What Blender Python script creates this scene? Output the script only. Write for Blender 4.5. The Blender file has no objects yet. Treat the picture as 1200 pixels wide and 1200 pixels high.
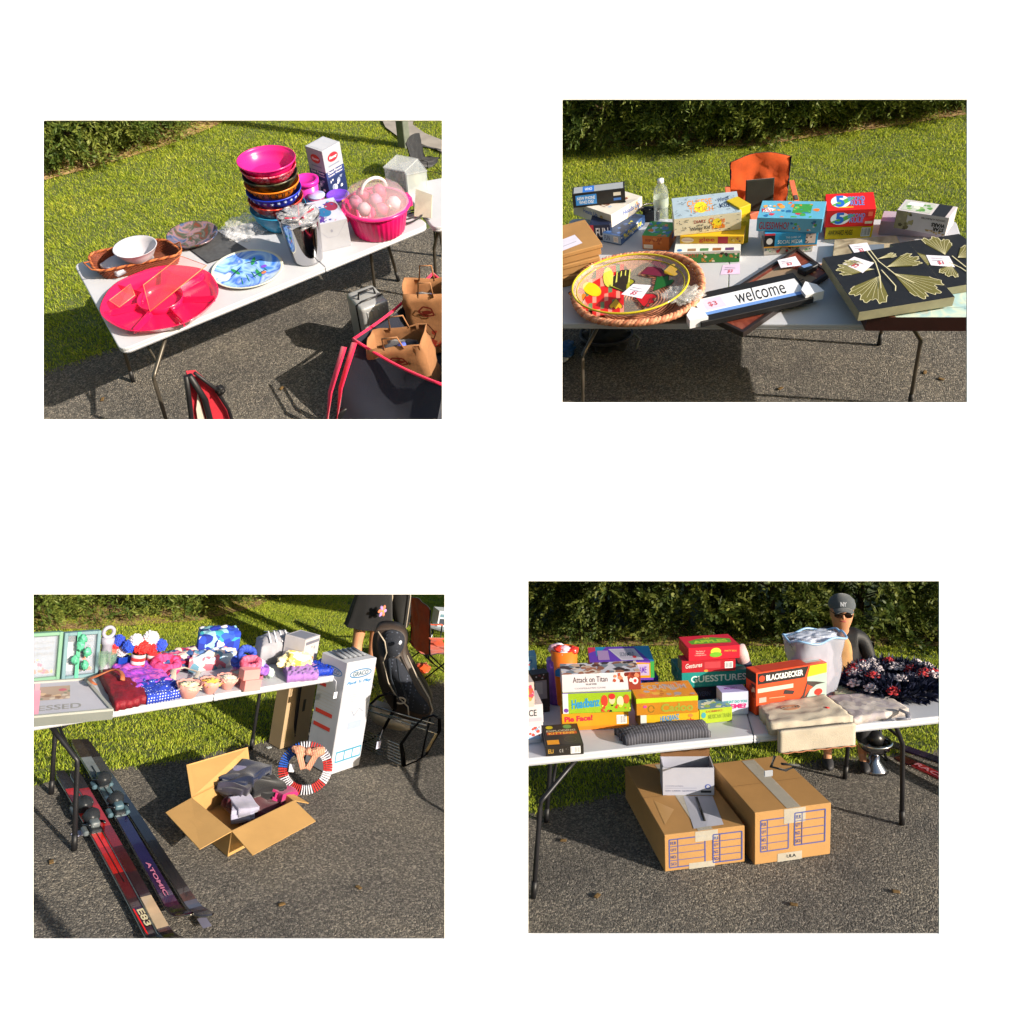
import bpy, bmesh, math, random
import numpy as np
from mathutils import Matrix, Vector, noise
random.seed(7)
PI = math.pi
sc = bpy.context.scene
COL = sc.collection
F = 900.0

# ---------------------------------------------------------------- materials
MATS = {}
def lin(h):
    h = h.lstrip('#'); c = [int(h[i:i+2], 16)/255 for i in (0, 2, 4)]
    return tuple((x/12.92 if x <= .04045 else ((x+.055)/1.055)**2.4) for x in c)
def newmat(key):
    m = bpy.data.materials.new(key); m.use_nodes = True
    nt = m.node_tree; b = nt.nodes['Principled BSDF']
    MATS[key] = m
    return m, nt, b
def nd(nt, t, **k):
    n = nt.nodes.new(t)
    for a, v in k.items():
        if a in n.inputs: n.inputs[a].default_value = v
        else: setattr(n, a, v)
    return n
def ramp(nt, fac, stops, interp='LINEAR'):
    r = nt.nodes.new('ShaderNodeValToRGB'); r.color_ramp.interpolation = interp
    el = r.color_ramp.elements
    while len(el) < len(stops): el.new(.5)
    for e, (p, c) in zip(el, stops):
        e.position = p; e.color = (*c, 1)
    nt.links.new(fac, r.inputs[0]); return r.outputs[0]
def scl(c, k): return tuple(min(1, x*k) for x in c)
def C(h, rough=.5, var=.12, scale=9., bump=0., bscale=120., metal=0., trans=0., ior=1.45, coat=0., sheen=0., alpha=1., sub=0.):
    key = f'{h}_{rough}_{var}_{scale}_{bump}_{bscale}_{metal}_{trans}_{coat}_{sheen}_{alpha}_{sub}'
    if key in MATS: return MATS[key]
    m, nt, b = newmat(key); c = lin(h)
    tc = nd(nt, 'ShaderNodeTexCoord')
    n = nd(nt, 'ShaderNodeTexNoise', Scale=scale, Detail=6., Roughness=.6)
    nt.links.new(tc.outputs['Object'], n.inputs['Vector'])
    col = ramp(nt, n.outputs['Fac'], [(.3, scl(c, 1-var)), (.7, scl(c, 1+var*.6))])
    nt.links.new(col, b.inputs['Base Color'])
    rr = nd(nt, 'ShaderNodeMapRange'); rr.inputs[3].default_value = max(0, rough-.07); rr.inputs[4].default_value = min(1, rough+.1)
    nt.links.new(n.outputs['Fac'], rr.inputs[0]); nt.links.new(rr.outputs[0], b.inputs['Roughness'])
    b.inputs['Metallic'].default_value = metal
    b.inputs['Transmission Weight'].default_value = trans; b.inputs['IOR'].default_value = ior
    b.inputs['Coat Weight'].default_value = coat; b.inputs['Sheen Weight'].default_value = sheen
    b.inputs['Alpha'].default_value = alpha
    if sub: b.inputs['Subsurface Weight'].default_value = sub; b.inputs['Subsurface Radius'].default_value = (.02, .008, .004)
    if bump:
        n2 = nd(nt, 'ShaderNodeTexNoise', Scale=bscale, Detail=4.)
        nt.links.new(tc.outputs['Object'], n2.inputs['Vector'])
        bp = nd(nt, 'ShaderNodeBump', Strength=bump, Distance=.004)
        nt.links.new(n2.outputs['Fac'], bp.inputs['Height']); nt.links.new(bp.outputs[0], b.inputs['Normal'])
    return m
def card(h): return C(h, rough=.42, var=.07, scale=14)
def paper(h): return C(h, rough=.8, var=.05)
def plast(h, rough=.3): return C(h, rough=rough, var=.05)
def cloth(h): return C(h, rough=.9, var=.2, bump=.5, bscale=260, sheen=.2)
def metalm(h, rough=.3): return C(h, rough=rough, var=.08, metal=1.)
def cboard(h='#a87e4e'): return C(h, rough=.8, var=.1, scale=5, bump=.15, bscale=90)
def thinclear(h='#ffffff', alpha=.3, rough=.12): return C(h, rough=rough, var=.02, alpha=alpha)
def mix_tex(key, cols, tex='voro', scale=40., rough=.85, bump=.3, stretch=(1, 1, 1), coord='Object'):
    if key in MATS: return MATS[key]
    m, nt, b = newmat(key)
    tc = nd(nt, 'ShaderNodeTexCoord'); mp = nd(nt, 'ShaderNodeMapping'); mp.inputs['Scale'].default_value = stretch
    nt.links.new(tc.outputs[coord], mp.inputs[0])
    st = [(i/len(cols), lin(c)) for i, c in enumerate(cols)]
    if tex == 'voro':
        wn = nd(nt, 'ShaderNodeTexNoise', Scale=scale*.7, Detail=2.)
        nt.links.new(mp.outputs[0], wn.inputs['Vector'])
        ad = nd(nt, 'ShaderNodeMix', data_type='RGBA'); ad.inputs[0].default_value = .06
        nt.links.new(mp.outputs[0], ad.inputs[6]); nt.links.new(wn.outputs['Color'], ad.inputs[7])
        v = nd(nt, 'ShaderNodeTexVoronoi', Scale=scale)
        nt.links.new(ad.outputs[2], v.inputs['Vector'])
        sp = nd(nt, 'ShaderNodeSeparateColor'); nt.links.new(v.outputs['Color'], sp.inputs[0]); fac = sp.outputs[0]
        col = ramp(nt, fac, st, 'CONSTANT')
    elif tex == 'dots':
        v = nd(nt, 'ShaderNodeTexVoronoi', Scale=scale, Randomness=.15)
        nt.links.new(mp.outputs[0], v.inputs['Vector'])
        col = ramp(nt, v.outputs['Distance'], [(0, lin(cols[1])), (.25, lin(cols[0]))], 'CONSTANT')
    elif tex == 'wave':
        w = nd(nt, 'ShaderNodeTexWave', Scale=scale, Distortion=.6)
        nt.links.new(mp.outputs[0], w.inputs['Vector'])
        col = ramp(nt, w.outputs['Fac'], st, 'CONSTANT')
    elif tex == 'noise':
        w = nd(nt, 'ShaderNodeTexNoise', Scale=scale, Detail=3., Distortion=1.)
        nt.links.new(mp.outputs[0], w.inputs['Vector'])
        n = len(cols); st = [(.3+.4*i/max(1, n-1), lin(c)) for i, c in enumerate(cols)]
        col = ramp(nt, w.outputs['Fac'], st, 'LINEAR')
    nt.links.new(col, b.inputs['Base Color']); b.inputs['Roughness'].default_value = rough
    if bump:
        n2 = nd(nt, 'ShaderNodeTexNoise', Scale=220., Detail=3.); nt.links.new(tc.outputs['Object'], n2.inputs['Vector'])
        bp = nd(nt, 'ShaderNodeBump', Strength=bump, Distance=.003)
        nt.links.new(n2.outputs['Fac'], bp.inputs['Height']); nt.links.new(bp.outputs[0], b.inputs['Normal'])
    return m
def asphalt():
    m, nt, b = newmat('asphalt')
    tc = nd(nt, 'ShaderNodeTexCoord')
    v = nd(nt, 'ShaderNodeTexVoronoi', Scale=100.); nt.links.new(tc.outputs['Object'], v.inputs['Vector'])
    v3 = nd(nt, 'ShaderNodeTexVoronoi', Scale=150.); nt.links.new(tc.outputs['Object'], v3.inputs['Vector'])
    sp = nd(nt, 'ShaderNodeSeparateColor'); nt.links.new(v.outputs['Color'], sp.inputs[0])
    col = ramp(nt, sp.outputs[0], [(0, (.04, .039, .04)), (.35, (.12, .112, .103)), (.7, (.22, .2, .172)), (.93, (.5, .45, .38))])
    sp2 = nd(nt, 'ShaderNodeSeparateColor'); nt.links.new(v3.outputs['Color'], sp2.inputs[0])
    col2 = ramp(nt, sp2.outputs[1], [(0, (.08, .075, .07)), (.6, (.15, .135, .115)), (.95, (.34, .3, .25))])
    mx = nd(nt, 'ShaderNodeMix', data_type='RGBA'); mx.inputs[0].default_value = .4
    nt.links.new(col, mx.inputs[6]); nt.links.new(col2, mx.inputs[7])
    n = nd(nt, 'ShaderNodeTexNoise', Scale=1.3, Detail=4.); nt.links.new(tc.outputs['Object'], n.inputs['Vector'])
    pat = ramp(nt, n.outputs['Fac'], [(.3, (.55, .56, .6)), (.5, (.9, .9, .9)), (.7, (1.1, 1.08, 1.02))])
    mu = nd(nt, 'ShaderNodeMix', data_type='RGBA', blend_type='MULTIPLY'); mu.inputs[0].default_value = 1
    nt.links.new(mx.outputs[2], mu.inputs[6]); nt.links.new(pat, mu.inputs[7])
    nt.links.new(mu.outputs[2], b.inputs['Base Color']); b.inputs['Roughness'].default_value = .85
    ad = nd(nt, 'ShaderNodeMath', operation='ADD'); nt.links.new(v.outputs['Distance'], ad.inputs[0]); nt.links.new(v3.outputs['Distance'], ad.inputs[1])
    iv = nd(nt, 'ShaderNodeMath', operation='MULTIPLY'); iv.inputs[1].default_value = -1; nt.links.new(ad.outputs[0], iv.inputs[0])
    bp = nd(nt, 'ShaderNodeBump', Strength=1., Distance=.016)
    nt.links.new(iv.outputs[0], bp.inputs['Height']); nt.links.new(bp.outputs[0], b.inputs['Normal'])
    return m
def soilgrass():
    m, nt, b = newmat('soil_grass')
    tc = nd(nt, 'ShaderNodeTexCoord')
    n = nd(nt, 'ShaderNodeTexNoise', Scale=30., Detail=8.); nt.links.new(tc.outputs['Object'], n.inputs['Vector'])
    col = ramp(nt, n.outputs['Fac'], [(.3, (.03, .04, .01)), (.5, (.07, .1, .02)), (.7, (.14, .13, .05))])
    nt.links.new(col, b.inputs['Base Color']); b.inputs['Roughness'].default_value = .95
    return m
def leafmat(key, a, bcol, c3, nscale=1.2, trans=.35):
    m, nt, b = newmat(key)
    at = nd(nt, 'ShaderNodeAttribute', attribute_name='tint')
    tc = nd(nt, 'ShaderNodeTexCoord')
    n = nd(nt, 'ShaderNodeTexNoise', Scale=nscale, Detail=5.); nt.links.new(tc.outputs['Object'], n.inputs['Vector'])
    ad = nd(nt, 'ShaderNodeMath', operation='MULTIPLY_ADD'); ad.inputs[1].default_value = .55; nt.links.new(at.outputs['Fac'], ad.inputs[0])
    sb = nd(nt, 'ShaderNodeMath', operation='MULTIPLY'); sb.inputs[1].default_value = .5; nt.links.new(n.outputs['Fac'], sb.inputs[0])
    nt.links.new(sb.outputs[0], ad.inputs[2])
    col = ramp(nt, ad.outputs[0], [(.15, a), (.5, bcol), (.85, c3)])
    nt.links.new(col, b.inputs['Base Color']); b.inputs['Roughness'].default_value = .55
    b.inputs['Specular IOR Level'].default_value = .3
    tr = nd(nt, 'ShaderNodeBsdfTranslucent'); nt.links.new(col, tr.inputs[0])
    mx = nd(nt, 'ShaderNodeMixShader'); mx.inputs[0].default_value = trans
    nt.links.new(b.outputs[0], mx.inputs[1]); nt.links.new(tr.outputs[0], mx.inputs[2])
    nt.links.new(mx.outputs[0], nt.nodes['Material Output'].inputs[0])
    return m

# ---------------------------------------------------------------- plots (each picture's place)
def rod(r):
    r = np.array(r); a = np.linalg.norm(r); k = r/a
    K = np.array([[0, -k[2], k[1]], [k[2], 0, -k[0]], [-k[1], k[0], 0]])
    return np.eye(3)+np.sin(a)*K+(1-np.cos(a))*K@K
A0 = np.array([[1, 0, 0], [0, 0, 1], [0, -1, 0.]])
class Plot:
    def __init__(s, p, k=1.):   # k: how large the plot is in the shared world
        s.R = rod(p[:3]); s.t = np.array(p[3:6]); s.o = -s.R.T@s.t
        W = A0@s.R*k; T = A0@s.t*k
        s.M = Matrix([[*W[i], T[i]] for i in range(3)]+[[0, 0, 0, 1]])
        s.roots = []
    def P(s, x, y, h=0.):
        d = s.R.T@np.array([(x-600)/F, (y-600)/F, 1.]); k = (h-s.o[2])/d[2]
        return Vector((s.o+k*d).tolist())
    def px(s, v):
        c = s.R@np.array(v)+s.t; return (F*c[0]/c[2]+600, F*c[1]/c[2]+600)
    def H(s, b, y):
        c = s.R@np.array(b)+s.t; u = s.R[:, 2]; m = (y-600)/F
        return float((m*c[2]-c[1])/(u[1]-m*u[2]))
    def near(s, v, h):   # horizontal direction from v towards the viewer
        d = Vector((s.o[0]-v[0], s.o[1]-v[1], 0)); return d.normalized()
    def W(s, x0, x1, y, h):
        return (s.P(x0, y, h)-s.P(x1, y, h)).length

# ---------------------------------------------------------------- mesh builder
TXT = {}
def text_geo(s, bold=.0, shear=0.):
    k = (s, bold, shear)
    if k in TXT: return TXT[k]
    cu = bpy.data.curves.new('writing', 'FONT'); cu.body = s; cu.offset = bold; cu.shear = shear; cu.resolution_u = 3
    ob = bpy.data.objects.new('writing', cu); COL.objects.link(ob)
    dg = bpy.context.evaluated_depsgraph_get(); me = bpy.data.meshes.new_from_object(ob.evaluated_get(dg))
    vs = np.array([v.co[:] for v in me.vertices]) if len(me.vertices) else np.zeros((1, 3)); fs = [tuple(p.vertices) for p in me.polygons]
    bpy.data.objects.remove(ob); bpy.data.curves.remove(cu); bpy.data.meshes.remove(me)
    lo, hi = vs.min(0), vs.max(0); sp = np.maximum(hi-lo, 1e-6)
    TXT[k] = ((vs[:, :2]-lo[:2])/sp[:2], fs); return TXT[k]
class MB:
    def __init__(s): s.v = []; s.f = []; s.mi = []; s.sm = []; s.m = []
    def mat(s, m):
        if m not in s.m: s.m.append(m)
        return s.m.index(m)
    def add(s, vs, fs, m, smooth=False, X=None):
        o = len(s.v)
        if X is not None: vs = [X@Vector(v) for v in vs]
        s.v += [tuple(v) for v in vs]; i = s.mat(m)
        for f in fs: s.f.append(tuple(o+k for k in f)); s.mi.append(i); s.sm.append(smooth)
        return s
    def bm(s, bm, m, smooth=False, X=None):
        bm.verts.index_update()
        s.add([v.co.copy() for v in bm.verts], [[v.index for v in f.verts] for f in bm.faces], m, smooth, X); bm.free(); return s
    def box(s, c, sz, m, bev=0., rz=0., X=None, taper=1., seg=1):
        b = bmesh.new(); bmesh.ops.create_cube(b, size=1)
        for v in b.verts:
            k = taper if v.co.z < 0 else 1
            v.co = Vector((v.co.x*sz[0]*k, v.co.y*sz[1]*k, v.co.z*sz[2]))
        if bev: bmesh.ops.bevel(b, geom=b.edges[:], offset=bev, segments=seg, affect='EDGES', profile=.6)
        M = Matrix.Translation(c)@Matrix.Rotation(rz, 4, 'Z')
        if X is not None: M = X@M
        return s.bm(b, m, bev > 0 and seg > 1, M)
    def tube(s, pts, r, m, n=8, closed=False, X=None, flat=1.):
        pts = [Vector(p) for p in pts]; N = len(pts); vs = []; fs = []
        rs = r if isinstance(r, (list, tuple)) else [r]*N
        up = Vector((.123, .37, 1)).normalized()
        for i, p in enumerate(pts):
            a = pts[i-1] if (i or closed) else p; b = pts[(i+1) % N] if (i < N-1 or closed) else p
            d = (b-a).normalized(); x = d.cross(up)
            if x.length < 1e-3: x = d.cross(Vector((1, 0, 0)))
            x.normalize(); y = d.cross(x)
            for k in range(n):
                t = 2*PI*k/n; vs.append(p+(x*math.cos(t)+y*math.sin(t)*flat)*rs[i])
        for i in range(N if closed else N-1):
            j = (i+1) % N
            for k in range(n): fs.append((i*n+k, i*n+(k+1) % n, j*n+(k+1) % n, j*n+k))
        if not closed: fs.append(tuple(range(n))[::-1]); fs.append(tuple((N-1)*n+k for k in range(n)))
        return s.add(vs, fs, m, True, X)
    def lathe(s, prof, m, n=40, X=None, sx=1., sy=1., rip=0., ripn=0, smooth=True):
        vs = []; fs = []; N = len(prof)
        for r, z in prof:
            for k in range(n):
                t = 2*PI*k/n; q = r*(1+rip*math.cos(ripn*t)); vs.append((q*math.cos(t)*sx, q*math.sin(t)*sy, z))
        for i in range(N-1):
            for k in range(n): fs.append((i*n+k, i*n+(k+1) % n, (i+1)*n+(k+1) % n, (i+1)*n+k))
        return s.add(vs, fs, m, smooth, X)
    def poly(s, pts, z0, z1, m, X=None, inset=0.):   # extruded outline in xy
        n = len(pts); vs = [(p[0], p[1], z0) for p in pts]+[(p[0], p[1], z1) for p in pts]
        fs = [tuple(range(n))[::-1], tuple(range(n, 2*n))]+[(i, (i+1) % n, n+(i+1) % n, n+i) for i in range(n)]
        return s.add(vs, fs, m, False, X)
    def blob(s, sz, m, seed=0, amp=.12, fr=3., sub=4, X=None, flat=None, sq=1.):
        b = bmesh.new(); bmesh.ops.create_icosphere(b, subdivisions=sub, radius=1)
        o = Vector((seed*7.1, seed*3.3, seed))
        for v in b.verts:
            d = v.co.copy()
            if sq != 1.: d = Vector([math.copysign(abs(q)**sq, q) for q in d])
            k = 1+amp*noise.noise(v.co*fr+o)+amp*.5*noise.noise(v.co*fr*2.7+o)
            d = d*k; v.co = Vector((d.x*sz[0], d.y*sz[1], d.z*sz[2]))
            if flat is not None and v.co.z < flat*sz[2]: v.co.z = flat*sz[2]+(v.co.z-flat*sz[2])*.08
        return s.bm(b, m, True, X)
    def sheet(s, w, d, th, m, seed=0, amp=.01, fr=8., nx=24, ny=16, X=None, drape=None, edge=.0):
        vs = []; fs = []; o = Vector((seed*5.3, seed, 0))
        for top in (1, 0):
            for j in range(ny+1):
                for i in range(nx+1):
                    x = (i/nx-.5)*w; y = (j/ny-.5)*d
                    z = amp*(noise.noise(Vector((x*fr, y*fr, 0))+o)+1)
                    x2 = x+edge*noise.noise(Vector((y*6, 3, 0))+o); y2 = y+edge*noise.noise(Vector((x*6, 9, 0))+o)
                    z = (z+th) if top else 0
                    if drape: x2, y2, z = drape(x2, y2, z)
                    vs.append((x2, y2, z))
        n = (nx+1)*(ny+1); g = lambda i, j: j*(nx+1)+i
        for j in range(ny):
            for i in range(nx):
                fs.append((g(i, j), g(i+1, j), g(i+1, j+1), g(i, j+1))); fs.append(tuple(n+k for k in (g(i, j), g(i, j+1), g(i+1, j+1), g(i+1, j))))
        for i in range(nx): fs.append((g(i, 0), n+g(i, 0), n+g(i+1, 0), g(i+1, 0))); fs.append((g(i, ny), g(i+1, ny), n+g(i+1, ny), n+g(i, ny)))
        for j in range(ny): fs.append((g(0, j), g(0, j+1), n+g(0, j+1), n+g(0, j))); fs.append((g(nx, j), n+g(nx, j), n+g(nx, j+1), g(nx, j+1)))
        return s.add(vs, fs, m, True, X)
    # ---- print on a rectangle: O origin, U, V edge vectors
    def deco(s, O, U, V, items, lay=.00012):
        O, U, V = Vector(O), Vector(U), Vector(V); N = U.cross(V).normalized()
        def pt(u, v, e): return O+U*u+V*v+N*e
        L = 0
        for it in items:
            L += 1; e = .0005+lay*L; k = it[0]
            if k == 'r':
                _, a, b, c, d, col = it; s.add([pt(a, b, e), pt(c, b, e), pt(c, d, e), pt(a, d, e)], [(0, 1, 2, 3)], card(col) if isinstance(col, str) else col)
            elif k == 'p':
                _, ps, col = it; s.add([pt(a, b, e) for a, b in ps], [tuple(range(len(ps)))], card(col) if isinstance(col, str) else col)
            elif k == 'e':
                _, a, b, rx, ry, col = it; n = 20
                s.add([pt(a+rx*math.cos(2*PI*i/n), b+ry*math.sin(2*PI*i/n), e) for i in range(n)], [tuple(range(n))], card(col))
            elif k == 'l':
                _, ps, wd, col = it
                for (a, b), (c, d) in zip(ps[:-1], ps[1:]):
                    p, q = pt(a, b, e), pt(c, d, e); t = N.cross(q-p).normalized()*wd*.5
                    s.add([p-t, q-t, q+t, p+t], [(0, 1, 2, 3)], card(col))
            elif k == 't':
                _, tx, a, b, c, d, col = it[:7]; kw = it[7] if len(it) > 7 else {}
                vs, fs = text_geo(tx, kw.get('b', .015), kw.get('s', 0.)); tl = kw.get('tilt', 0.)
                P = []
                for u, v in vs:
                    uu, vv = a+(c-a)*u, b+(d-b)*v
                    if kw.get('flip'): uu, vv = a+(c-a)*(1-u), b+(d-b)*(1-v)
                    vv += tl*(u-.5); P.append(pt(uu, vv, e))
                s.add(P, fs, card(col))
            elif k == 'n':      # scattered printed shapes
                _, seed, cnt, a, b, c, d, cols, size = it; R = random.Random(seed)
                for q in range(cnt):
                    x, y = R.uniform(a, c), R.uniform(b, d); r = R.uniform(.4, 1)*size; ph = R.uniform(0, 6); n = R.choice([5, 7, 9])
                    ul, vl = U.length, V.length
                    ps = []
                    for i in range(n):
                        t = ph+2*PI*i/n; rr = r*R.uniform(.55, 1)
                        ps.append((min(c, max(a, x+rr*math.cos(t)/ul)), min(d, max(b, y+rr*math.sin(t)/vl))))
                    s.add([pt(u, v, e+q*2e-6) for u, v in ps], [tuple(range(n))], card(R.choice(cols)))
            elif k == 'bars':
                _, a, b, c, d = it; s.add([pt(a, b, e), pt(c, b, e), pt(c, d, e), pt(a, d, e)], [(0, 1, 2, 3)], card('#e8e8e8'))
                for i in range(9):
                    x = a+(c-a)*(i+.7)/10; w = (c-a)*random.uniform(.02, .06)
                    s.add([pt(x, b+(d-b)*.1, e+.00006), pt(x+w, b+(d-b)*.1, e+.00006), pt(x+w, d-(d-b)*.1, e+.00006), pt(x, d-(d-b)*.1, e+.00006)], [(0, 1, 2, 3)], card('#181818'))
        return s
    def faces(s, w, d, z0, z1, deco):
        e = .0003
        fr = {'front': ((-w/2, -d/2-e, z0), (w, 0, 0), (0, 0, z1-z0)), 'top': ((-w/2, -d/2, z1+e), (w, 0, 0), (0, d, 0)),
              'left': ((-w/2-e, d/2, z0), (0, -d, 0), (0, 0, z1-z0)), 'right': ((w/2+e, -d/2, z0), (0, d, 0), (0, 0, z1-z0))}
        for k, items in deco.items(): s.deco(*fr[k], items)
        return s
    def build(s, name, parent=None):
        me = bpy.data.meshes.new(name); me.from_pydata(s.v, [], s.f)
        for m in s.m: me.materials.append(m)
        me.polygons.foreach_set('material_index', s.mi); me.polygons.foreach_set('use_smooth', s.sm)
        me.validate(); me.update()
        o = bpy.data.objects.new(name, me); COL.objects.link(o)
        if parent is not None: o.parent = parent
        return o

def tag(o, label=None, cat=None, group=None, kind=None):
    if label: o['label'] = label
    if cat: o['category'] = cat
    if group: o['group'] = group
    if kind: o['kind'] = kind
    return o
def put(D, o, loc=(0, 0, 0), rz=0., tilt=None):
    M = Matrix.Translation(Vector(loc))@Matrix.Rotation(rz, 4, 'Z')
    if tilt is not None: M = M@tilt
    o.matrix_world = D.M@M; D.roots.append(o); return o
def thing(D, name, label, cat, loc=(0, 0, 0), rz=0., group=None, tilt=None):
    o = bpy.data.objects.new(name, None); o.empty_display_size = .1; COL.objects.link(o)
    tag(o, label, cat, group); return put(D, o, loc, rz, tilt)
def single(D, mb, name, label, cat, loc=(0, 0, 0), rz=0., group=None, tilt=None, kind=None):
    o = mb.build(name); tag(o, label, cat, group, kind); return put(D, o, loc, rz, tilt)
def copy_tree(o, parent=None):
    c = o.copy(); COL.objects.link(c)
    if parent is not None: c.parent = parent
    for ch in list(o.children): copy_tree(ch, c)
    return c

def placebox(D, h, pl, pr, ytop, back=None, d=None, hh=None):
    """corner pixels of the bottom front edge at height h -> centre, yaw, w, d, height"""
    A, B = D.P(*pl, h), D.P(*pr, h); u = (B-A); w = u.length; u.normalize(); n = Vector((-u.y, u.x, 0))
    H = hh if hh is not None else D.H(A, ytop)
    if d is None:
        Q = D.P(back[0], back[1], h+H); d = max(.03, (Q-A).dot(n))
    c = (A+B)/2+n*d/2
    return c, math.atan2(u.y, u.x), w, d, H
def gamebox(D, h, pl, pr, ytop, label, col, deco, back=None, d=None, basecol=None, name='board_game_box', cat='game box', group=None, lidf=.14, hh=None, mat=None):
    c, rz, w, dd, H = placebox(D, h, pl, pr, ytop, back, d, hh)
    t = thing(D, name, label, cat, c, rz, group)
    m = mat or card
    mb = MB(); z0 = H*lidf
    mb.box((0, 0, (z0+H)/2), (w, dd, H-z0), m(col), bev=.0015)
    mb.faces(w, dd, z0, H, deco); mb.build('lid', t)
    mb = MB(); mb.box((0, 0, H*.25), (w-.005, dd-.005, H*.5), m(basecol or col), bev=.001); mb.build('base', t)
    print('BOX', label[:34], 'w%.2f d%.2f h%.3f' % (w, dd, H))
    return t, h+H, (c, rz, w, dd, H)
def pbox(D, h, pl, pr, ytop, label, col, deco, back=None, d=None, name='box', cat='box', group=None, mat=None, hh=None, bev=.002):
    c, rz, w, dd, H = placebox(D, h, pl, pr, ytop, back, d, hh)
    mb = MB(); mb.box((0, 0, H/2), (w, dd, H), (mat or card)(col), bev=bev); mb.faces(w, dd, 0, H, deco)
    print('PBOX', label[:34], 'w%.2f d%.2f h%.3f' % (w, dd, H))
    return single(D, mb, name, label, cat, c, rz, group), h+H, (c, rz, w, dd, H)

# ---------------------------------------------------------------- folding table from its outline on the table plane
WHITE = C('#b6b9c2', rough=.38, var=.05, scale=6, bump=.12, bscale=300)
STEEL = C('#5b554c', rough=.35, var=.15, metal=.6)
STEEL_D = C('#2c2c30', rough=.4, var=.15, metal=.5)
TH = .742
def rounded(ps, r, n=6):
    out = []; N = len(ps)
    for i in range(N):
        p, a, b = ps[i], ps[i-1], ps[(i+1) % N]; ri = r[i]
        if ri < 1e-4: out.append(p); continue
        da, db = (a-p).normalized(), (b-p).normalized()
        p0, p1 = p+da*ri, p+db*ri
        for k in range(n+1):
            t = k/n; out.append((1-t)**2*p0+2*t*(1-t)*p+t*t*p1)
    return out
def inset(ps, e):
    N = len(ps); out = []
    for i in range(N):
        a, p, b = ps[i-1], ps[i], ps[(i+1) % N]
        d1 = (p-a); d2 = (b-p)
        n1 = Vector((-d1.y, d1.x)).normalized() if d1.length > 1e-6 else Vector((0, 0)); n2 = Vector((-d2.y, d2.x)).normalized() if d2.length > 1e-6 else n1
        out.append(p+(n1+n2).normalized()*e if (n1+n2).length > 1e-6 else p)
    return out
def folding_table(D, label, FL, FR, BR, BL, seam, feet, legmat, group='white folding tables set up along the kerb', htop=TH, mid=.35):
    """FL.. pixels of table-top corners; seam = (front pixel x, back fraction); feet = list of (end, side, pixel)"""
    v = [D.P(*p, htop) for p in (FL, FR, BR, BL)]; o = (v[0]+v[1]+v[2]+v[3])/4
    q = [Vector((p.x-o.x, p.y-o.y)) for p in v]
    t = thing(D, 'folding_table', label, 'folding table', (o.x, o.y, 0), 0, group)
    sf = q[0].lerp(q[1], seam); sb = q[3].lerp(q[2], seam)
    g = (q[1]-q[0]).normalized()*.0015
    for half in ([q[0], sf-g, sb-g, q[3]], [sf+g, q[1], q[2], sb+g]):
        rr = [.07, .004, .004, .07] if half[0] == q[0] else [.004, .07, .07, .004]
        out = rounded(half, rr); mb = MB(); n = len(out); vs = []; fs = []
        for e, z in ((.006, 0), (.0015, -.003), (0, -.008), (0, -.02), (.004, -.023), (.001, -.027), (0, -.034), (.006, -.045), (.03, -.045), (.034, -.028)):
            vs += [(p.x, p.y, htop+z) for p in inset(out, e)]
        R = 10
        for k in range(R-1):
            for i in range(n): fs.append((k*n+i, (k+1)*n+i, (k+1)*n+(i+1) % n, k*n+(i+1) % n))
        fs.append(tuple(range(n))); fs.append(tuple((R-1)*n+i for i in range(n))[::-1])
        mb.add(vs, fs, WHITE); mb.build('table_panel', t)
    ends = {}
    for end, side, p in feet:
        f = D.P(*p, .004); f = Vector((f.x-o.x, f.y-o.y, .004)); ends.setdefault(end, []).append((side, f))
    for end, lst in ends.items():
        tops = []
        for side, f in lst:
            a, b = (q[0], q[1]); a2, b2 = (q[3], q[2]); fr = 1 if end == 1 else 0
            # top of the leg: near the table edge above the foot
            u = .16 if end == 0 else .84
            e0 = a.lerp(b, u); e1 = a2.lerp(b2, u); tp = e0.lerp(e1, .16 if side == 0 else .84)
            T = Vector((tp.x, tp.y, htop-.045)); K = Vector((f.x*.8+T.x*.2, f.y*.8+T.y*.2, htop*(1-mid)))
            mb = MB(); mb.tube([T, T.lerp(K, .5), K.lerp(T, .08), K, K.lerp(f, .06), K.lerp(f, .5), f], .0135, legmat, n=10)
            mb.tube([f+Vector((0, 0, .0)), f+(K-f).normalized()*.09], .016, plast('#17171a', .5), n=10); mb.build('leg', t); tops.append((T, K, f))
        if len(tops) == 2:
            mb = MB()
            for z in (.12, .75): mb.tube([tops[0][0].lerp(tops[0][1], z), tops[1][0].lerp(tops[1][1], z)], .009, legmat)
            mb.build('crossbar', t)
        T = sum((x[0] for x in tops), Vector())/len(tops); K = sum((x[1] for x in tops), Vector())/len(tops)
        cen = Vector(((q[0]+q[1]+q[2]+q[3])/4).to_3d()); 
        into = (cen-T); into.z = 0
        mb = MB(); E = T+into*.55
        mb.tube([T.lerp(K, .75), T.lerp(K, .6)+into*.12, E], .007, legmat); mb.tube([E-Vector((into.y, -into.x, 0)).normalized()*.12, E+Vector((into.y, -into.x, 0)).normalized()*.12], .007, legmat)
        mb.build('leg_brace', t)
    return t

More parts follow.
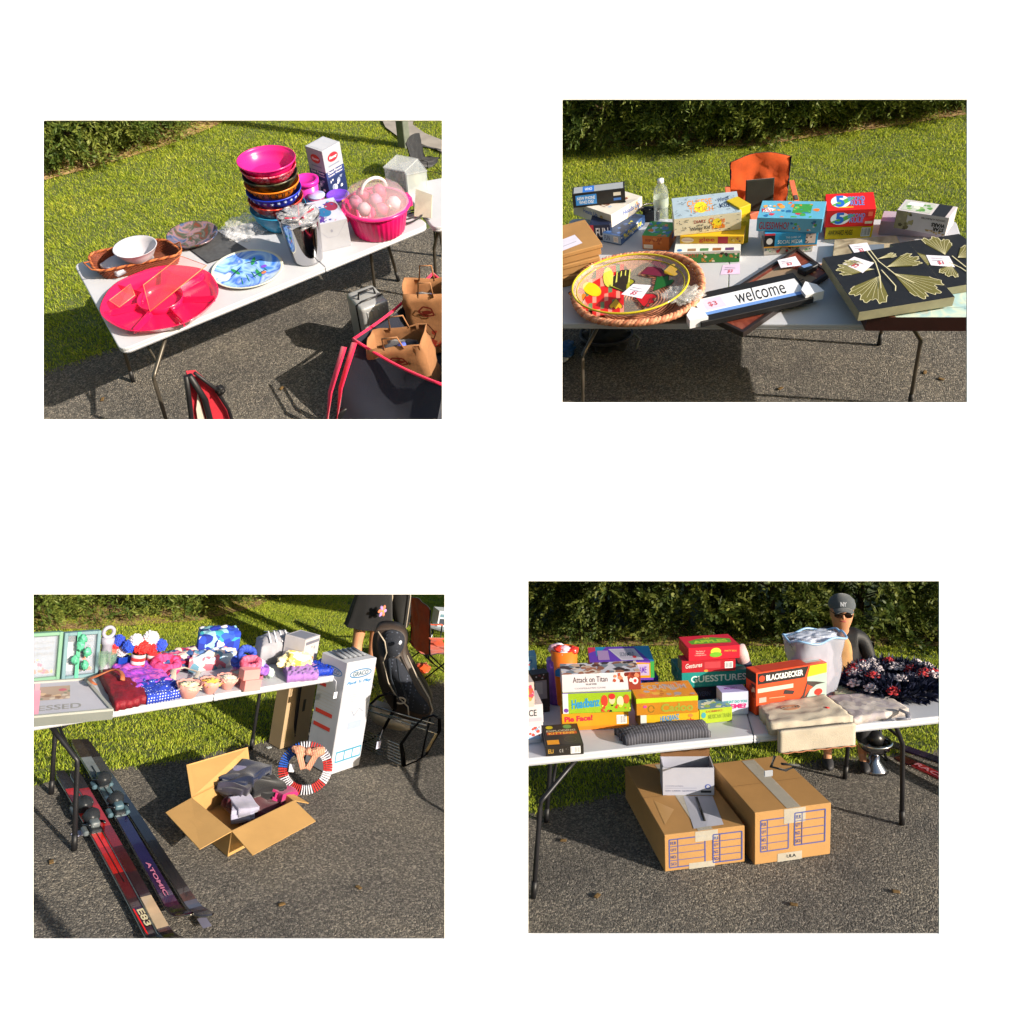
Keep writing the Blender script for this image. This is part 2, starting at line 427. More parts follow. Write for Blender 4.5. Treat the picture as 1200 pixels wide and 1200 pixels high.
# ---------------------------------------------------------------- grass, hedge, ground
def mesh_np(name, V, Fq, mats, tint=None, parent=None):
    me = bpy.data.meshes.new(name); n = len(V); nf = len(Fq); k = Fq.shape[1]
    me.vertices.add(n); me.vertices.foreach_set('co', V.astype(np.float32).ravel())
    me.loops.add(nf*k); me.loops.foreach_set('vertex_index', Fq.astype(np.int32).ravel())
    me.polygons.add(nf); me.polygons.foreach_set('loop_start', np.arange(0, nf*k, k, dtype=np.int32)); me.polygons.foreach_set('loop_total', np.full(nf, k, dtype=np.int32))
    for m in mats: me.materials.append(m)
    if tint is not None:
        at = me.attributes.new('tint', 'FLOAT', 'FACE'); at.data.foreach_set('value', tint.astype(np.float32))
    me.update(calc_edges=True); me.validate()
    o = bpy.data.objects.new(name, me); COL.objects.link(o)
    if parent is not None: o.parent = parent
    return o
def inpoly(x, y, ps):
    r = np.zeros(len(x), bool); n = len(ps)
    for i in range(n):
        x0, y0 = ps[i]; x1, y1 = ps[(i+1) % n]
        c = ((y0 > y) != (y1 > y)) & (x < (x1-x0)*(y-y0)/((y1-y0)+1e-12)+x0); r ^= c
    return r
def grass(D, ps, dens, label, hgt=.024, seed=1, mat=None, wid=.0024, hole=None):
    R = np.random.default_rng(seed); P = np.array(ps); lo, hi = P.min(0), P.max(0)
    N = int((hi-lo).prod()*dens); x = R.uniform(lo[0], hi[0], N); y = R.uniform(lo[1], hi[1], N)
    k = inpoly(x, y, ps)
    if hole: k &= ~inpoly(x, y, hole)
    x, y = x[k], y[k]; x = x+R.normal(size=len(x))*.022; y = y+R.normal(size=len(y))*.022
    # clumping
    cl = .5+.5*np.sin(x*9+2*np.sin(y*5.3))*np.sin(y*11+1.7*np.sin(x*6.1)); k = R.random(len(x)) < .55+.45*cl; x, y, cl = x[k], y[k], cl[k]
    n = len(x); a = R.uniform(0, 2*PI, n); h = hgt*R.uniform(.5, 1.2, n)*(.75+.5*cl); w = wid*R.uniform(.7, 1.5, n); le = R.uniform(.15, 1.1, n)*h; b = R.uniform(0, 2*PI, n)
    dx, dy = np.cos(a)*w, np.sin(a)*w; lx, ly = np.cos(b)*le, np.sin(b)*le
    z0 = np.full(n, -.004)
    V = np.stack([np.stack([x-dx, y-dy, z0], 1), np.stack([x+dx, y+dy, z0], 1), np.stack([x+dx*.8+lx*.4, y+dy*.8+ly*.4, h*.6], 1), np.stack([x+lx, y+ly, h], 1), np.stack([x-dx*.8+lx*.4, y-dy*.8+ly*.4, h*.6], 1)], 1).reshape(-1, 3)
    Fq = np.arange(n*5).reshape(n, 5)
    o = mesh_np('grass', V, Fq, [mat or GRASS], R.random(n)); tag(o, label, 'grass', None, 'stuff'); put(D, o); return o
def frames(d, R):
    n = len(d); r = R.normal(size=(n, 3)); s = np.cross(d, r); s /= np.linalg.norm(s, axis=1)[:, None]+1e-9; return s
def shrub(D, loc, w, dep, hgt, label, n=7000, seed=1, mat=None, ll=.075, lw=.016, group='evergreen shrubs of the hedge', rz=0., low=.0):
    """one evergreen: drooping sprays of needle-like leaves on branches + trunk"""
    R = np.random.default_rng(seed); t = thing(D, 'evergreen_shrub', label, 'shrub', loc, rz, group)
    ns = n//14
    # spray origins on the outside of an uneven column
    th = R.uniform(0, 2*PI, ns); zz = R.uniform(0, 1, ns)
    bulge = 1+.28*np.sin(th*3+zz*7+seed)+.2*np.sin(th*7-zz*13+seed*2)+.12*np.sin(zz*25+seed)
    prof = np.clip(np.minimum(1., (1.04-zz)*2.6), .08, 1)*(.86+.14*np.minimum(1, zz*5))
    dd = R.uniform(.45, 1.0, ns)**.5
    rx, ry = w/2*prof*bulge*dd, dep/2*prof*bulge*dd
    O = np.stack([rx*np.cos(th), ry*np.sin(th), .03+low+zz*hgt], 1)
    out = np.stack([np.cos(th), np.sin(th), R.uniform(-.15, .9, ns)], 1)+R.normal(size=(ns, 3))*.35; out /= np.linalg.norm(out, axis=1)[:, None]
    k = 14; L = R.uniform(.12, .26, ns)
    tt = np.tile(np.linspace(.05, 1, k), ns); idx = np.repeat(np.arange(ns), k)
    base = O[idx]+out[idx]*(L[idx]*tt)[:, None]; base[:, 2] -= (tt**2)*L[idx]*.45
    side = frames(out, R)[idx]*np.where(np.arange(ns*k) % 2, 1, -1)[:, None]
    dr = out[idx]*.75+side*.75+R.normal(size=(ns*k, 3))*.28; dr[:, 2] -= .15; dr /= np.linalg.norm(dr, axis=1)[:, None]
    s2 = frames(dr, R); ln = ll*R.uniform(.6, 1.3, ns*k)*(1.1-.45*tt); wd = lw*R.uniform(.7, 1.3, ns*k)
    m = base+dr*(ln*.5)[:, None]
    V = np.stack([base, m+s2*(wd*.5)[:, None], base+dr*ln[:, None], m-s2*(wd*.5)[:, None]], 1).reshape(-1, 3)
    V[:, 2] = np.maximum(V[:, 2], .01)
    tint = np.clip(R.random(ns)[idx]*.7+R.random(ns*k)*.3+tt*.15, 0, 1)
    mesh_np('foliage', V, np.arange(len(V)).reshape(-1, 4), [mat or NEEDLE], tint, t)
    mb = MB(); RR = random.Random(seed)
    mb.tube([(0, 0, 0), (.01, .01, hgt*.5), (0, 0, hgt*.95)], [.035, .025, .008], BARK, n=7)
    for i in range(34):
        a = RR.uniform(0, 6.28); z = RR.uniform(.06, .85)*hgt; r = .36*min(1, (1.05-z/hgt)*2.2)
        e = Vector((math.cos(a)*w*r, math.sin(a)*dep*r, z+.12)); mb.tube([(0, 0, z-.05), e*.5+Vector((0, 0, z*.5)), e], [.01, .007, .003], BARK, n=4)
    mb.build('trunk', t)
    return t
def flat(D, pts, z, mat, name, kind='structure', label=None, cat=None):
    n = len(pts); o = MB().add([(p[0], p[1], z) for p in pts], [tuple(range(n))], mat).build(name)
    me = o.data
    if me.polygons[0].normal.z < 0: me.flip_normals()
    tag(o, label, cat, None, kind); return put(D, o)

GRASS = leafmat('grass_blades', (.16, .24, .018), (.38, .48, .04), (.66, .66, .09), 1.6, .4)
NEEDLE = leafmat('evergreen_needles', (.022, .048, .01), (.075, .12, .02), (.24, .27, .05), 2.2, .25)
LEAFY = leafmat('broad_leaves', (.015, .032, .008), (.05, .08, .016), (.2, .22, .045), 2., .35)
BARK = C('#4a3a2c', rough=.9, var=.3, scale=20, bump=.5)
ASPH = asphalt(); SOIL = soilgrass()
MULCH = mix_tex('mulch', ['#5c4026', '#8a6a45', '#a88a5f', '#6b4f33', '#b59b70'], 'voro', 60., .95, .6, (1, 1, 1))

TL = Plot([2.3374, -0.76285, 0.27798, -2.52623, -0.60357, 5.48652], .88)
TR = Plot([2.38197, 0.18139, -0.28889, 0.32087, -0.78939, 5.85235], 1.0)
BLp = Plot([1.58933, -0.68423, 0.87789, -2.62227, 1.88228, 4.19042], .84)
BRp = Plot([1.72455, -0.15532, 0.06142, -0.01234, 2.03036, 4.07367], 1.05)

def ground(D, frame, kerb, seed, dens=2600, mulch=None, grassto=None):
    """frame: pixel polygon of the ground sheet; kerb: two pixels on the lawn edge; lawn lies beyond it"""
    g = [D.P(*p)[:2] for p in frame]
    flat(D, g, 0, SOIL, 'lawn')
    a, b = D.P(*kerb[0]), D.P(*kerb[1]); u = (b-a).normalized(); n = Vector((u.y, -u.x, 0))
    if (n.dot(D.near(a, 0))) < 0: n = -n
    # clip the frame polygon by the kerb line, keep the near side
    def clip(ps, keep):
        out = []; N = len(ps)
        for i in range(N):
            p, q = Vector((*ps[i], 0)), Vector((*ps[(i+1) % N], 0)); dp, dq = (p-a).dot(n)*keep, (q-a).dot(n)*keep
            if dp >= 0: out.append(p.to_2d()[:])
            if dp*dq < 0: out.append(p.lerp(q, dp/(dp-dq)).to_2d()[:])
        return out
    near = clip(g, 1); far = clip(g, -1)
    # ragged lawn edge: asphalt polygon with small wobble along the kerb
    flat(D, near, .004, ASPH, 'driveway')
    if grassto: far = [p for p in grassto]
    return near, far, a, u, n
# ================================================================ camera, light, white panel
cam = bpy.data.cameras.new('camera'); co = bpy.data.objects.new('camera', cam); COL.objects.link(co); sc.camera = co
co.rotation_euler = (PI/2, 0, 0); cam.sensor_width = 36; cam.lens = 36*F/1200; cam.clip_end = 500; cam.clip_start = .05
TR_ = Vector((-.75, .58, -.2)).normalized()
sl = bpy.data.lights.new('sun', 'SUN'); sl.energy = 5.; sl.angle = math.radians(.5); sl.color = (1., .9, .76)
so = bpy.data.objects.new('sun', sl); COL.objects.link(so); so.rotation_euler = TR_.to_track_quat('-Z', 'Y').to_euler()
w = bpy.data.worlds.new('World'); sc.world = w; w.use_nodes = True; wn = w.node_tree
sky = wn.nodes.new('ShaderNodeTexSky'); sky.sky_type = 'NISHITA'; sky.sun_disc = False
sky.sun_elevation = math.asin(-TR_.z); sky.sun_rotation = math.atan2(-TR_.x, -TR_.y)
wn.links.new(sky.outputs[0], wn.nodes['Background'].inputs[0]); wn.nodes['Background'].inputs[1].default_value = .11
sc.view_settings.view_transform = 'Standard'; sc.view_settings.look = 'None'; sc.view_settings.exposure = .78; sc.view_settings.gamma = 1

class World0:   # world-frame things
    M = Matrix.Identity(4); roots = []
W0 = World0()
# big field below everything
fld = MB().add([(-150, -150, -4.6), (150, -150, -4.6), (150, 150, -4.6), (-150, 150, -4.6)], [(0, 1, 2, 3)], SOIL).build('ground'); tag(fld, kind='structure'); put(W0, fld)

WINS = {'TL': (50, 141, 518, 491.5), 'TR': (659, 116.5, 1133.5, 471.5), 'BL': (38, 696.5, 521, 1100.5), 'BR': (619, 681, 1101, 1094.5)}
def board():
    xs = sorted({-.88, .88}|{(v-600)/F for r in WINS.values() for v in (r[0], r[2])})
    ys = sorted({-.85, .85}|{-(v-600)/F for r in WINS.values() for v in (r[1], r[3])})
    def hole(x, z): 
        X, Y = x*F+600, 600-z*F
        return any(r[0] < X < r[2] and r[1] < Y < r[3] for r in WINS.values())
    b = bmesh.new(); g = {}
    for i, x in enumerate(xs):
        for j, z in enumerate(ys): g[i, j] = b.verts.new((x, 0, z))
    fs = []
    for i in range(len(xs)-1):
        for j in range(len(ys)-1):
            if not hole((xs[i]+xs[i+1])/2, (ys[j]+ys[j+1])/2): fs.append(b.faces.new((g[i, j], g[i+1, j], g[i+1, j+1], g[i, j+1])))
    for v in [v for v in b.verts if not v.link_faces]: b.verts.remove(v)
    r = bmesh.ops.extrude_face_region(b, geom=b.faces[:])
    for v in r['geom']:
        if isinstance(v, bmesh.types.BMVert): v.co.y += .002
    bmesh.ops.recalc_face_normals(b, faces=b.faces[:])
    t = thing(W0, 'page_board', 'white page around the four pictures, built as a board with four rectangular openings', 'page board', (0, 1.0, 0))  # white page between the four pictures, given body as a standing board
    mb = MB(); mb.bm(b, C('#fbfbfb', rough=.9, var=.004)); mb.build('panel', t)
    for x in (-.84, .84):
        mb = MB(); mb.box((x, .03, -1.9), (.05, .045, 5.4), C('#b89a6c', rough=.7, var=.2), bev=.004); mb.build('post', t)
board()

# ================================================================ grounds and hedges
def lay(D, kerb, left, right, top, bottom):
    k = [D.P(*p)[:2] for p in kerb]
    far = k+[D.P(right, top)[:2], D.P(left, top)[:2]]
    near = k+[D.P(right, bottom)[:2], D.P(left, bottom)[:2]]
    flat(D, far, 0, SOIL, 'lawn'); flat(D, near, 0, ASPH, 'driveway')
lay(TL, [(-400, 560), (50, 436), (150, 402), (585, 236)], -400, 585, 40, 545)
lay(TR, [(598, 372), (900, 368), (1600, 372)], 598, 1600, 50, 545)
lay(BLp, [(-400, 960), (38, 921), (113, 903), (217, 890), (324, 862), (521, 795), (590, 768)], -400, 590, 652, 1400)
lay(BRp, [(598, 959), (762, 920), (935, 892), (1101, 878), (1600, 868)], 598, 1600, 652, 1400)
def pxp(D, ps): return [D.P(*p)[:2] for p in ps]
GD = 8000
grass(TL, pxp(TL, [(-60, 470), (50, 440), (150, 406), (560, 236), (570, 120), (-60, 120)]), GD, 'bright mown lawn behind the table of bowls', seed=1, hole=pxp(TL, [(452, 100), (447, 141), (452, 152), (468, 164), (492, 171), (518, 181), (580, 196), (580, 180), (518, 167), (498, 159), (484, 149), (486, 135), (500, 100)]))
grass(TR, pxp(TR, [(610, 340), (1250, 340), (1250, 100), (610, 140)]), GD, 'sunlit mown lawn between the games table and the hedge', seed=2)
grass(BLp, pxp(BLp, [(-60, 935), (38, 922), (113, 905), (217, 892), (324, 865), (521, 798), (560, 782), (560, 684), (-60, 700)]), GD, 'mown lawn under and behind the table of bags', seed=3)
grass(BRp, pxp(BRp, [(600, 960), (762, 923), (935, 895), (1101, 881), (1180, 876), (1180, 735), (600, 735)]), GD, 'mown lawn under and behind the stacked games table', seed=4)
def strip(D, ps, label):
    flat(D, pxp(D, ps), .012, MULCH, 'mulch_bed', 'structure')
strip(TL, [(-60, 240), (50, 213), (130, 192), (200, 170), (245, 152), (290, 130), (240, 120), (-60, 160)], '')
strip(TR, [(620, 173), (890, 172), (960, 160), (1040, 150), (1133, 135), (1240, 118), (1240, 90), (620, 120)], '')
strip(BLp, [(-40, 742), (100, 738), (235, 728), (300, 712), (330, 697), (345, 688), (280, 680), (-40, 690)], '')
strip(BRp, [(600, 757), (1150, 759), (1150, 735), (600, 735)], '')
def hedge(D, base, step, wid, dep, hts, labels, n, seed, mat=None, **k):
    ps = [D.P(*p) for p in base]; L = [0]
    for a, b in zip(ps[:-1], ps[1:]): L.append(L[-1]+(b-a).length)
    d = 0; i = 0; R = random.Random(seed)
    cnt = len(labels); step = L[-1]/cnt
    for i in range(cnt):
        d = (i+.5)*step
        for q in range(len(L)-1):
            if L[q] <= d <= L[q+1]: break
        f = (d-L[q])/(L[q+1]-L[q]); p = ps[q].lerp(ps[q+1], f); u = (ps[q+1]-ps[q]).normalized(); nn = Vector((-u.y, u.x, 0))
        if nn.dot(D.near(p, 0)) > 0: nn = -nn
        shrub(D, p+nn*dep*.36, max(wid, step*1.25), dep, hts*R.uniform(.95, 1.1), labels[i], n=n, seed=seed+i, mat=mat, rz=math.atan2(u.y, u.x), **k)
    print('HEDGE len', L[-1], 'step', step)
def near_labels(s, k): return [f'{s}, {o}' for o in ('leftmost of its row', 'second from the left', 'third from the left', 'fourth from the left', 'fifth from the left', 'sixth from the left', 'seventh from the left', 'eighth from the left')[:k]]
hedge(TL, [(-150, 262), (50, 196), (140, 178), (215, 152), (300, 112)], .8, 1., 1.2, 1.1, near_labels('evergreen shrub behind the bowls and trays', 5), 30000, 10)
hedge(TR, [(560, 170), (880, 167), (960, 152), (1050, 140), (1230, 106)], .8, 1., 1.2, 1.0, near_labels('evergreen shrub behind the board games and wall canvases', 6), 30000, 30)
hedge(BLp, [(-150, 748), (40, 735), (230, 722), (300, 704), (345, 690)], .8, 1., 1.4, 1.9, near_labels('clipped evergreen behind the bags and headbands', 6), 28000, 50)
hedge(BRp, [(560, 750), (1200, 757)], .8, 1., 1.5, 2.2, near_labels('leafy evergreen behind the stacked party games', 6), 30000, 70, LEAFY, ll=.07, lw=.026)

# ================================================================ tables
folding_table(TL, 'long white folding table carrying bowls, trays and a pink carrier', (141, 411), (503, 263), (447, 224), (86, 309), .62,
    [(0, 0, (203, 520)), (0, 1, (156, 447)), (1, 0, (440, 346)), (1, 1, (467, 329))], STEEL, mid=.3)
folding_table(TR, 'white folding table carrying board games, a wicker basket and canvases', (632, 379), (1160, 381), (1120, 257), (668, 256), .455,
    [(0, 0, (683, 490)), (0, 1, (700, 402)), (1, 0, (1066, 474)), (1, 1, (1030, 404))], STEEL, mid=.3)
folding_table(BLp, 'white folding table carrying frames, tote bags and headbands', (-40, 860), (404, 790), (352, 762), (-40, 802), .56,
    [(0, 0, (87, 996)), (0, 1, (60, 930)), (1, 0, (343, 872)), (1, 1, (294, 878))], STEEL_D, mid=.3)
folding_table(BRp, 'white folding table carrying stacked party games and a wreath', (590, 892), (1135, 836), (1100, 790), (610, 820), .52,
    [(0, 0, (625, 1052)), (0, 1, (640, 963)), (1, 0, (1057, 966)), (1, 1, (990, 912))], STEEL_D, mid=.3)
# ================================================================ shared object kinds
def PV(D, x, y, base, off=0.):
    """point where the pixel's ray meets the upright plane through base that faces the viewer"""
    n = D.near(base, 0); d = Vector((D.R.T@np.array([(x-600)/F, (y-600)/F, 1.])).tolist()); o = Vector(D.o.tolist())
    b = Vector(base)+n*off; return o+d*((b-o).dot(n)/d.dot(n))
def circ(D, h, xl, xr, yc):
    return D.P((xl+xr)/2, yc, h), (D.P(xl, yc, h)-D.P(xr, yc, h)).length/2
def wall(prof, th): # closed vessel profile: outer going up, inner going down
    inn = [(max(.001, r-th), z) for r, z in prof[::-1]]
    inn = [(r, max(z, prof[0][1]+th)) for r, z in inn]
    return [(0.0005, prof[0][1])]+prof+inn+[(0.0005, prof[0][1]+th)]
def woven(mb, bot, top, rows, r, mat, amp, liner, bulge=0.):
    n = len(bot); rb = [Vector(p) for p in bot]; rt = [Vector(p) for p in top]; c = sum(rb, Vector())/n
    for i in range(rows+1):
        f = i/rows; pts = []
        for k in range(n):
            p = rb[k].lerp(rt[k], f); o = (p-c); o.z = 0; o.normalize()
            pts.append(p+o*(amp*(1 if (k+i) % 2 else -1)+bulge*math.sin(PI*f)))
        mb.tube(pts, r, mat, n=5, closed=True)
    for k in range(0, n, 2):
        o = (rb[k]-c); o.z = 0; o.normalize(); mb.tube([rb[k], rb[k].lerp(rt[k], .5)+o*bulge, rt[k]], r*.8, mat, n=4)
    vs = [p.lerp(c, .02) for p in rb]+[p-(p-c).normalized()*.004 for p in rt]; fs = [(k, (k+1) % n, n+(k+1) % n, n+k) for k in range(n)]+[tuple(range(n))]
    mb.add(vs, fs, liner)
def braid(mb, pts, r, m1, m2, wav=.5, cyc=3):
    n = len(pts)
    for s, m in ((0, m1), (PI*2/3, m2), (PI*4/3, m1)):
        q = []
        for i in range(n):
            p = Vector(pts[i]); a = Vector(pts[i-1]); b = Vector(pts[(i+1) % n]); d = (b-a).normalized(); o = d.cross(Vector((0, 0, 1)))
            t = i/n*cyc*2*PI+s; q.append(p+(o*math.cos(t)+Vector((0, 0, 1))*math.sin(t))*r*wav)
        mb.tube(q, r*.75, m, n=6, closed=True)
def camp_chair(D, loc, rz, label, fab, frame='#2a2a2c', k=1., panel=None, group=None, backh=.95):
    t = thing(D, 'camp_chair', label, 'camping chair', loc, rz, group); f = cloth(fab); fr = metalm(frame, .4)
    w, d, s = .3*k, .25*k, .45*k; H = backh*k
    def grid(a, b, c, e, sag, nm, m, nx=12, ny=10, top=0., par=None):
        vs = []; fs = []; a, b, c, e = map(Vector, (a, b, c, e)); nrm = (b-a).cross(e-a).normalized()
        for side in (0, 1):
            for j in range(ny+1):
                for i in range(nx+1):
                    u, v = i/nx, j/ny; p = a.lerp(b, u).lerp(e.lerp(c, u), v)
                    p = p-nrm*(sag*math.sin(PI*u)*(1-.3*v)+.035*k*noise.noise(Vector((u*6, v*5, k*3+len(nm))))-side*.006)+Vector((0, 0, top*math.sin(PI*u)*v)); vs.append(p)
        n = (nx+1)*(ny+1); g = lambda i, j: j*(nx+1)+i
        for j in range(ny):
            for i in range(nx): q = (g(i, j), g(i+1, j), g(i+1, j+1), g(i, j+1)); fs.append(q); fs.append(tuple(n+z for z in q[::-1]))
        mb = MB().add(vs, fs, m, True)
        rim = [vs[g(i, ny)] for i in range(nx+1)]; mb.tube([vs[g(0, j)] for j in range(ny+1)]+rim+[vs[g(nx, j)] for j in range(ny, -1, -1)], .006*k, cloth('#1c1a1a'), n=5)
        return mb.build(nm, par or t)
    grid((-w, -d, s), (w, -d, s), (w*.95, d*.9, s*.88), (-w*.95, d*.9, s*.88), .06*k, 'seat', f)
    bk = grid((-w, d*.75, s*.85), (w, d*.75, s*.85), (w*1.05, d*1.25, H), (-w*1.05, d*1.25, H), .05*k, 'backrest', f, top=.07*k)
    if panel:
        mb = MB(); mb.sheet(.3*k, .34*k, .008, cloth(panel), 3, .004); o = mb.build('mesh_panel', bk)
        o.matrix_local = Matrix.Translation((0, d*.9-.07*k+.055*k-.03, s*.86+.17*k))@Matrix.Rotation(PI/2-.18, 4, 'X')
    for sx in (-1, 1):
        MB().tube([(sx*w*1.15, -d*1.25, .0), (sx*w, d*.8, s*.9), (sx*w*1.05, d*1.25, H)], .011*k, fr).build('leg', t)
        MB().tube([(sx*w*1.15, d*1.35, .0), (sx*w, -d, s), (sx*w*1.12, -d*1.05, s*1.4)], .011*k, fr).build('leg', t)
        mb = MB(); mb.box((sx*w*1.14, 0, s*1.42), (.055*k, d*2.2, .012*k), f, bev=.004*k); mb.box((sx*w*1.14, -d*.6, s*1.44), (.04*k, .1*k, .012*k), cloth('#1c1a1a'), bev=.003); mb.build('armrest', t)
    MB().tube([(-w*1.15, -d*1.25, .01), (0, 0, s*.45), (w, d*.9, s*.9)], .008*k, fr).tube([(w*1.15, -d*1.25, .01), (0, 0.01, s*.45), (-w, d*.9, s*.9)], .008*k, fr).build('cross_brace', t)
    return t
def price_tag(D, h, pts, label, col='#e4e0ee', lines=True, cat='price tag', name='price_tag'):
    v = [D.P(*p, h) for p in pts]; c = sum(v, Vector())/4; mb = MB()
    q = [a-c for a in v]; n = len(q)
    for z, fl in ((.0012, 0), (0, 1)):
        vs = [(a.x, a.y, z+(.004 if i == 2 else 0)) for i, a in enumerate(q)]; mb.add(vs, [(0, 1, 2, 3)] if not fl else [(3, 2, 1, 0)], paper(col))
    if lines:
        U, V = q[1]-q[0], q[3]-q[0]; R = random.Random(int(c.x*1000))
        it = [('l', [(.15, .7-.2*i), (.15+R.uniform(.4, .65), .7-.2*i+R.uniform(-.03, .03))], .004, '#7a7488') for i in range(2)]+[('t', '$%d' % R.choice([1, 2, 3, 5]), .35, .1, .6, .45, '#c04858')]
        mb.deco(Vector((q[0].x, q[0].y, .0035)), U, V, it)
    return single(D, mb, name, label, cat, c)

# ================================================================ PLOT 1: bowls and trays
D = TL; h0 = TH+.001
# wicker tray
hr = h0+.085
A, B, Cc, E = [D.P(*p, hr) for p in ((112, 319), (216, 297), (192, 279), (102, 297))]
c = (A+B+Cc+E)/4; c.z = h0
def rr(ps, r, n): 
    out = rounded([Vector((p.x-c.x, p.y-c.y)) for p in ps], [r]*4, n)
    L = []; N = len(out); tot = sum((out[(i+1) % N]-out[i]).length for i in range(N)); K = 96; i = 0; acc = 0
    for k in range(K):
        tgt = tot*k/K
        while acc+(out[(i+1) % N]-out[i % N]).length < tgt: acc += (out[(i+1) % N]-out[i % N]).length; i += 1
        e = (out[(i+1) % N]-out[i % N]); L.append(out[i % N]+e.normalized()*(tgt-acc))
    return L
rim = rr([A, B, Cc, E], .09, 8)
t = thing(D, 'wicker_tray', 'reddish brown woven rectangular tray basket holding the white bowl', 'basket', c)
mb = MB(); wm = C('#7c3a22', rough=.6, var=.4, scale=60); woven(mb, [(p.x*.88, p.y*.86, .004) for p in rim], [(p.x, p.y, .08) for p in rim], 9, .0048, wm, .004, C('#6a3826', rough=.8, var=.5, scale=70, bump=.6)); mb.build('woven_body', t)
mb = MB(); braid(mb, [(p.x*1.01, p.y*1.01, .083) for p in rim], .009, C('#b4683a', rough=.5, var=.3, scale=50), wm, .5, 22); mb.build('rim', t)
for s in (0, 1):
    k = 20 if s else 66; p, q = rim[k], rim[(k+7) % 96]
    k0 = min(range(96), key=lambda i: (rim[i].x if s else -rim[i].x)*-1); p, q = rim[(k0-5) % 96], rim[(k0+5) % 96]; o = Vector((1 if s else -1, 0))*.05
    MB().tube([(p.x, p.y, .085), (p.x*.9+q.x*.1+o.x, p.y*.9+q.y*.1+o.y, .1), (p.x*.1+q.x*.9+o.x, p.y*.1+q.y*.9+o.y, .1), (q.x, q.y, .085)], .005, C('#b4683a', rough=.4, var=.3)).build('handle', t)
# plastic sleeve in the tray
b = D.P(150, 308, h0+.03); mb = MB(); mb.sheet(.3, .2, .004, thinclear('#e6ecff', .45, .1), 4, .03, 9)
single(D, mb, 'plastic_sleeve', 'crumpled clear plastic sleeve lying in the woven tray under the white bowl', 'plastic bag', b, .3)
# white bowl
b, r = circ(D, h0+.05, 143, 187, 306); r = D.W(141, 189, 289, h0+.13)/2
hb = D.H(b, 289); mb = MB(); mb.lathe(wall([(r*.42, 0), (r*.5, .004), (r*.72, hb*.4), (r*.9, hb*.75), (r, hb), (r*1.03, hb+.002)], .006), C('#b8b7c2', rough=.35, var=.03), 56)
single(D, mb, 'bowl', 'plain white round bowl sitting in the brown woven tray', 'bowl', b)
# pink sectioned tray
b = D.P(191, 356, h0); r1 = D.W(127, 257, 353, h0)/2*1.0; r2 = r1*.93
t = thing(D, 'party_tray', 'big round hot pink sectioned party tray at the near end of the table', 'tray', b, .3)
pk = C('#f01858', rough=.14, var=.05, trans=.0, alpha=.78, coat=1.); mb = MB()
mb.lathe([(.001, .0), (r1*.86, .0), (r1*.93, .02), (r1, .055), (r1*1.01, .058), (r1*.985, .058), (r1*.9, .018), (r1*.84, .008), (.001, .008)], pk, 72, rip=.012, ripn=7); mb.build('tray_base', t)
mb = MB(); mb.lathe([(r1*.36, .006), (r1*.4, .055), (r1*.385, .055), (r1*.345, .006)], pk, 48); mb.build('dip_cup', t)
for i in range(7):
    a = 2*PI*i/7; u = Vector((math.cos(a), math.sin(a), 0)); n = Vector((-u.y, u.x, 0)); mb = MB()
    P4 = [u*r1*.38, u*r1*.95]; vs = [P4[0]-n*.007+Vector((0, 0, .006)), P4[1]-n*.012+Vector((0, 0, .015)), P4[1]-n*.002+Vector((0, 0, .055)), P4[0]-n*.002+Vector((0, 0, .052))]
    vs += [Vector((v.x, v.y, v.z))+n*(.014 if j < 2 else .004) for j, v in enumerate(vs)]
    mb.add(vs, [(0, 1, 2, 3), (7, 6, 5, 4), (3, 2, 6, 7), (1, 5, 6, 2), (0, 3, 7, 4)], pk); mb.build('divider', t)
# clear amber lids standing in the tray
def panelpx(D, pts, hs, mat, name, label, cat, th=.004, rim=None):
    v = [D.P(x, y, h) for (x, y), h in zip(pts, hs)]; c = sum(v, Vector())/len(v); q = [p-c for p in v]; n = (q[1]-q[0]).cross(q[2]-q[0]).normalized()*th
    mb = MB(); k = len(q); mb.add(q+[p+n for p in q], [tuple(range(k))[::-1], tuple(range(k, 2*k))]+[(i, (i+1) % k, k+(i+1) % k, k+i) for i in range(k)], mat)
    if rim: mb.tube(q, .003, rim, n=5, closed=True)
    return single(D, mb, name, label, cat, c)
panelpx(D, [(168, 334), (212, 300), (242, 311), (176, 365)], [h0+.062, h0+.17, h0+.15, h0+.062], C('#ff7a6a', rough=.08, var=.02, alpha=.12, coat=1.), 'lid', 'large clear pink plastic lid leaning across the pink party tray', 'lid', rim=C('#ff9a6a', rough=.2, alpha=.8))
panelpx(D, [(128, 352), (153, 333), (158, 346), (140, 360)], [h0+.06, h0+.11, h0+.08, h0+.06], C('#ff6a6a', rough=.1, var=.02, alpha=.35), 'lid', 'small clear pink lid lying on the left of the pink party tray', 'lid', rim=C('#ff9a7a', rough=.2, alpha=.8))
# brown pottery plate
b, r = circ(D, h0, 205, 250, 281); rt = D.W(198, 256, 277, h0+.05)/2
mb = MB(); mb.lathe([(.001, 0), (r*.7, 0), (rt*.85, .02), (rt, .045), (rt*1.01, .052), (rt*.97, .052), (rt*.8, .025), (r*.6, .01), (.001, .008)], mix_tex('glaze', ['#3a2028', '#6a3a2c', '#3c4c40', '#8a6a70', '#4a5a7c', '#2c1c20'], 'noise', 9., .2, 0), 48)
single(D, mb, 'plate', 'shallow brown and green glazed pottery dish on the dark mat', 'plate', b)
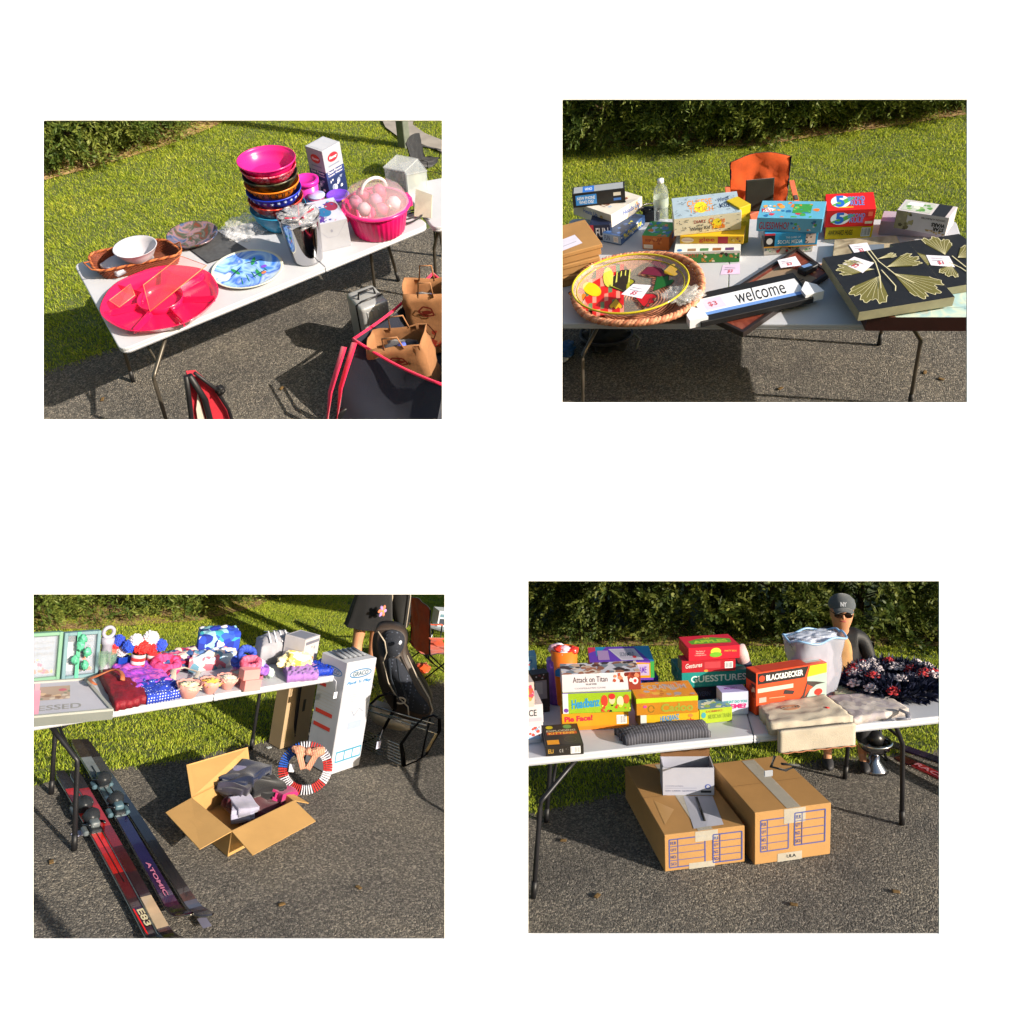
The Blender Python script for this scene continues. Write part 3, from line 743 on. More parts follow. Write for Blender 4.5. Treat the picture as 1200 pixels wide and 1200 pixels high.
# dark slate mat
v = [D.P(*p, h0) for p in ((244, 309), (290, 293), (252, 270), (216, 288))]; c = sum(v, Vector())/4
mb = MB(); mb.poly([(p.x-c.x, p.y-c.y) for p in v], 0, .006, C('#4a4c50', rough=.6, var=.3, scale=30)); mb.tube([(p.x-c.x, p.y-c.y, .006) for p in v], .003, C('#23252a', rough=.5), n=5, closed=True)
single(D, mb, 'placemat', 'dark grey rectangular placemat under the pottery dish', 'placemat', c)
# blue dragonfly plate
b, r = circ(D, h0, 250, 332, 318)
t = thing(D, 'serving_plate', 'large round blue glass plate painted with dragonflies and reeds', 'plate', b, .1)
mb = MB(); mb.lathe([(.001, 0), (r*.7, 0), (r*.9, .012), (r, .022), (r*1.005, .026), (r*.985, .027), (r*.88, .016), (r*.68, .006), (.001, .006)], C('#cfd2c4', rough=.15, var=.03), 64); mb.build('plate', t)
mb = MB(); mb.lathe([(.001, .0072), (r*.67, .0072), (r*.87, .0175), (r*.93, .0225)], mix_tex('pondpaint', ['#2a56c8', '#4a86e8', '#9cc4ee', '#3c6ad8', '#c8dcf0', '#e0d8a8'], 'noise', 4., .15, 0), 64)
def ell(x, y, a, b_, rot, col, z=.009):
    n = 16; mb.add([(x+a*math.cos(2*PI*i/n)*math.cos(rot)-b_*math.sin(2*PI*i/n)*math.sin(rot), y+a*math.cos(2*PI*i/n)*math.sin(rot)+b_*math.sin(2*PI*i/n)*math.cos(rot), z) for i in range(n)], [tuple(range(n))], plast(col, .2))
for x, y, rt_ in ((-.06, .03, .5), (.07, .06, -.3), (.03, -.07, .2)):
    ell(x*r/.2, y*r/.2, .055*r/.2, .006, rt_, '#1a3a5a', .0095)
    for q in (-1, 1): ell(x*r/.2, (y+.004)*r/.2, .042*r/.2, .011*r/.2, rt_+q*1.2, '#2f8a4a' if q > 0 else '#4a6ac0', .009+.0002*q)
for i in range(5): ell(-.1+.05*i, -.1+.012*i, .05, .003, 1.2+.1*i, '#2a7a4a', .0098)
ell(.11, -.03, .022, .018, 0, '#7a48c8', .0101); ell(.07, -.1, .02, .014, .3, '#c87848', .0102)
mb.build('painting', t)
# clear bag of plastic
b = D.P(287, 270, h0); mb = MB(); mb.blob((.17, .12, .07), C('#eef0f6', rough=.12, var=.02, alpha=.28, coat=.8), 3, .45, 2.2, 5, flat=-.3, X=Matrix.Translation((0, 0, .025)))
mb.blob((.09, .07, .035), C('#dfe6f8', rough=.12, var=.1, alpha=.35, coat=.8), 8, .45, 2.5, 4, flat=-.3, X=Matrix.Translation((.08, -.1, .015)))
single(D, mb, 'plastic_bag', 'crumpled clear plastic bag lying left of the bowl stack', 'plastic bag', b, .4)
# stack of tubs
b = D.P(331, 263, h0); R0 = D.W(295, 366, 245, h0+.1)/2*.9
zz = lambda y: D.H(b, 263-(271-y))
BW = [('light blue plastic tub at the bottom of the colourful stack', plast('#2f9ac8', .3), 249, 1.0, .13, []),
      ('red patterned tub second from the bottom of the stack', mix_tex('redpat', ['#c02418', '#d8402c', '#e89880', '#b01c14'], 'voro', 45., .4, 0), 238, .97, .09, []),
      ('blue snowflake tub in the lower half of the stack', plast('#1c34b8', .35), 228, .965, .09, 'snow'),
      ('orange tub with black lettering in the middle of the stack', plast('#e87c14', .35), 219, .955, .08, 'haunt'),
      ('dark green and black tub in the upper half of the stack', mix_tex('darkpat', ['#1c2416', '#36402a', '#14180f', '#4a4a30'], 'voro', 14., .35, 0), 210, .95, .08, []),
      ('red and pink flecked tub second from the top of the stack', mix_tex('pinkfleck', ['#c01c3a', '#d83a5c', '#e898a8', '#b01430', '#d02848'], 'voro', 60., .35, 0), 201, .955, .08, [])]
for lab, m, y, kr, hh, dec in BW:
    z1 = zz(y); zb = max(0., z1-hh-.02); R = R0*kr
    mb = MB(); mb.lathe(wall([(R*.6, 0), (R*.66, .006), (R*.9, (z1-zb)*.55), (R*.97, z1-zb-.012), (R*1.005, z1-zb-.01), (R*1.005, z1-zb)], .004), m, 64)
    if dec:
        Rn = random.Random(4); H_ = z1-zb
        for i in range(16):
            a = -PI/2+(i-8)*.27; zc = H_-.035; rad = lambda z: R*(.9+.07*((z-H_*.55)/(H_*.45)))+.0015
            if dec == 'snow':
                for q in range(3):
                    an = q*PI/3; s_ = .013; P2 = []
                    for e in (-1, 1):
                        zz_ = zc+e*s_*math.sin(an); aa = a+e*s_*math.cos(an)/R; P2.append((rad(zz_)*math.cos(aa), rad(zz_)*math.sin(aa), zz_))
                    mb.tube(P2, .0018, plast('#c8d8f8', .4), n=4)
            else:
                zh = Rn.uniform(.012, .022)
                for e in (-.03, .03): mb.tube([(rad(zc-zh)*math.cos(a+e), rad(zc-zh)*math.sin(a+e), zc-zh), (rad(zc+zh)*math.cos(a+e*1.6), rad(zc+zh)*math.sin(a+e*1.6), zc+zh)], .003, plast('#1a120c', .4), n=4)
                mb.tube([(rad(zc)*math.cos(a-.04), rad(zc)*math.sin(a-.04), zc), (rad(zc)*math.cos(a+.04), rad(zc)*math.sin(a+.04), zc)], .003, plast('#1a120c', .4), n=4)
    single(D, mb, 'tub', lab, 'tub', b+Vector((0, 0, zb)), group='plastic tubs nested in one stack')
z1 = zz(197); R = R0*.95
mb = MB(); mb.lathe(wall([(R*.7, 0), (R*.76, .005), (R*.93, .07), (R, .095), (R*1.05, .098), (R*1.05, .108)], .004)[:-1]+[(.001, .01)], plast('#e0207c', .25), 64)
single(D, mb, 'tub', 'bright pink open tub topmost of the colourful stack', 'tub', b+Vector((0, 0, z1-.085)), group='plastic tubs nested in one stack')
# magenta cup with lid
b, r = circ(D, h0, 356, 375, 244); hh = D.H(b, 209); rt = r*1.35
t = thing(D, 'lidded_cup', 'tall magenta plastic cup with a screw lid behind the tub stack', 'cup', b)
MB().lathe([(.001, 0), (r, 0), (r*1.02, .01), (rt, hh*.9), (.001, hh*.9)], plast('#d23cb0', .3), 40).build('cup', t)
MB().lathe([(rt*1.0, hh*.86), (rt*1.1, hh*.87), (rt*1.12, hh*.98), (rt*1.02, hh), (rt*.85, hh), (rt*.82, hh*.95), (.001, hh*.95)], plast('#d8289c', .3), 40).build('lid', t)
# vacuum-cleaner style carton
navy = '#1c2c5c'
dk = [('r', 0, 0, 1, .42, navy), ('r', 0, .42, 1, .56, '#2c3c78'), ('t', 'Dual Power', .1, .5, .9, .55, '#f0f0f0'), ('t', 'Carpet Washer', .1, .44, .9, .48, '#f0f0f0'), ('e', .5, .8, .28, .09, '#c02838'), ('t', 'Hoover', .3, .77, .72, .83, '#ffffff', {'s': .3}), ('l', [(.2, .65), (.8, .65)], .01, '#8088a0'), ('n', 5, 12, .15, .06, .85, .38, ['#c8ccd8', '#8a94b0', '#e8e8f0'], .03)]
gamebox(D, h0, (369, 228), (388, 235), 171, 'tall white and navy vacuum cleaner carton behind the cups', '#a8acb8', {'front': dk, 'right': dk, 'left': [('r', 0, 0, 1, 1, navy)], 'top': [('r', .1, .1, .9, .9, '#b0b4c0')]}, d=.2, basecol=navy, name='appliance_carton', cat='carton', lidf=.02)
# purple-lid container
b, r = circ(D, h0, 385, 411, 241); hh = D.H(b, 229)
t = thing(D, 'food_container', 'round clear container with a purple lid behind the pink carrier', 'container', b)
MB().lathe(wall([(r*.85, 0), (r*.95, hh*.5), (r, hh)], .003), C('#e6e2f4', rough=.15, alpha=.5), 40).build('body', t)
MB().lathe([(r*1.03, hh-.01), (r*1.05, hh), (r*1.03, hh+.008), (r*.9, hh+.012), (r*.88, hh+.007), (.001, hh+.007)], plast('#6a3cc8', .35), 40).build('lid', t)
b, r = circ(D, h0, 403, 413, 249); hh = D.H(b, 235); MBx = MB().lathe(wall([(r*.8, 0), (r, hh)], .003), plast('#e8a010', .35), 28)
single(D, MBx, 'cup', 'small yellow cup tucked against the left side of the pink carrier', 'cup', b)
# white carton of discs
top = [('r', 0, 0, 1, 1, '#b8bcd0')]+[('e', .22+.28*i, .45+.2*((i*7) % 3-1), .2, .2, c_) for i, c_ in enumerate(['#5a3c8c', '#2a6a9c', '#8c2c4c'])]+[('n', 9, 26, .03, .03, .97, .97, ['#3a4a9c', '#b84a5c', '#6ab0c8', '#e0d8e8', '#40308c'], .018)]
gamebox(D, h0, (374, 297), (412, 288), 265, 'white carton filled with patterned discs beside the steel bucket', '#a6a8b2', {'front': [('l', [(.0, .98), (.35, .45), (.65, .45), (1, .98)], .004, '#9a9cac'), ('e', .5, .68, .035, .06, '#8a8c9c')], 'right': [('l', [(.1, .1), (.9, .15)], .003, '#a4a6b4')], 'top': top}, back=(360, 238), name='disc_carton', cat='carton', lidf=.05)
b = D.P(372, 252, h0); mb = MB()
for i in range(5): mb.lathe([(.001, .1+i*.012), (.065, .1+i*.012), (.065, .11+i*.012), (.001, .11+i*.012)], plast(['#7a5cb8', '#c8c0e0', '#3c6cc0', '#b04a7c', '#a8b4e0'][i], .2), 30, X=Matrix.Translation((.006*i, 0, 0)))
mb.lathe([(.001, 0), (.06, 0), (.06, .1), (.001, .1)], thinclear('#e8e8ff', .5), 30)
single(D, mb, 'disc_spindle', 'short stack of shiny discs behind the steel bucket', 'disc stack', b)
# steel bucket
b, r = circ(D, h0, 343, 379, 303); hh = D.H(b, 252); rt = D.W(336, 385, 255, h0+hh)/2
t = thing(D, 'ice_bucket', 'polished steel ice bucket filled with wrapped cutlery', 'bucket', b)
MB().lathe(wall([(r*.86, 0), (r*.97, .006), (r, .02), (rt*.97, hh*.9), (rt, hh), (rt*1.03, hh+.003)], .004), C('#b8b8bc', rough=.06, var=.03, metal=1.), 64).build('body', t)
Rn = random.Random(2); mb = MB(); mb.blob((rt*.9, rt*.9, .06), C('#e8ecf8', rough=.08, var=.1, alpha=.3, coat=1.), 5, .45, 2.5, 4, X=Matrix.Translation((0, 0, hh-.02)))
for i in range(14):
    a = Rn.uniform(0, 6.3); e = Vector((math.cos(a), math.sin(a), 0))*rt*.8; mb.tube([e*-.4+Vector((0, 0, hh-.05)), e+Vector((0, 0, hh+Rn.uniform(.01, .05)))], .006, Rn.choice([metalm('#c8c8d0', .12), plast('#202028', .3), plast('#a83048', .3), metalm('#8a8a98', .1)]), n=6)
mb.build('wrapped_cutlery', t)
# pink carrier
b, r = circ(D, h0, 415, 475, 269); hh = D.H(b, 241); rt = D.W(405, 486, 245, h0+hh)/2*.95
t = thing(D, 'cupcake_carrier', 'round hot pink cupcake carrier with a clear domed lid and handle', 'carrier', b)
MB().lathe(wall([(r*.93, 0), (r*.98, .008), (rt*.93, hh*.85), (rt*.97, hh)], .005), plast('#e4126c', .3), 120, rip=.014, ripn=36).build('base', t)
mb = MB(); mb.lathe([(rt*.94, hh), (rt*1.03, hh+.002), (rt*1.06, hh+.012), (rt*1.02, hh+.024), (rt*.94, hh+.024)], plast('#ec2a7c', .25), 64)
for a in (-.15, PI-.15): mb.box((rt*1.04*math.cos(a), rt*1.04*math.sin(a), hh-.015), (.04, .09, .075), plast('#ec2a7c', .25), bev=.008, rz=a)
mb.build('clasp_ring', t)
lidm = C('#e8dce4', rough=.08, var=.02, alpha=.26, coat=1.); dz = D.H(b, 216)-hh
MB().lathe([(rt*1.0, hh+.02), (rt*.95, hh+dz*.4), (rt*.8, hh+dz*.72), (rt*.5, hh+dz*.93), (rt*.15, hh+dz), (.001, hh+dz)], lidm, 96, rip=.012, ripn=12).build('dome_lid', t)
mb = MB(); Rn = random.Random(3)
for i in range(7):
    a = 2*PI*i/7; q = .6 if i else 0; mb.lathe([(.001, 0), (.035, 0), (.05, .05), (.03, .08), (.001, .085)], plast(Rn.choice(['#c86c90', '#c8a0b0', '#c83c68']), .5), 20, X=Matrix.Translation((rt*q*math.cos(a), rt*q*math.sin(a), hh+.0)))
mb.build('cups_inside', t)
zt = hh+dz; MB().tube([(rt*.42*math.cos(x), 0, zt-.045+.09*math.sin(x)) for x in [PI*i/16 for i in range(17)]], .011, C('#efeaf0', rough=.15, alpha=.6), n=8, flat=1.).build('handle', t)
# second table and what stands on it
folding_table(D, 'second white folding table at the far right, mostly out of frame, beyond the pink carrier', (509, 268), (580, 246), (566, 200), (468, 217), .8, [(0, 0, (512, 352)), (0, 1, (520, 300))], STEEL)
def binc(px_l, px_r, yb, yt, label, d, col='#b8c0c4'):
    c_, rz, w_, d_, H_ = placebox(D, h0, px_l, px_r, yt, None, d); t = thing(D, 'storage_bin', label, 'bin', c_, rz); mb = MB(); m = C(col, rough=.2, var=.05, alpha=.32)
    mb.box((0, 0, .003), (w_*.9, d_*.9, .005), m)
    for sx, sy, a_, b_ in ((1, 0, .004, d_), (-1, 0, .004, d_), (0, 1, w_, .004), (0, -1, w_, .004)): mb.box((sx*w_*.48, sy*d_*.48, H_/2), (a_, b_, H_), m)
    mb.build('tub_body', t); MB().box((0, 0, H_+.006), (w_*1.06, d_*1.06, .014), C('#c8ccd0', rough=.25, alpha=.4), bev=.004).build('lid', t)
    mb = MB(); mb.blob((w_*.32, d_*.32, H_*.3), C('#a8a890', rough=.5), 6, .4, 3, 3, X=Matrix.Translation((0, 0, H_*.45))); mb.build('contents', t)
binc((453, 221), (477, 226), 222, 197, 'taller frosted clear storage bin on the far second table', .22)
binc((479, 229), (502, 224), 226, 206, 'lower frosted clear storage bin right of the taller one', .2, '#dfe8e8')
panelpx(D, [(486, 254), (506, 256), (507, 229), (488, 222)], [h0+.01, h0+.01, h0+.14, h0+.16], cloth('#b4b2a4'), 'dish_towel', 'folded pale grey towel propped on the far second table', 'towel', .02)
b = D.P(482, 258, h0); mb = MB(); mb.tube([(.12*math.cos(a)*(1-a*.02), .07*math.sin(a)*(1-a*.02), .01+.004*a) for a in [i*.4 for i in range(28)]], .012, cloth('#17181a'), n=6, flat=.5)
single(D, mb, 'strap', 'coiled black strap where the two tables meet', 'strap', b, .2)
camp_chair(D, D.P(500, 209), .5, 'dark folding camp chair on the grass beyond the second table', '#24262c', k=.4)
# post and path
path = [(452, 100), (447, 141), (452, 152), (468, 164), (492, 171), (518, 181), (580, 196), (580, 180), (518, 167), (498, 159), (484, 149), (486, 135), (500, 100)]
flat(D, pxp(D, path), .03, C('#8a8580', rough=.9, var=.2, bump=.3), 'path')
b = D.P(474, 172); mb = MB(); mb.box((0, 0, 1.1), (.1, .1, 2.2), C('#6a7268', rough=.8, var=.25, scale=12, bump=.3), bev=.006); mb.box((.058, 0, 1.1), (.012, .06, 2.2), C('#3c3a34', rough=.8), bev=.002)
single(D, mb, 'wooden_post', 'weathered grey green post standing beside the curving path', 'post', b, .4)
# silver suitcase
c_, rz, w_, d_, H_ = placebox(D, .0, (434, 424), (464, 412), 362, None, .26)
t = thing(D, 'suitcase', 'small silver hard shell suitcase on the asphalt beside the paper bags', 'suitcase', c_, rz)
mb = MB(); sv = C('#a8aaad', rough=.3, var=.08, metal=.25); mb.box((0, 0, H_*.5), (w_, d_, H_*.96), sv, bev=.03, seg=3)
for x in (-.3, -.1, .1, .3): mb.box((x*w_, -d_/2-.002, H_*.5), (.012, .008, H_*.8), sv, bev=.002)
mb.build('shell', t); MB().tube([(-w_*.51, -d_*.2, .04), (-w_*.51, -d_*.2, H_*.96), (-w_*.3, -d_*.2, H_*1.0), (w_*.45, -d_*.2, H_*1.0)], .007, plast('#26262a'), n=6).build('seam', t)
MB().tube([(-.07, 0, H_*.97), (-.06, 0, H_+.04), (.06, 0, H_+.04), (.07, 0, H_*.97)], .009, plast('#222226')).build('handle', t)
# navy wagon bag
hw = .52; q = [D.P(x, y, hw) for x, y in ((414, 398), (520, 452), (582, 372), (507, 321))]; c_ = sum(q, Vector())/4; c_.z = 0; q = [Vector((p.x-c_.x, p.y-c_.y, hw)) for p in q]
t = thing(D, 'fabric_wagon', 'navy fabric wagon with pink piping holding two brown paper bags', 'wagon', c_); nav = cloth('#11182c'); pkm = cloth('#e81c50')
g_ = [D.P(x, y, .08)-c_ for x, y in ((396, 492), (500, 560), (575, 440), (500, 392))]
mb = MB(); NS = 14
for i in range(4):
    a, b2, c2, d2 = q[i], q[(i+1) % 4], Vector((*g_[(i+1) % 4][:2], .08)), Vector((*g_[i][:2], .08)); vs = []; nr = (b2-a).cross(d2-a).normalized()
    for v_ in range(9):
        for u_ in range(NS+1):
            u, v = u_/NS, v_/8; p = a.lerp(b2, u).lerp(d2.lerp(c2, u), v); p = p+nr*(.05*math.sin(PI*u)*math.sin(PI*min(1, v+.2))+.02*noise.noise(Vector((u*4+i*3, v*3, 1)))); p.z -= .035*math.sin(PI*u)*(1-v); vs.append(p)
    mb.add(vs, [(r_*(NS+1)+k, r_*(NS+1)+k+1, (r_+1)*(NS+1)+k+1, (r_+1)*(NS+1)+k) for r_ in range(8) for k in range(NS)], nav, True)
mb.add([Vector((*g_[i][:2], .08)) for i in range(4)], [(0, 1, 2, 3)], nav); mb.build('fabric_body', t)
mb = MB()
for i in range(4): mb.tube([q[i].lerp(q[(i+1) % 4], u)+Vector((0, 0, .004-.035*math.sin(PI*u))) for u in [k/10 for k in range(11)]], .011, pkm, n=7)
mb.build('rim_piping', t)
for off in (-.035, .045):
    MB().tube([q[0]+Vector((off-.05, -.02, -.01)), (q[0]+Vector((*g_[0][:2], .08)))/2+Vector((off-.11, -.05, 0)), Vector((g_[0].x+off-.06, g_[0].y, .05))], .034, pkm, n=8, flat=.25).build('strap', t)
for i in range(4):
    p = g_[i]; MB().lathe([(.001, -.02), (.07, -.02), (.08, -.012), (.08, .012), (.07, .02), (.001, .02)], plast('#18181a'), 24, X=Matrix.Translation((p.x*.92, p.y*.92, .08))@Matrix.Rotation(PI/2, 4, 'X')).build('wheel', t)
kraft = C('#9a6c48', rough=.85, var=.12, scale=7, bump=.4, bscale=30)
def paperbag(loc, rz, w_, d_, H_, label, tilt=None):
    t = thing(D, 'paper_bag', label, 'paper bag', loc, rz, tilt=tilt); mb = MB(); R = random.Random(int(w_*100)); vs = []; K = 24; rows = 8; base = []
    for i in range(K):
        a = i/K*4; s_ = int(a); f = a-s_; c4 = [(-1, -1), (1, -1), (1, 1), (-1, 1)]; p, n_ = c4[s_], c4[(s_+1) % 4]; base.append(((p[0]+(n_[0]-p[0])*f)*w_/2, (p[1]+(n_[1]-p[1])*f)*d_/2))
    for r_ in range(rows+1):
        z = r_/rows
        for i, (x, y) in enumerate(base):
            e = .02*noise.noise(Vector((x*9, y*9, z*5)))*(.4+z); sc_ = 1+.05*z; vs.append((x*sc_+e, y*sc_+e, z*H_+(.02*noise.noise(Vector((x*12, y*12, 7))) if r_ == rows else 0)))
    n0 = len(vs); vs += [(x*.975, y*.975, z-.001) for x, y, z in vs[:n0]]
    fs = [(r_*K+i, r_*K+(i+1) % K, (r_+1)*K+(i+1) % K, (r_+1)*K+i) for r_ in range(rows) for i in range(K)]
    fs += [tuple(n0+k for k in f[::-1]) for f in fs]+[tuple(n0+i for i in range(K))]+[(rows*K+i, rows*K+(i+1) % K, n0+rows*K+(i+1) % K, n0+rows*K+i) for i in range(K)]
    mb.add(vs, fs, kraft, True)
    mb.deco((-w_*.52, -d_*.53-.012, H_*.1), (w_*1.04, 0, 0), (0, -.0, H_*.8), [('n', 3, 3, .2, .1, .8, .4, ['#8c3424'], .05), ('l', [(.3, .8), (.42, .9), (.6, .86), (.66, .72), (.45, .7), (.3, .8)], .012, '#5c1c14'), ('e', .5, .78, .12, .04, '#5c1c14'), ('l', [(.35, .5), (.4, .3), (.6, .22), (.66, .34), (.5, .52), (.36, .55), (.5, .28)], .009, '#4c2018'), ('t', 'Lunch', .3, .05, .8, .18, '#a82a24', {'s': .4})])
    mb.build('bag', t)
    for s_ in (-1, 1): MB().tube([(-w_*.18, s_*d_*.53, H_*.95), (-w_*.14, s_*d_*.55, H_*1.18), (w_*.14, s_*d_*.55, H_*1.18), (w_*.18, s_*d_*.53, H_*.95)], .006, kraft, n=6).build('handle', t)
    mb = MB(); mb.blob((w_*.4, d_*.4, .05), cloth('#3a3a44'), 3, .5, 3, 3, X=Matrix.Translation((0, 0, H_*.74))); mb.lathe([(.001, 0), (.03, 0), (.03, .04), (.001, .045)], plast('#5a6cc8'), 20, X=Matrix.Translation((.03, -.03, H_*.8))); mb.build('contents', t)
paperbag(D.P(486, 452, .12), -.7, .38, .22, .44, 'nearer brown paper bag with red and black print in the navy wagon', Matrix.Rotation(-.2, 4, 'Y'))
paperbag(D.P(506, 404, .12), -.6, .3, .2, .52, 'farther brown paper bag standing behind the printed one in the navy wagon')
# red folded seat at the bottom edge
b = D.P(250, 545); t = thing(D, 'folded_beach_chair', 'red folded chair with black frame at the bottom edge of the asphalt', 'folding chair', b)
def pv(x, y, o=0.): return PV(D, x, y, b, o)-b
def ribbon(ps, th, m, name, t, off=.0):
    v = [pv(x, y, off) for x, y in ps]; n = D.near(b, 0)*th; k = len(v)
    MB().add(v+[p-n for p in v], [tuple(range(k)), tuple(range(k, 2*k))[::-1]]+[(i, (i+1) % k, k+(i+1) % k, k+i) for i in range(k)], m).build(name, t)
ribbon([(221, 442), (232, 441), (252, 458), (266, 478), (276, 505), (252, 540), (228, 540), (224, 480)], .07, cloth('#b8142c'), 'seat_fabric', t)
ribbon([(232, 462), (240, 490), (246, 515), (236, 520), (230, 480)], .012, cloth('#d8c8bc'), 'trim', t, .02)
for pts, r_ in (([(218, 441), (222, 470), (226, 505), (230, 545)], .016), ([(222, 440), (240, 468), (247, 495), (250, 545)], .02), ([(228, 437), (252, 455), (268, 480), (280, 520)], .012)):
    MB().tube([pv(x, y, .03) for x, y in pts], r_, plast('#16161a', .5)).build('frame_tube', t)
MB().blob((.03, .03, .03), plast('#141416', .5), 2, .3, X=Matrix.Translation(pv(258, 457, .03))).build('knob', t)
# ================================================================ more shared kinds
def clothquad(D, pts, h, th, mat, name, label, cat, amp=.015, fr=9., seed=0, hs=None, puff=.0, nx=26, ny=18, group=None, edge=.01, parts=None):
    """soft folded cloth over the quad FL, FR, BR, BL"""
    hs = hs or [h]*4; v = [D.P(x, y, q) for (x, y), q in zip(pts, hs)]; c = sum(v, Vector())/4; c.z = min(hs); q = [p-c for p in v]
    def dr(x, y, z):
        u, w_ = x+.5, y+.5; p = q[0].lerp(q[1], u).lerp(q[3].lerp(q[2], u), w_); b = puff*(max(0, math.sin(PI*min(1, max(0, u))))*max(0, math.sin(PI*min(1, max(0, w_)))))**.5 if z > 0 else 0
        return p.x, p.y, p.z+z+b
    mb = MB(); mb.sheet(1., 1., th, mat, seed, amp, fr, nx, ny, drape=dr, edge=edge*6)
    if parts: parts(mb, q)
    return single(D, mb, name, label, cat, c, group=group)
def canvas(D, pts, ht, th, side, top, name, label, cat, items, border=None, group=None, lip=None):
    v = [D.P(x, y, ht) for x, y in pts]; c = sum(v, Vector())/4; c.z = ht-th; q = [Vector((p.x-c.x, p.y-c.y, th)) for p in v]
    t = thing(D, name, label, cat, c, 0, group); mb = MB(); mb.poly([p[:2] for p in q], 0, th, side); mb.build('side', t)
    mb = MB(); e = [p.lerp(sum(q, Vector())/4, .004)+Vector((0, 0, .001)) for p in q]; mb.add(e, [(0, 1, 2, 3)], top); mb.deco(e[0], e[1]-e[0], e[3]-e[0], items); mb.build('picture', t)
    if border:
        mb = MB()
        for i in range(4):
            a, b = q[i], q[(i+1) % 4]; n = (b-a).normalized(); o = Vector((-n.y, n.x, 0)); a2, b2 = a+o*border[0]+n*border[0], b+o*border[0]-n*border[0]; z = Vector((0, 0, border[2]))
            mb.add([a, b, b2, a2, a+z, b+z, b2+z, a2+z], [(4, 5, 6, 7), (0, 1, 5, 4), (3, 7, 6, 2)], border[1])
        mb.build('frame', t)
    return t
def leafdeco(cx, cy, ang, R, spread=1.5, fill='#6e6a38', line='#cfc9a4', n=22, asp=1., lob=3):
    ps = [(cx, cy)]; 
    for i in range(n+1):
        t = ang-spread/2+spread*i/n; r = R*(.8+.2*abs(math.sin(lob*PI*i/n))+.05*math.sin(i*2.3)-.14*(abs(i/n-.5)*2)**2); ps.append((cx+r*math.cos(t)*asp, cy+r*math.sin(t)))
    out = [('p', ps, fill), ('l', ps[1:], .0045, line)]
    for i in range(1, 8):
        t = ang-spread/2+spread*i/8; out.append(('l', [(cx, cy), (cx+R*.5*math.cos(t*.9+ang*.1)*asp, cy+R*.5*math.sin(t*.9+ang*.1)), (cx+R*.84*math.cos(t)*asp, cy+R*.84*math.sin(t))], .0022, line))
    return out
def flatshape(mb, D, c, pts, h, col, z):
    v = [D.P(x, y, h)-c for x, y in pts]; mb.add([(p.x, p.y, z) for p in v], [tuple(range(len(v)))], card(col) if isinstance(col, str) else col)

# ================================================================ PLOT 2: board games and canvases
D = TR; h0 = TH+.001; gold = ['#c8a050']
tanb = C('#a07848', rough=.75, var=.15, scale=6, bump=.2)
# three cardboard trays
c_, rz, w_, d_, H_ = placebox(D, h0, (628, 346), (703, 327), 0, None, .42, .085)
for i, (lab, dx) in enumerate((('flat tan cardboard tray at the bottom of the left pile', 0), ('flat tan cardboard tray in the middle of the left pile', .012), ('flat tan cardboard tray with a white label topmost of the left pile', .03))):
    t = thing(D, 'cardboard_tray', lab, 'cardboard tray', c_+Vector((dx, .01*i, .088*i)), rz+.03*(i-1), 'cardboard trays piled at the left end')
    MB().box((0, 0, .028), (w_*.96, d_*.96, .055), tanb, bev=.003).build('tray', t)
    mb = MB(); mb.box((0, 0, .068), (w_, d_, .03), tanb, bev=.004)
    if i == 2: mb.faces(w_, d_, .053, .083, {'top': [('p', [(.35, .1), (.75, .2), (.72, .55), (.32, .45)], '#cfcde0'), ('l', [(.42, .25), (.68, .31)], .006, '#8a88a0')]})
    mb.build('lid', t)
# pile at the left: two boxes, long white box, black box
tb, hB, _ = gamebox(D, h0, (728, 288), (756, 263), 277, 'blue party game box at the bottom of the left games pile', '#34568c', {'front': [('n', 1, 20, .02, .1, .98, .95, ['#c8c040', '#6a8cc0', '#203868', '#d8d8e0'], .02), ('t', 'PICTIONARY', .15, .25, .85, .7, '#d8cc38')], 'left': [('r', 0, 0, 1, 1, '#8aa4c4'), ('bars', .6, .15, .85, .8), ('t', 'FUN', .1, .2, .4, .8, '#22386c')], 'top': [('r', .05, .05, .95, .95, '#243c60'), ('n', 2, 14, .05, .05, .95, .95, ['#4a6ca8', '#b8b040'], .03)]}, back=(702, 276))
pbox(D, h0, (692, 282), (716, 281), 264, 'small navy box with white lettering under the long white box', '#1c2440', {'front': [('t', 'FUN', .3, .2, .9, .8, '#d8d8e0'), ('r', .0, .0, .2, 1, '#b83040')], 'right': []}, d=.2, name='board_game_box', cat='game box')
hu = [('t', 'Heads Up', .38, .25, .92, .75, '#3c64b8'), ('n', 3, 10, .7, .1, .98, .9, ['#e8a040', '#9cc0e8'], .012), ('e', .1, .3, .03, .12, '#c8c8c8')]
_, hU, _ = gamebox(D, hB, (717, 267), (753, 245), 252, 'long white guessing game box lying across the left games pile', '#d4cfc8', {'front': hu, 'left': [('t', 'Heads Up', .28, .35, .65, .8, '#3c64b8'), ('e', .75, .5, .04, .2, '#b89c68'), ('t', '300', .82, .2, .9, .5, '#888078')], 'top': [('n', 8, 30, .1, .1, .9, .9, ['#c8b090', '#8c5a48', '#e0d0b0', '#a8b8d0'], .04), ('t', 'HEADS UP', .2, .3, .8, .6, '#7c4c3c')]}, back=(655, 246), lidf=.05)
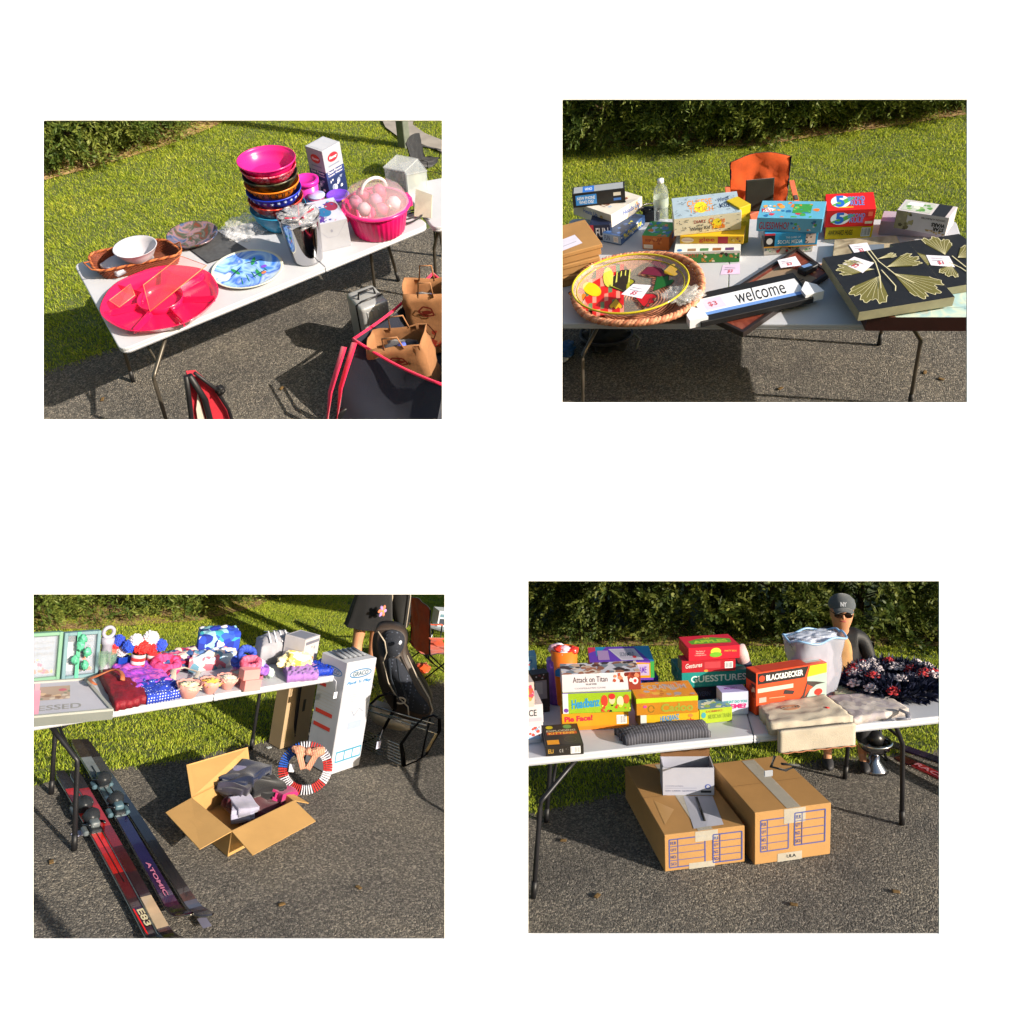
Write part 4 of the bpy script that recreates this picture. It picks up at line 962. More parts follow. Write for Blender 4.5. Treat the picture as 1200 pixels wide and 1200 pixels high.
gamebox(D, hU, (672, 244), (733, 237), 228, 'black party game box with blue speech bubble, topmost of the left pile', '#1e1f20', {'front': [('r', .06, .12, .46, .86, '#3c8cdc'), ('t', 'NEW PHONE', .09, .5, .43, .74, '#f0f4f8'), ('t', 'WHO DIS?', .12, .2, .4, .44, '#f0f4f8'), ('r', .78, .55, .92, .8, '#d8d4c8'), ('r', .78, .2, .92, .38, '#3c70c0')], 'top': [('r', .03, .08, .97, .92, '#9aa0a8'), ('r', .2, .1, .42, .9, '#2c6cc4'), ('t', 'WHO', .24, .3, .38, .7, '#e0e8f0')], 'right': [], 'left': []}, back=(668, 220), lidf=.04)
# water bottle
b, r = circ(D, h0, 766, 784, 262); hh = D.H(b, 210); r *= .95
t = thing(D, 'water_bottle', 'clear plastic water bottle with white cap standing behind the orange box', 'water bottle', b)
pr = [(.001, 0), (r*.8, 0), (r, .02*hh), (r, hh*.1)]
for i in range(7): z = hh*(.14+.07*i); pr += [(r*.94, z), (r, z+hh*.035)]
pr += [(r*.98, hh*.66), (r*1.02, hh*.7), (r*.8, hh*.82), (r*.4, hh*.9), (r*.36, hh*.93)]
MB().lathe(pr, C('#dfeaf2', rough=.05, var=.02, alpha=.16, coat=1.), 40).build('bottle', t)
MB().lathe([(r*.4, hh*.93), (r*.42, hh*.935), (r*.42, hh), (.001, hh)], plast('#e8eaee', .4), 24).build('cap', t)
MB().lathe([(r*1.012, hh*.42), (r*1.012, hh*.62)], C('#c8d8d0', rough=.4, alpha=.45), 40).build('label', t)
MB().lathe([(.001, .01), (r*.9, .012), (r*.93, hh*.5), (.001, hh*.5)], C('#c8dce4', rough=.05, var=.02, alpha=.1), 30).build('water', t)
b = D.P(763, 259, h0+.0); mb = MB(); mb.blob((.045, .03, .018), plast('#101114', .15), 2, .15, 2, 3, X=Matrix.Translation((-.04, 0, .1))); mb.blob((.045, .03, .018), plast('#101114', .15), 3, .15, 2, 3, X=Matrix.Translation((.05, .02, .1)))
mb.tube([(-.08, 0, .1), (-.06, .08, .1), (.05, .1, .1)], .006, plast('#101114', .2)); mb.box((0, .03, .045), (.13, .1, .09), plast('#20242c', .4), bev=.01)
single(D, mb, 'sunglasses_case', 'dark sunglasses resting on a small case behind the orange box', 'sunglasses', b)
gamebox(D, h0, (753, 292), (784, 294), 276, 'small orange and green carton in front of the water bottle', '#c8702c', {'front': [('r', .05, .05, .4, .35, '#e8e0d0'), ('t', 'SEQUENCE', .1, .55, .7, .75, '#8c3c1c'), ('n', 3, 8, .1, .4, .95, .9, ['#d88840', '#a85420'], .02)], 'right': [('e', .5, .6, .15, .18, '#4058a8')], 'top': [('r', 0, 0, 1, 1, '#4c9c4c'), ('n', 5, 24, .02, .02, .98, .98, ['#60b060', '#a8c8e0', '#3878b8', '#e08030'], .035)]}, back=(757, 259), lidf=.03)
# middle pile
_, hM, _ = gamebox(D, h0, (790, 309), (867, 307), 296, 'green and white property trading game box at the bottom of the middle pile', '#d8d8d0', {'front': [('r', 0, 0, .99, .8, '#3c8a3c'), ('t', 'MONOPOLY', .03, .5, .38, .85, '#c02c2c'), ('n', 4, 22, .42, .05, .98, .9, ['#d8a860', '#2c2418', '#c88838', '#f0e0c0'], .02)], 'top': [('r', 0, 0, 1, 1, '#d0d4d4')]+[('r', .2+.19*i, .03, .33+.19*i, .16, c) for i, c in enumerate(['#8a7058', '#4c7c50', '#8c5c38', '#5a3c6c'])]+[('e', .08, .09, .04, .06, '#2c6cb0')]}, back=(799, 272), lidf=.03)
_, hG, _ = gamebox(D, hM, (797, 286), (871, 286), 277, 'yellow singing game box second from the bottom of the middle pile', '#d8ac1c', {'front': [('t', 'glee', .3, .15, .55, .85, '#c83c1c'), ('r', .6, .05, .76, .95, '#b02c3c'), ('e', .12, .5, .1, .35, '#e8d8b8'), ('l', [(.04, .5), (.2, .5)], .004, '#a03c8c'), ('n', 5, 10, .78, .1, .98, .9, ['#e8c860', '#c87c20', '#6a3c28'], .015)], 'top': [], 'right': [('r', .1, .1, .9, .9, '#c89c14')]}, back=(804, 258), lidf=.03)
pbox(D, h0, (864, 289), (877, 284), 244, 'upright yellow box behind the right end of the middle pile', '#c8b020', {'front': [('n', 6, 10, .1, .1, .9, .9, ['#a88c18', '#e0c840'], .03)], 'right': []}, d=.16, name='board_game_box', cat='game box')
R3 = random.Random(12); sq_ = lambda a, b, c, d, n, s: [('l', [(x, y), (x+R3.uniform(-.03, .03), y+R3.uniform(-.05, .05)), (x+R3.uniform(-.04, .04), y+R3.uniform(-.05, .05))], .003, s) for x, y in [(R3.uniform(a, c), R3.uniform(b, d)) for _ in range(n)]]
gamebox(D, hG, (790, 277), (868, 269), 257, 'pale blue and cream card game box with doodles, topmost of the middle pile', '#d8d4bc', {'front': [('t', 'DIARY', .3, .62, .48, .8, '#a03830'), ('t', 'of a', .34, .44, .42, .56, '#484848'), ('t', 'Wimpy Kid', .24, .14, .54, .42, '#30303c', {'tilt': .05}), ('t', 'Cheese', .52, .52, .76, .86, '#e07820'), ('t', 'Touch', .56, .2, .76, .5, '#e07820'), ('e', .64, .5, .07, .3, '#e8d828'), ('t', 'Touch', .57, .2, .75, .48, '#e07820')]+sq_(.03, .1, .97, .9, 34, '#30343c'), 'top': [('r', 0, 0, 1, 1, '#a4b8c8'), ('t', 'CHEESE', .22, .5, .6, .8, '#e09030', {'tilt': .03}), ('e', .42, .42, .1, .26, '#e0d820'), ('t', 'TOUCH', .24, .2, .6, .45, '#e09030'), ('t', 'Wimpy', .68, .55, .86, .8, '#304068', {'tilt': .1}), ('t', 'Kid', .7, .3, .84, .5, '#304068')]+sq_(.03, .05, .97, .95, 60, '#283444'), 'left': sq_(.1, .1, .9, .9, 8, '#30343c'), 'right': sq_(.1, .1, .9, .9, 8, '#30343c')}, back=(793, 232), lidf=.02)
# guessing pile
_, hX, _ = gamebox(D, h0, (895, 300), (952, 295), 291, 'thin white patterned game box at the bottom of the blue pile', '#b8b4b0', {'front': [('n', 5, 26, .02, .1, .98, .9, ['#3c4c58', '#b04040', '#4c8c5c', '#d8d0c0'], .015)], 'top': [('r', .02, .02, .98, .98, '#a0a4a8')]}, back=(900, 275))
_, hS, _ = gamebox(D, hX, (895, 291), (957, 288), 274, 'black and cyan social game box in the middle of the blue pile', '#2c98d0', {'front': [('r', 0, 0, .2, 1, '#1c1c20'), ('e', .1, .45, .06, .22, '#e0e0e0'), ('r', 0, .86, .2, 1, '#d03c50'), ('t', 'THE GAME OF', .4, .6, .68, .74, '#b8e0f4'), ('t', 'SOCIAL MEDIA', .26, .25, .72, .5, '#d8f0fc'), ('r', .78, .2, .96, .85, '#d8c8c0'), ('n', 4, 8, .78, .2, .96, .85, ['#b07860', '#584838'], .01), ('r', 0, 0, 1, .08, '#e0a028')], 'top': [], 'left': [('r', 0, 0, 1, 1, '#48404c')]}, back=(902, 262), lidf=.02)
gw = ['#e07828', '#48a048', '#d0d8e0', '#c83848', '#e0a048', '#2868a0']
gamebox(D, hS, (886, 271), (962, 273), 255, 'light blue guessing game box, topmost of the blue pile', '#5ca8cc', {'front': [('t', 'GUESSWHO?', .04, .15, .5, .7, '#a82438', {'tilt': .03}), ('n', 7, 14, .52, .1, .97, .9, gw, .016)], 'top': [('n', 6, 30, .04, .05, .96, .95, gw, .03), ('r', .52, .3, .8, .82, '#3c9444'), ('n', 9, 12, .52, .3, .8, .82, ['#6cc060', '#d87c30', '#3878b0'], .02), ('p', [(.05, .35), (.18, .3), (.24, .5), (.12, .6)], '#e8eef0'), ('t', 'Who', .03, .3, .2, .55, '#c02c40')], 'left': [], 'right': [('r', .1, .1, .9, .9, '#4890b8')]}, back=(893, 235), lidf=.03)
# red + yellow pile
_, hY, _ = gamebox(D, h0, (966, 281), (1021, 279), 266, 'yellow party game box under the red box', '#e0c01c', {'front': [('t', 'AWKWARD HUGS', .06, .3, .58, .72, '#2c2818'), ('bars', .76, .15, .95, .85)], 'left': [('r', 0, 0, 1, 1, '#8c1c20')], 'top': []}, back=(958, 250), lidf=.02)
f5 = lambda: [('e', .3, .5, .2, .36, '#e8ecf0'), ('p', [(.1, .3), (.5, .75), (.62, .7), (.3, .2)], '#58a848'), ('t', '5', .2, .18, .38, .86, '#2468c8', {'b': .04}), ('t', 'SECOND', .45, .52, .8, .78, '#4890e0'), ('t', 'RULE', .5, .24, .78, .5, '#4890e0')]
gamebox(D, hY, (966, 267), (1023, 265), 247, 'bright red trivia game box with a big blue 5, on the yellow box', '#d81c1c', {'front': f5()+[('r', .82, .15, .97, .3, '#e8d8c0'), ('r', .86, .6, .95, .85, '#e86c50')], 'top': f5()+[('r', .25, .12, .55, .18, '#e8b030')], 'left': [('t', '5', .4, .3, .6, .8, '#601014')]}, back=(956, 228), lidf=.02)
# planter kit on lavender box
_, hL, _ = gamebox(D, h0, (1029, 275), (1104, 280), 259, 'plain pale lavender box under the planter kit', '#a89cac', {}, back=(1036, 247), lidf=.05)
gamebox(D, hL, (1047, 267), (1107, 277), 246, 'white and green planter kit box lying upside down on the lavender box', '#c9c3c9', {'front': [('t', 'STAR', .74, .18, .95, .38, '#1c1c20', {'flip': 1, 'b': .05}), ('t', 'WARS', .7, .4, .96, .62, '#1c1c20', {'flip': 1, 'b': .05}), ('t', 'DESIGN A PLANTER', .48, .74, .94, .84, '#484850', {'flip': 1}), ('r', 0, 0, .22, 1, '#8c8468'), ('n', 3, 18, 0, 0, .35, 1, ['#6a6444', '#9c9470', '#484430'], .02), ('n', 8, 12, .6, 0, 1, .2, ['#d8b890', '#a88c60'], .02)], 'top': [('r', .66, 0, .92, 1, '#26282c'), ('r', .05, .1, .62, .9, '#b8c0b8'), ('n', 6, 20, .1, .15, .6, .85, ['#5c9048', '#84a868', '#d8e0d0'], .025), ('r', .12, .55, .4, .85, '#e0dcec')], 'left': [('r', 0, 0, 1, 1, '#988cb0'), ('n', 3, 6, 0, 0, 1, .5, ['#b8a8c8'], .02)]}, back=(1038, 230), lidf=.02)
# orange camping chair
b = D.P(887, 292); k = D.W(845, 927, 235, .8)/.66
camp_chair(D, b, .08, 'orange camping chair with black mesh panel behind the games table', '#d8581c', k=k, panel='#1c2018', backh=(D.H(b+Vector((0, .25*k, 0)), 182)/k-.07))
# wicker basket
hr = h0+.1; cb = D.P(747, 352, h0); rx = D.W(671, 824, 338, hr)/2*.97; ry = (D.P(747, 300, hr)-D.P(747, 384, hr)).length/2
t = thing(D, 'wicker_basket', 'large oval pinkish wicker basket with a wide braided rim at the table front', 'basket', cb, .06)
K = 96; wk = C('#c07c5c', rough=.6, var=.45, scale=45); wk2 = C('#d89874', rough=.6, var=.4, scale=60)
mb = MB(); woven(mb, [(rx*.66*math.cos(2*PI*i/K), ry*.66*math.sin(2*PI*i/K), .004) for i in range(K)], [(rx*.95*math.cos(2*PI*i/K), ry*.95*math.sin(2*PI*i/K), .1) for i in range(K)], 13, .006, wk, .006, C('#9c6450', rough=.8, var=.5, scale=60, bump=.8), .02)
for i in range(14): mb.tube([(rx*.66*(1-i/14)*math.cos(2*PI*j/48), ry*.66*(1-i/14)*math.sin(2*PI*j/48), .012+.003*(j % 2)) for j in range(48)], .006, wk, n=4, closed=True)
mb.build('woven_bowl', t); mb = MB(); braid(mb, [(rx*math.cos(2*PI*i/160), ry*math.sin(2*PI*i/160), .105+.012*math.sin(6*PI*i/160)) for i in range(160)], .021, wk2, C('#b87050', rough=.6, var=.4, scale=50), .55, 34); mb.build('braided_rim', t)
# glass platter with fruit cloth
hp = h0+.16; a1, a2 = D.P(672, 345, hp), D.P(804, 315, hp); cp = D.P(738, 331, hp); ax = (a2-a1).length/2; bx = (D.P(722, 300, hp)-D.P(757, 362, hp)).length/2; az = math.atan2((a2-a1).y, (a2-a1).x); cp.z = h0+.07
t = thing(D, 'glass_platter', 'clear oval glass platter with yellow rim and painted fruit resting in the wicker basket', 'platter', cp, az)
gl = C('#e8ece0', rough=.05, var=.02, alpha=.22, coat=1.)
MB().lathe([(.001, .0), (.6, .0), (.85, .03), (1., .09)], gl, 72, sx=ax, sy=bx).build('glass', t)
mb = MB(); mb.tube([(ax*math.cos(2*PI*i/80), bx*math.sin(2*PI*i/80), .09) for i in range(80)], .007, C('#c8b82c', rough=.15, alpha=.9), closed=True); mb.tube([(ax*.93*math.cos(2*PI*i/80), bx*.93*math.sin(2*PI*i/80), .066) for i in range(80)], .004, C('#a8a020', rough=.15, alpha=.8), closed=True); mb.build('rim', t)
iv = Matrix.Rotation(-az, 4, 'Z')
def fruit(mb, pts, col, z):
    v = [iv@(D.P(x, y, cp.z+.01)-cp) for x, y in pts]; v = [(p.x, p.y, .01+z+.05*max(0, math.hypot(p.x/ax, p.y/bx)-.55)) for p in v]; mb.add(v, [tuple(range(len(v)))], card(col))
mb = MB()
nn = 16
for i in range(nn):
    for j in range(8):
        x = 676+ (i+.5)*4.6; y = 298+j*9.; y += (735-x)*.22
        v = D.P(x, y, cp.z+.01)-cp; v = iv@v
        if math.hypot(v.x/ax, v.y/bx) < .93 and x < 731: fruit(mb, [(x-2.3, y-4.5+.5), (x+2.3, y-4.5-.5), (x+2.3, y+4.5-.5), (x-2.3, y+4.5+.5)], '#c81c1c' if (i+j) % 3 else ('#e08878' if j % 2 else '#5c7c58'), .001)
def oval(x, y, a, b_, n=18, rot=0., neck=0.):
    return [(x+a*math.cos(2*PI*i/n)*math.cos(rot)-b_*(1-neck*math.cos(2*PI*i/n))*math.sin(2*PI*i/n)*math.sin(rot), y+a*math.cos(2*PI*i/n)*math.sin(rot)+b_*(1-neck*math.cos(2*PI*i/n))*math.sin(2*PI*i/n)*math.cos(rot)) for i in range(n)]
def fan(x, y, ang, R_, sp, n=16): return [(x, y)]+[(x+R_*(.8+.2*abs(math.sin(3*PI*i/n)))*math.cos(ang-sp/2+sp*i/n), y+R_*.72*(.8+.2*abs(math.sin(3*PI*i/n)))*math.sin(ang-sp/2+sp*i/n)) for i in range(n+1)]
for (x, y, an, R_, sp, co_) in ((708, 334, -.15, 37, 1.3, '#98981c'), (741, 345, .5, 30, 1.1, '#b81c24'), (750, 322, -.3, 34, 1.1, '#6c2038'), (765, 342, -.9, 30, 1., '#1c5c24'), (688, 347, 2.6, 22, 1.4, '#e0701c'), (722, 350, 1.6, 18, 1.2, '#d8a818'), (775, 322, -.2, 20, 1.3, '#c8a020')):
    fruit(mb, fan(x, y, an, R_, sp), '#2c2418', .0035); fruit(mb, fan(x+.8*math.cos(an), y+.6*math.sin(an), an, R_*.93, sp*.93), co_, .0042)
fruit(mb, oval(713, 327, 6, 10), '#c8c84c', .005)
for i in range(5): fruit(mb, [(716+i*5, 336-i), (718+i*5, 322-i), (719+i*5, 322-i), (718+i*5, 336-i)], '#d0d060', .006)
fruit(mb, oval(694, 341, 11, 7, rot=.3), '#e8b80c', .005); fruit(mb, oval(683, 336, 7, 5), '#e06c14', .004)

mb.build('painted_fruit', t)
price_tag(D, h0+.18, [(728, 345), (752, 350), (763, 335), (742, 333)], 'pale lavender handwritten tag lying in the glass platter')
b = D.P(800, 345, h0+.12); mb = MB(); mb.blob((.12, .1, .025), C('#f0f0f0', rough=.08, var=.02, alpha=.25, coat=1.), 6, .5, 5, 4)
single(D, mb, 'plastic_wrap', 'clear plastic wrap bunched at the right side of the wicker basket', 'plastic wrap', b)
# pictures
canvas(D, [(818, 366), (871, 391), (973, 320), (934, 292)], h0+.035, .03, plast('#231c1c', .4), mix_tex('redwood', ['#5c2820', '#7c3c2c', '#6c3024', '#8c5040'], 'noise', 6., .4, .1), 'framed_picture', 'reddish brown framed picture with script lettering under the welcome sign', 'picture', [('r', .12, .22, .88, .78, '#8c7864'), ('r', .15, .26, .85, .5, '#a89478'), ('t', 'thankful', .45, .55, .8, .72, '#2c2420', {'s': .4}), ('n', 4, 14, .5, .6, .95, .95, ['#a86040', '#c89068'], .02)], border=(.02, plast('#2a2222', .3), .01))
price_tag(D, h0+.06, [(915, 314), (939, 311), (932, 301), (911, 305)], 'white tag on the reddish brown framed picture')
b = D.P(946, 318, h0+.04); mb = MB(); mb.box((0, 0, .02), (.12, .07, .04), plast('#22242a', .4), bev=.004, rz=.6); mb.deco((-.03, -.02, .041), (.06, .02, 0), (-.015, .03, 0), [('r', 0, 0, 1, 1, '#6c8cc0')])
single(D, mb, 'trinket_box', 'little black box with a blue top on the corner of the red picture', 'small box', b, .2)
t, _, (c_, rz, w_, d_, H_) = pbox(D, h0+.045, (822, 384), (953, 355), 378, 'long black sign reading welcome in script on a white panel', '#1d1d1f', {'top': [('r', .04, .3, .97, .78, '#dfe2ea'), ('r', .04, .2, .97, .3, '#6c94d8'), ('r', .1, .36, .28, .74, '#cfc8e0'), ('t', 'welcome', .4, .34, .84, .82, '#141416', {'s': .45, 'b': .0, 'tilt': .0}), ('t', '$3', .14, .44, .22, .62, '#b84858')]}, back=(822, 343), name='welcome_sign', cat='sign')  # blue strip below the white panel paints its shaded side into the colour
for x, lab in ((0, 'left'), (1, 'right')):
    e = c_+Matrix.Rotation(rz, 3, 'Z')@Vector(((x-.5)*w_*1.03, -d_*.3, 0)); e.z = h0+.045
    mb = MB(); mb.poly([(-.06, -.05), (.06, -.05), (.05, .04), (0, .1), (-.06, .02)], 0, H_+.022, paper('#e0e2ea')); single(D, mb, 'corner_protector', f'white folded card corner protector on the {lab} end of the welcome sign', 'corner protector', e, rz, 'card corners of the welcome sign')
price_tag(D, h0, [(844, 322), (867, 321), (867, 309), (847, 311)], 'lavender handwritten tag lying on the bare table near the fold', '#d0bcdc')
canvas(D, [(976, 300), (1062, 297), (1050, 276), (978, 281)], h0+.05, .05, C('#4c4038', rough=.7), mix_tex('stonepic', ['#8c8068', '#a89c84', '#786c58', '#b8ac94'], 'noise', 4., .6, .1), 'wall_canvas', 'beige and grey landscape canvas partly under the black leaf canvas', 'canvas', [('r', .3, .1, .7, .6, '#6c7888')])
price_tag(D, h0+.055, [(1002, 298), (1022, 296), (1016, 285), (995, 287)], 'white tag on the beige canvas')
mapm = mix_tex('mappaint', ['#8cb0b4', '#a8c8c8', '#c8d4c4', '#9cc0c8', '#b8b090', '#84a8b0'], 'noise', 3.5, .5, .1)
canvas(D, [(1017, 372), (1220, 372), (1178, 316), (994, 322)], h0+.095, .095, C('#3c1c18', rough=.45, var=.2), mapm, 'wall_canvas', 'large pale blue painted canvas with dark brown sides under the leaf canvases', 'canvas', [('p', [(0, 0), (.17, 0), (.12, .3), (0, .4)], '#7c5440'), ('n', 5, 20, .2, .05, .95, .5, ['#c8d0b8', '#88b0b8', '#d8dcd0'], .03), ('l', [(.3, .05), (.5, .2), (.45, .4)], .004, '#d8dcd8'), ('l', [(.5, .2), (.8, .25)], .003, '#788c90')])
blk = C('#191c22', rough=.55, var=.25, scale=20, bump=.1); pale = C('#8c8a70', rough=.6, var=.2)
lv1 = leafdeco(.44, .52, 4.0, .5, 1.1)+leafdeco(.6, .52, 5.3, .52, 1.1)+leafdeco(.44, .64, 2.9, .4, .7)+leafdeco(.58, .64, .2, .4, .8)+leafdeco(.5, .75, 2.9, .34, .4)+leafdeco(.55, .8, .15, .22, .5)
lv1 += [('l', [(.5, .98), (.5, .75), (.44, .5), (.36, .3)], .006, '#cfc9a4'), ('l', [(.54, .98), (.54, .75), (.6, .5), (.72, .3)], .006, '#cfc9a4'), ('l', [(.5, .6), (.52, .3), (.48, .22)], .006, '#cfc9a4')]
zt = h0+.175
canvas(D, [(1043+64, 338), (1192, 324), (1124, 274), (1043, 286)], h0+.15, .05, pale, blk, 'leaf_canvas', 'black canvas with gold ginkgo leaves at the right edge, farther back', 'canvas', leafdeco(.35, .55, 2.9, .42, 1.3)+leafdeco(.5, .6, 1.2, .42, 1.2)+leafdeco(.42, .4, 3.9, .3, 1.)+leafdeco(.6, .5, .2, .4, 1.1)+[('l', [(.5, .05), (.48, .3), (.4, .5)], .006, '#cfc9a4'), ('l', [(.6, .05), (.55, .3), (.56, .55)], .006, '#cfc9a4')])
canvas(D, [(1007, 366), (1119, 348), (1066, 286), (964, 302)], zt, .06, pale, blk, 'leaf_canvas', 'black canvas with gold ginkgo leaves, nearest the table front', 'canvas', lv1)
for pts, lab, h_ in (([(987, 309), (1011, 320), (1024, 309), (1001, 301)], 'white tag on the nearer leaf canvas', zt+.003), ([(1091, 311), (1119, 313), (1112, 301), (1085, 299)], 'white tag on the farther leaf canvas', h0+.153)): price_tag(D, h_, pts, lab)
# under the table
b = D.P(712, 407); mb = MB(); mb.blob((.2, .16, .1), cloth('#1a1b1d'), 4, .3, 3, 4, flat=-.8, X=Matrix.Translation((0, 0, .09))); mb.tube([(.21*math.cos(a*PI/12), .17*math.sin(a*PI/12), .14) for a in range(24)], .012, plast('#2c2c2e', .4), closed=True); mb.tube([(.2, 0, .14), (.26, .0, .08), (.24, -.05, .02)], .012, plast('#8c8c88', .3))
single(D, mb, 'duffel_bag', 'black round carry bag with wire rim under the left end of the table', 'bag', b)
b = D.P(664, 415); mb = MB(); mb.blob((.07, .1, .05), plast('#2c5c98', .3), 4, .4, 3, 4, flat=-.7, X=Matrix.Translation((0, 0, .045))); mb.blob((.05, .04, .02), plast('#c8ccd4', .4), 7, .4, 4, 3, X=Matrix.Translation((-.02, -.09, .02)))
single(D, mb, 'carrier_bag', 'crumpled blue bag on the asphalt at the left edge under the table', 'bag', b)
# ================================================================ PLOT 3: bags, headbands, skis
D = BLp; h0 = TH+.001
def slab(D, b, pts, th, m, off=0., bev=.0, close=None, X=None):
    """outline in the upright plane through b, given real thickness"""
    v = [PV(D, x, y, b, off)-b for x, y in pts]; n = D.near(b, 0)*th; bm = bmesh.new()
    f = bm.faces.new([bm.verts.new(p) for p in v]); r = bmesh.ops.extrude_face_region(bm, geom=[f])
    for q in r['geom']:
        if isinstance(q, bmesh.types.BMVert): q.co -= n
    bmesh.ops.recalc_face_normals(bm, faces=bm.faces[:])
    if bev: bmesh.ops.bevel(bm, geom=[e for e in bm.edges if e.calc_face_angle(0) > .5], offset=bev, segments=3, affect='EDGES', clamp_overlap=True)
    return bm
def smooth_poly(pts, it=2):
    for _ in range(it):
        out = []
        for i in range(len(pts)):
            a, b_ = pts[i], pts[(i+1) % len(pts)]; out += [(a[0]*.75+b_[0]*.25, a[1]*.75+b_[1]*.25), (a[0]*.25+b_[0]*.75, a[1]*.25+b_[1]*.75)]
        pts = out
    return pts
def shadowbox(pl, pr, yt, label, col, ribbon, rside, bow=True):
    c_, rz, w_, d_, H_ = placebox(D, h0, pl, pr, yt, None, .05)
    t = thing(D, 'shadow_box_frame', label, 'picture frame', c_, rz, 'upright gift frames at the left end', Matrix.Rotation(-.12, 4, 'X')); fm = plast(col, .45); f = .022
    for x, z, a, b_ in ((-1, 0, f, H_), (1, 0, f, H_)): MB().box((x*(w_/2-f/2), 0, H_/2), (f, d_, H_), fm, bev=.003).build('frame_side', t)
    for z in (f/2, H_-f/2): MB().box((0, 0, z), (w_-2*f, d_, f), fm, bev=.003).build('frame_side', t)
    mb = MB(); mb.box((0, d_*.35, H_/2), (w_-2*f, .006, H_-2*f), paper('#6a7488')); w2 = w_-2*f
    mb.deco((-w2/2, d_*.35-.004, f), (w2, 0, 0), (0, 0, H_-2*f), [('r', .04, .03, .96, .97, '#7c8494')]+([('r', .06, .1, .42, .9, '#b8bcc4'), ('r', .06, .82, .42, .95, '#30343c'), ('r', .12, .15, .36, .75, '#c8ccd2')] if rside else [])+[('t', 'TEACH', .52 if rside else .2, .78, .92, .86, '#6a6c74'), ('t', 'love', .55 if rside else .25, .64, .88, .75, '#6a6c74', {'s': .4}), ('t', 'INSPIRE', .52 if rside else .2, .5, .94, .58, '#6a6c74'), ('n', 11, 20, .5 if rside else .15, .06, .95, .42, ['#c86848', '#8c5a3c', '#e0b040', '#b84060', '#5c88a0', '#e8d8c8'], .022)])
    mb.build('backing_card', t)
    mb = MB(); rm = C(ribbon, rough=.35, var=.2); xr = -w_*.12 if rside else -w_*.42
    mb.box((xr, -d_/2-.004, H_/2), (w_*.1, .003, H_*1.01), rm)
    if bow:
        for k in range(5): mb.blob((w_*.1, .02, .03), rm, k, .5, 2.5, 3, X=Matrix.Translation((xr+.05*random.uniform(-.5, 1), -d_/2-.02, H_*(.85-.14*k))))
    mb.build('ribbon', t); MB().box((0, -d_*.1, H_/2), (w2, .002, H_-2*f), C('#e0e8f4', rough=.05, alpha=.12, coat=1.)).build('glass', t)
shadowbox((10, 803), (70, 797), 746, 'upright pale green gift frame with a pink ribbon at the left edge', '#6c947c', '#e84c94', False, False)
shadowbox((72, 798), (115, 793), 744, 'upright grey green gift frame with a tumbler and mint green bow', '#6a8890', '#58b08c', True)
t = canvas(D, [(-10, 846), (133, 833), (101, 796), (0, 803)], h0+.05, .05, plast('#6c706c', .5), paper('#adadb8'), 'photo_frame', 'white picture frame lying flat with photos and the word BLESSED', 'picture frame', [('r', .12, .45, .62, .85, '#a89080'), ('n', 4, 26, .12, .45, .62, .85, ['#c8a888', '#8c6c58', '#c8b8a8', '#b8586c', '#6c7c68'], .03), ('t', 'BLESSED', .2, .16, .72, .3, '#8c8a88'), ('r', .3, .0, .35, 1, '#dcb0bc'), ('r', .3, .05, .36, .75, '#e8a0b4')], border=(.018, plast('#9a9c96', .5), .012))
# white ring-topped stand
b = D.P(121, 789, h0); k = D.W(112, 131, 789, h0); hh = D.H(b, 733); t = thing(D, 'candle_holder', 'tall white ring-topped holder behind the pompom flowers', 'holder', b); wp = plast('#a09eae', .5)
MB().lathe([(.001, 0), (k*.4, 0), (k*.38, .02), (k*.34, hh*.6), (k*.42, hh*.62), (k*.42, hh*.75), (.001, hh*.75)], wp, 32).build('stand', t)
mb = MB(); mb.tube([(k*.36*math.cos(a*PI/14), 0, hh*.86+k*.36*math.sin(a*PI/14)) for a in range(28)], k*.13, wp, n=10, closed=True); mb.build('ring', t)
for i, x in enumerate((118, 128)):
    b = D.P(x, 795-i*3, h0); MBg = MB().lathe([(.001, 0), (.025, 0), (.006, .01), (.006, .06), (.03, .1), (.034, .17), (.032, .17), (.026, .1), (.001, .07)], C('#8cb498', rough=.08, alpha=.22, coat=1.), 24)
    single(D, MBg, 'glass_goblet', ('left' if i == 0 else 'right')+' of two pale green goblets in front of the ring holder', 'goblet', b, group='pale green goblets')
def pom(x, y, r, col, base, hz, lab, gr='pompom flowers in the patriotic vases'):
    z = None; p = PV(D, x, y, base); mb = MB(); b_ = bmesh.new(); bmesh.ops.create_icosphere(b_, subdivisions=4, radius=1)
    for v in b_.verts:
        q = noise.noise(v.co*7+Vector((x, y, 0))); v.co *= (1+.35*q)
    mb.bm(b_, cloth(col), False, Matrix.Scale(r, 4)); d = base-p; mb.tube([(0, 0, 0), (d.x*.8, d.y*.8, d.z+.05)], .003, plast('#2c6c38'), n=5)
    single(D, mb, 'pompom_flower', lab, 'pompom flower', p, group=gr)
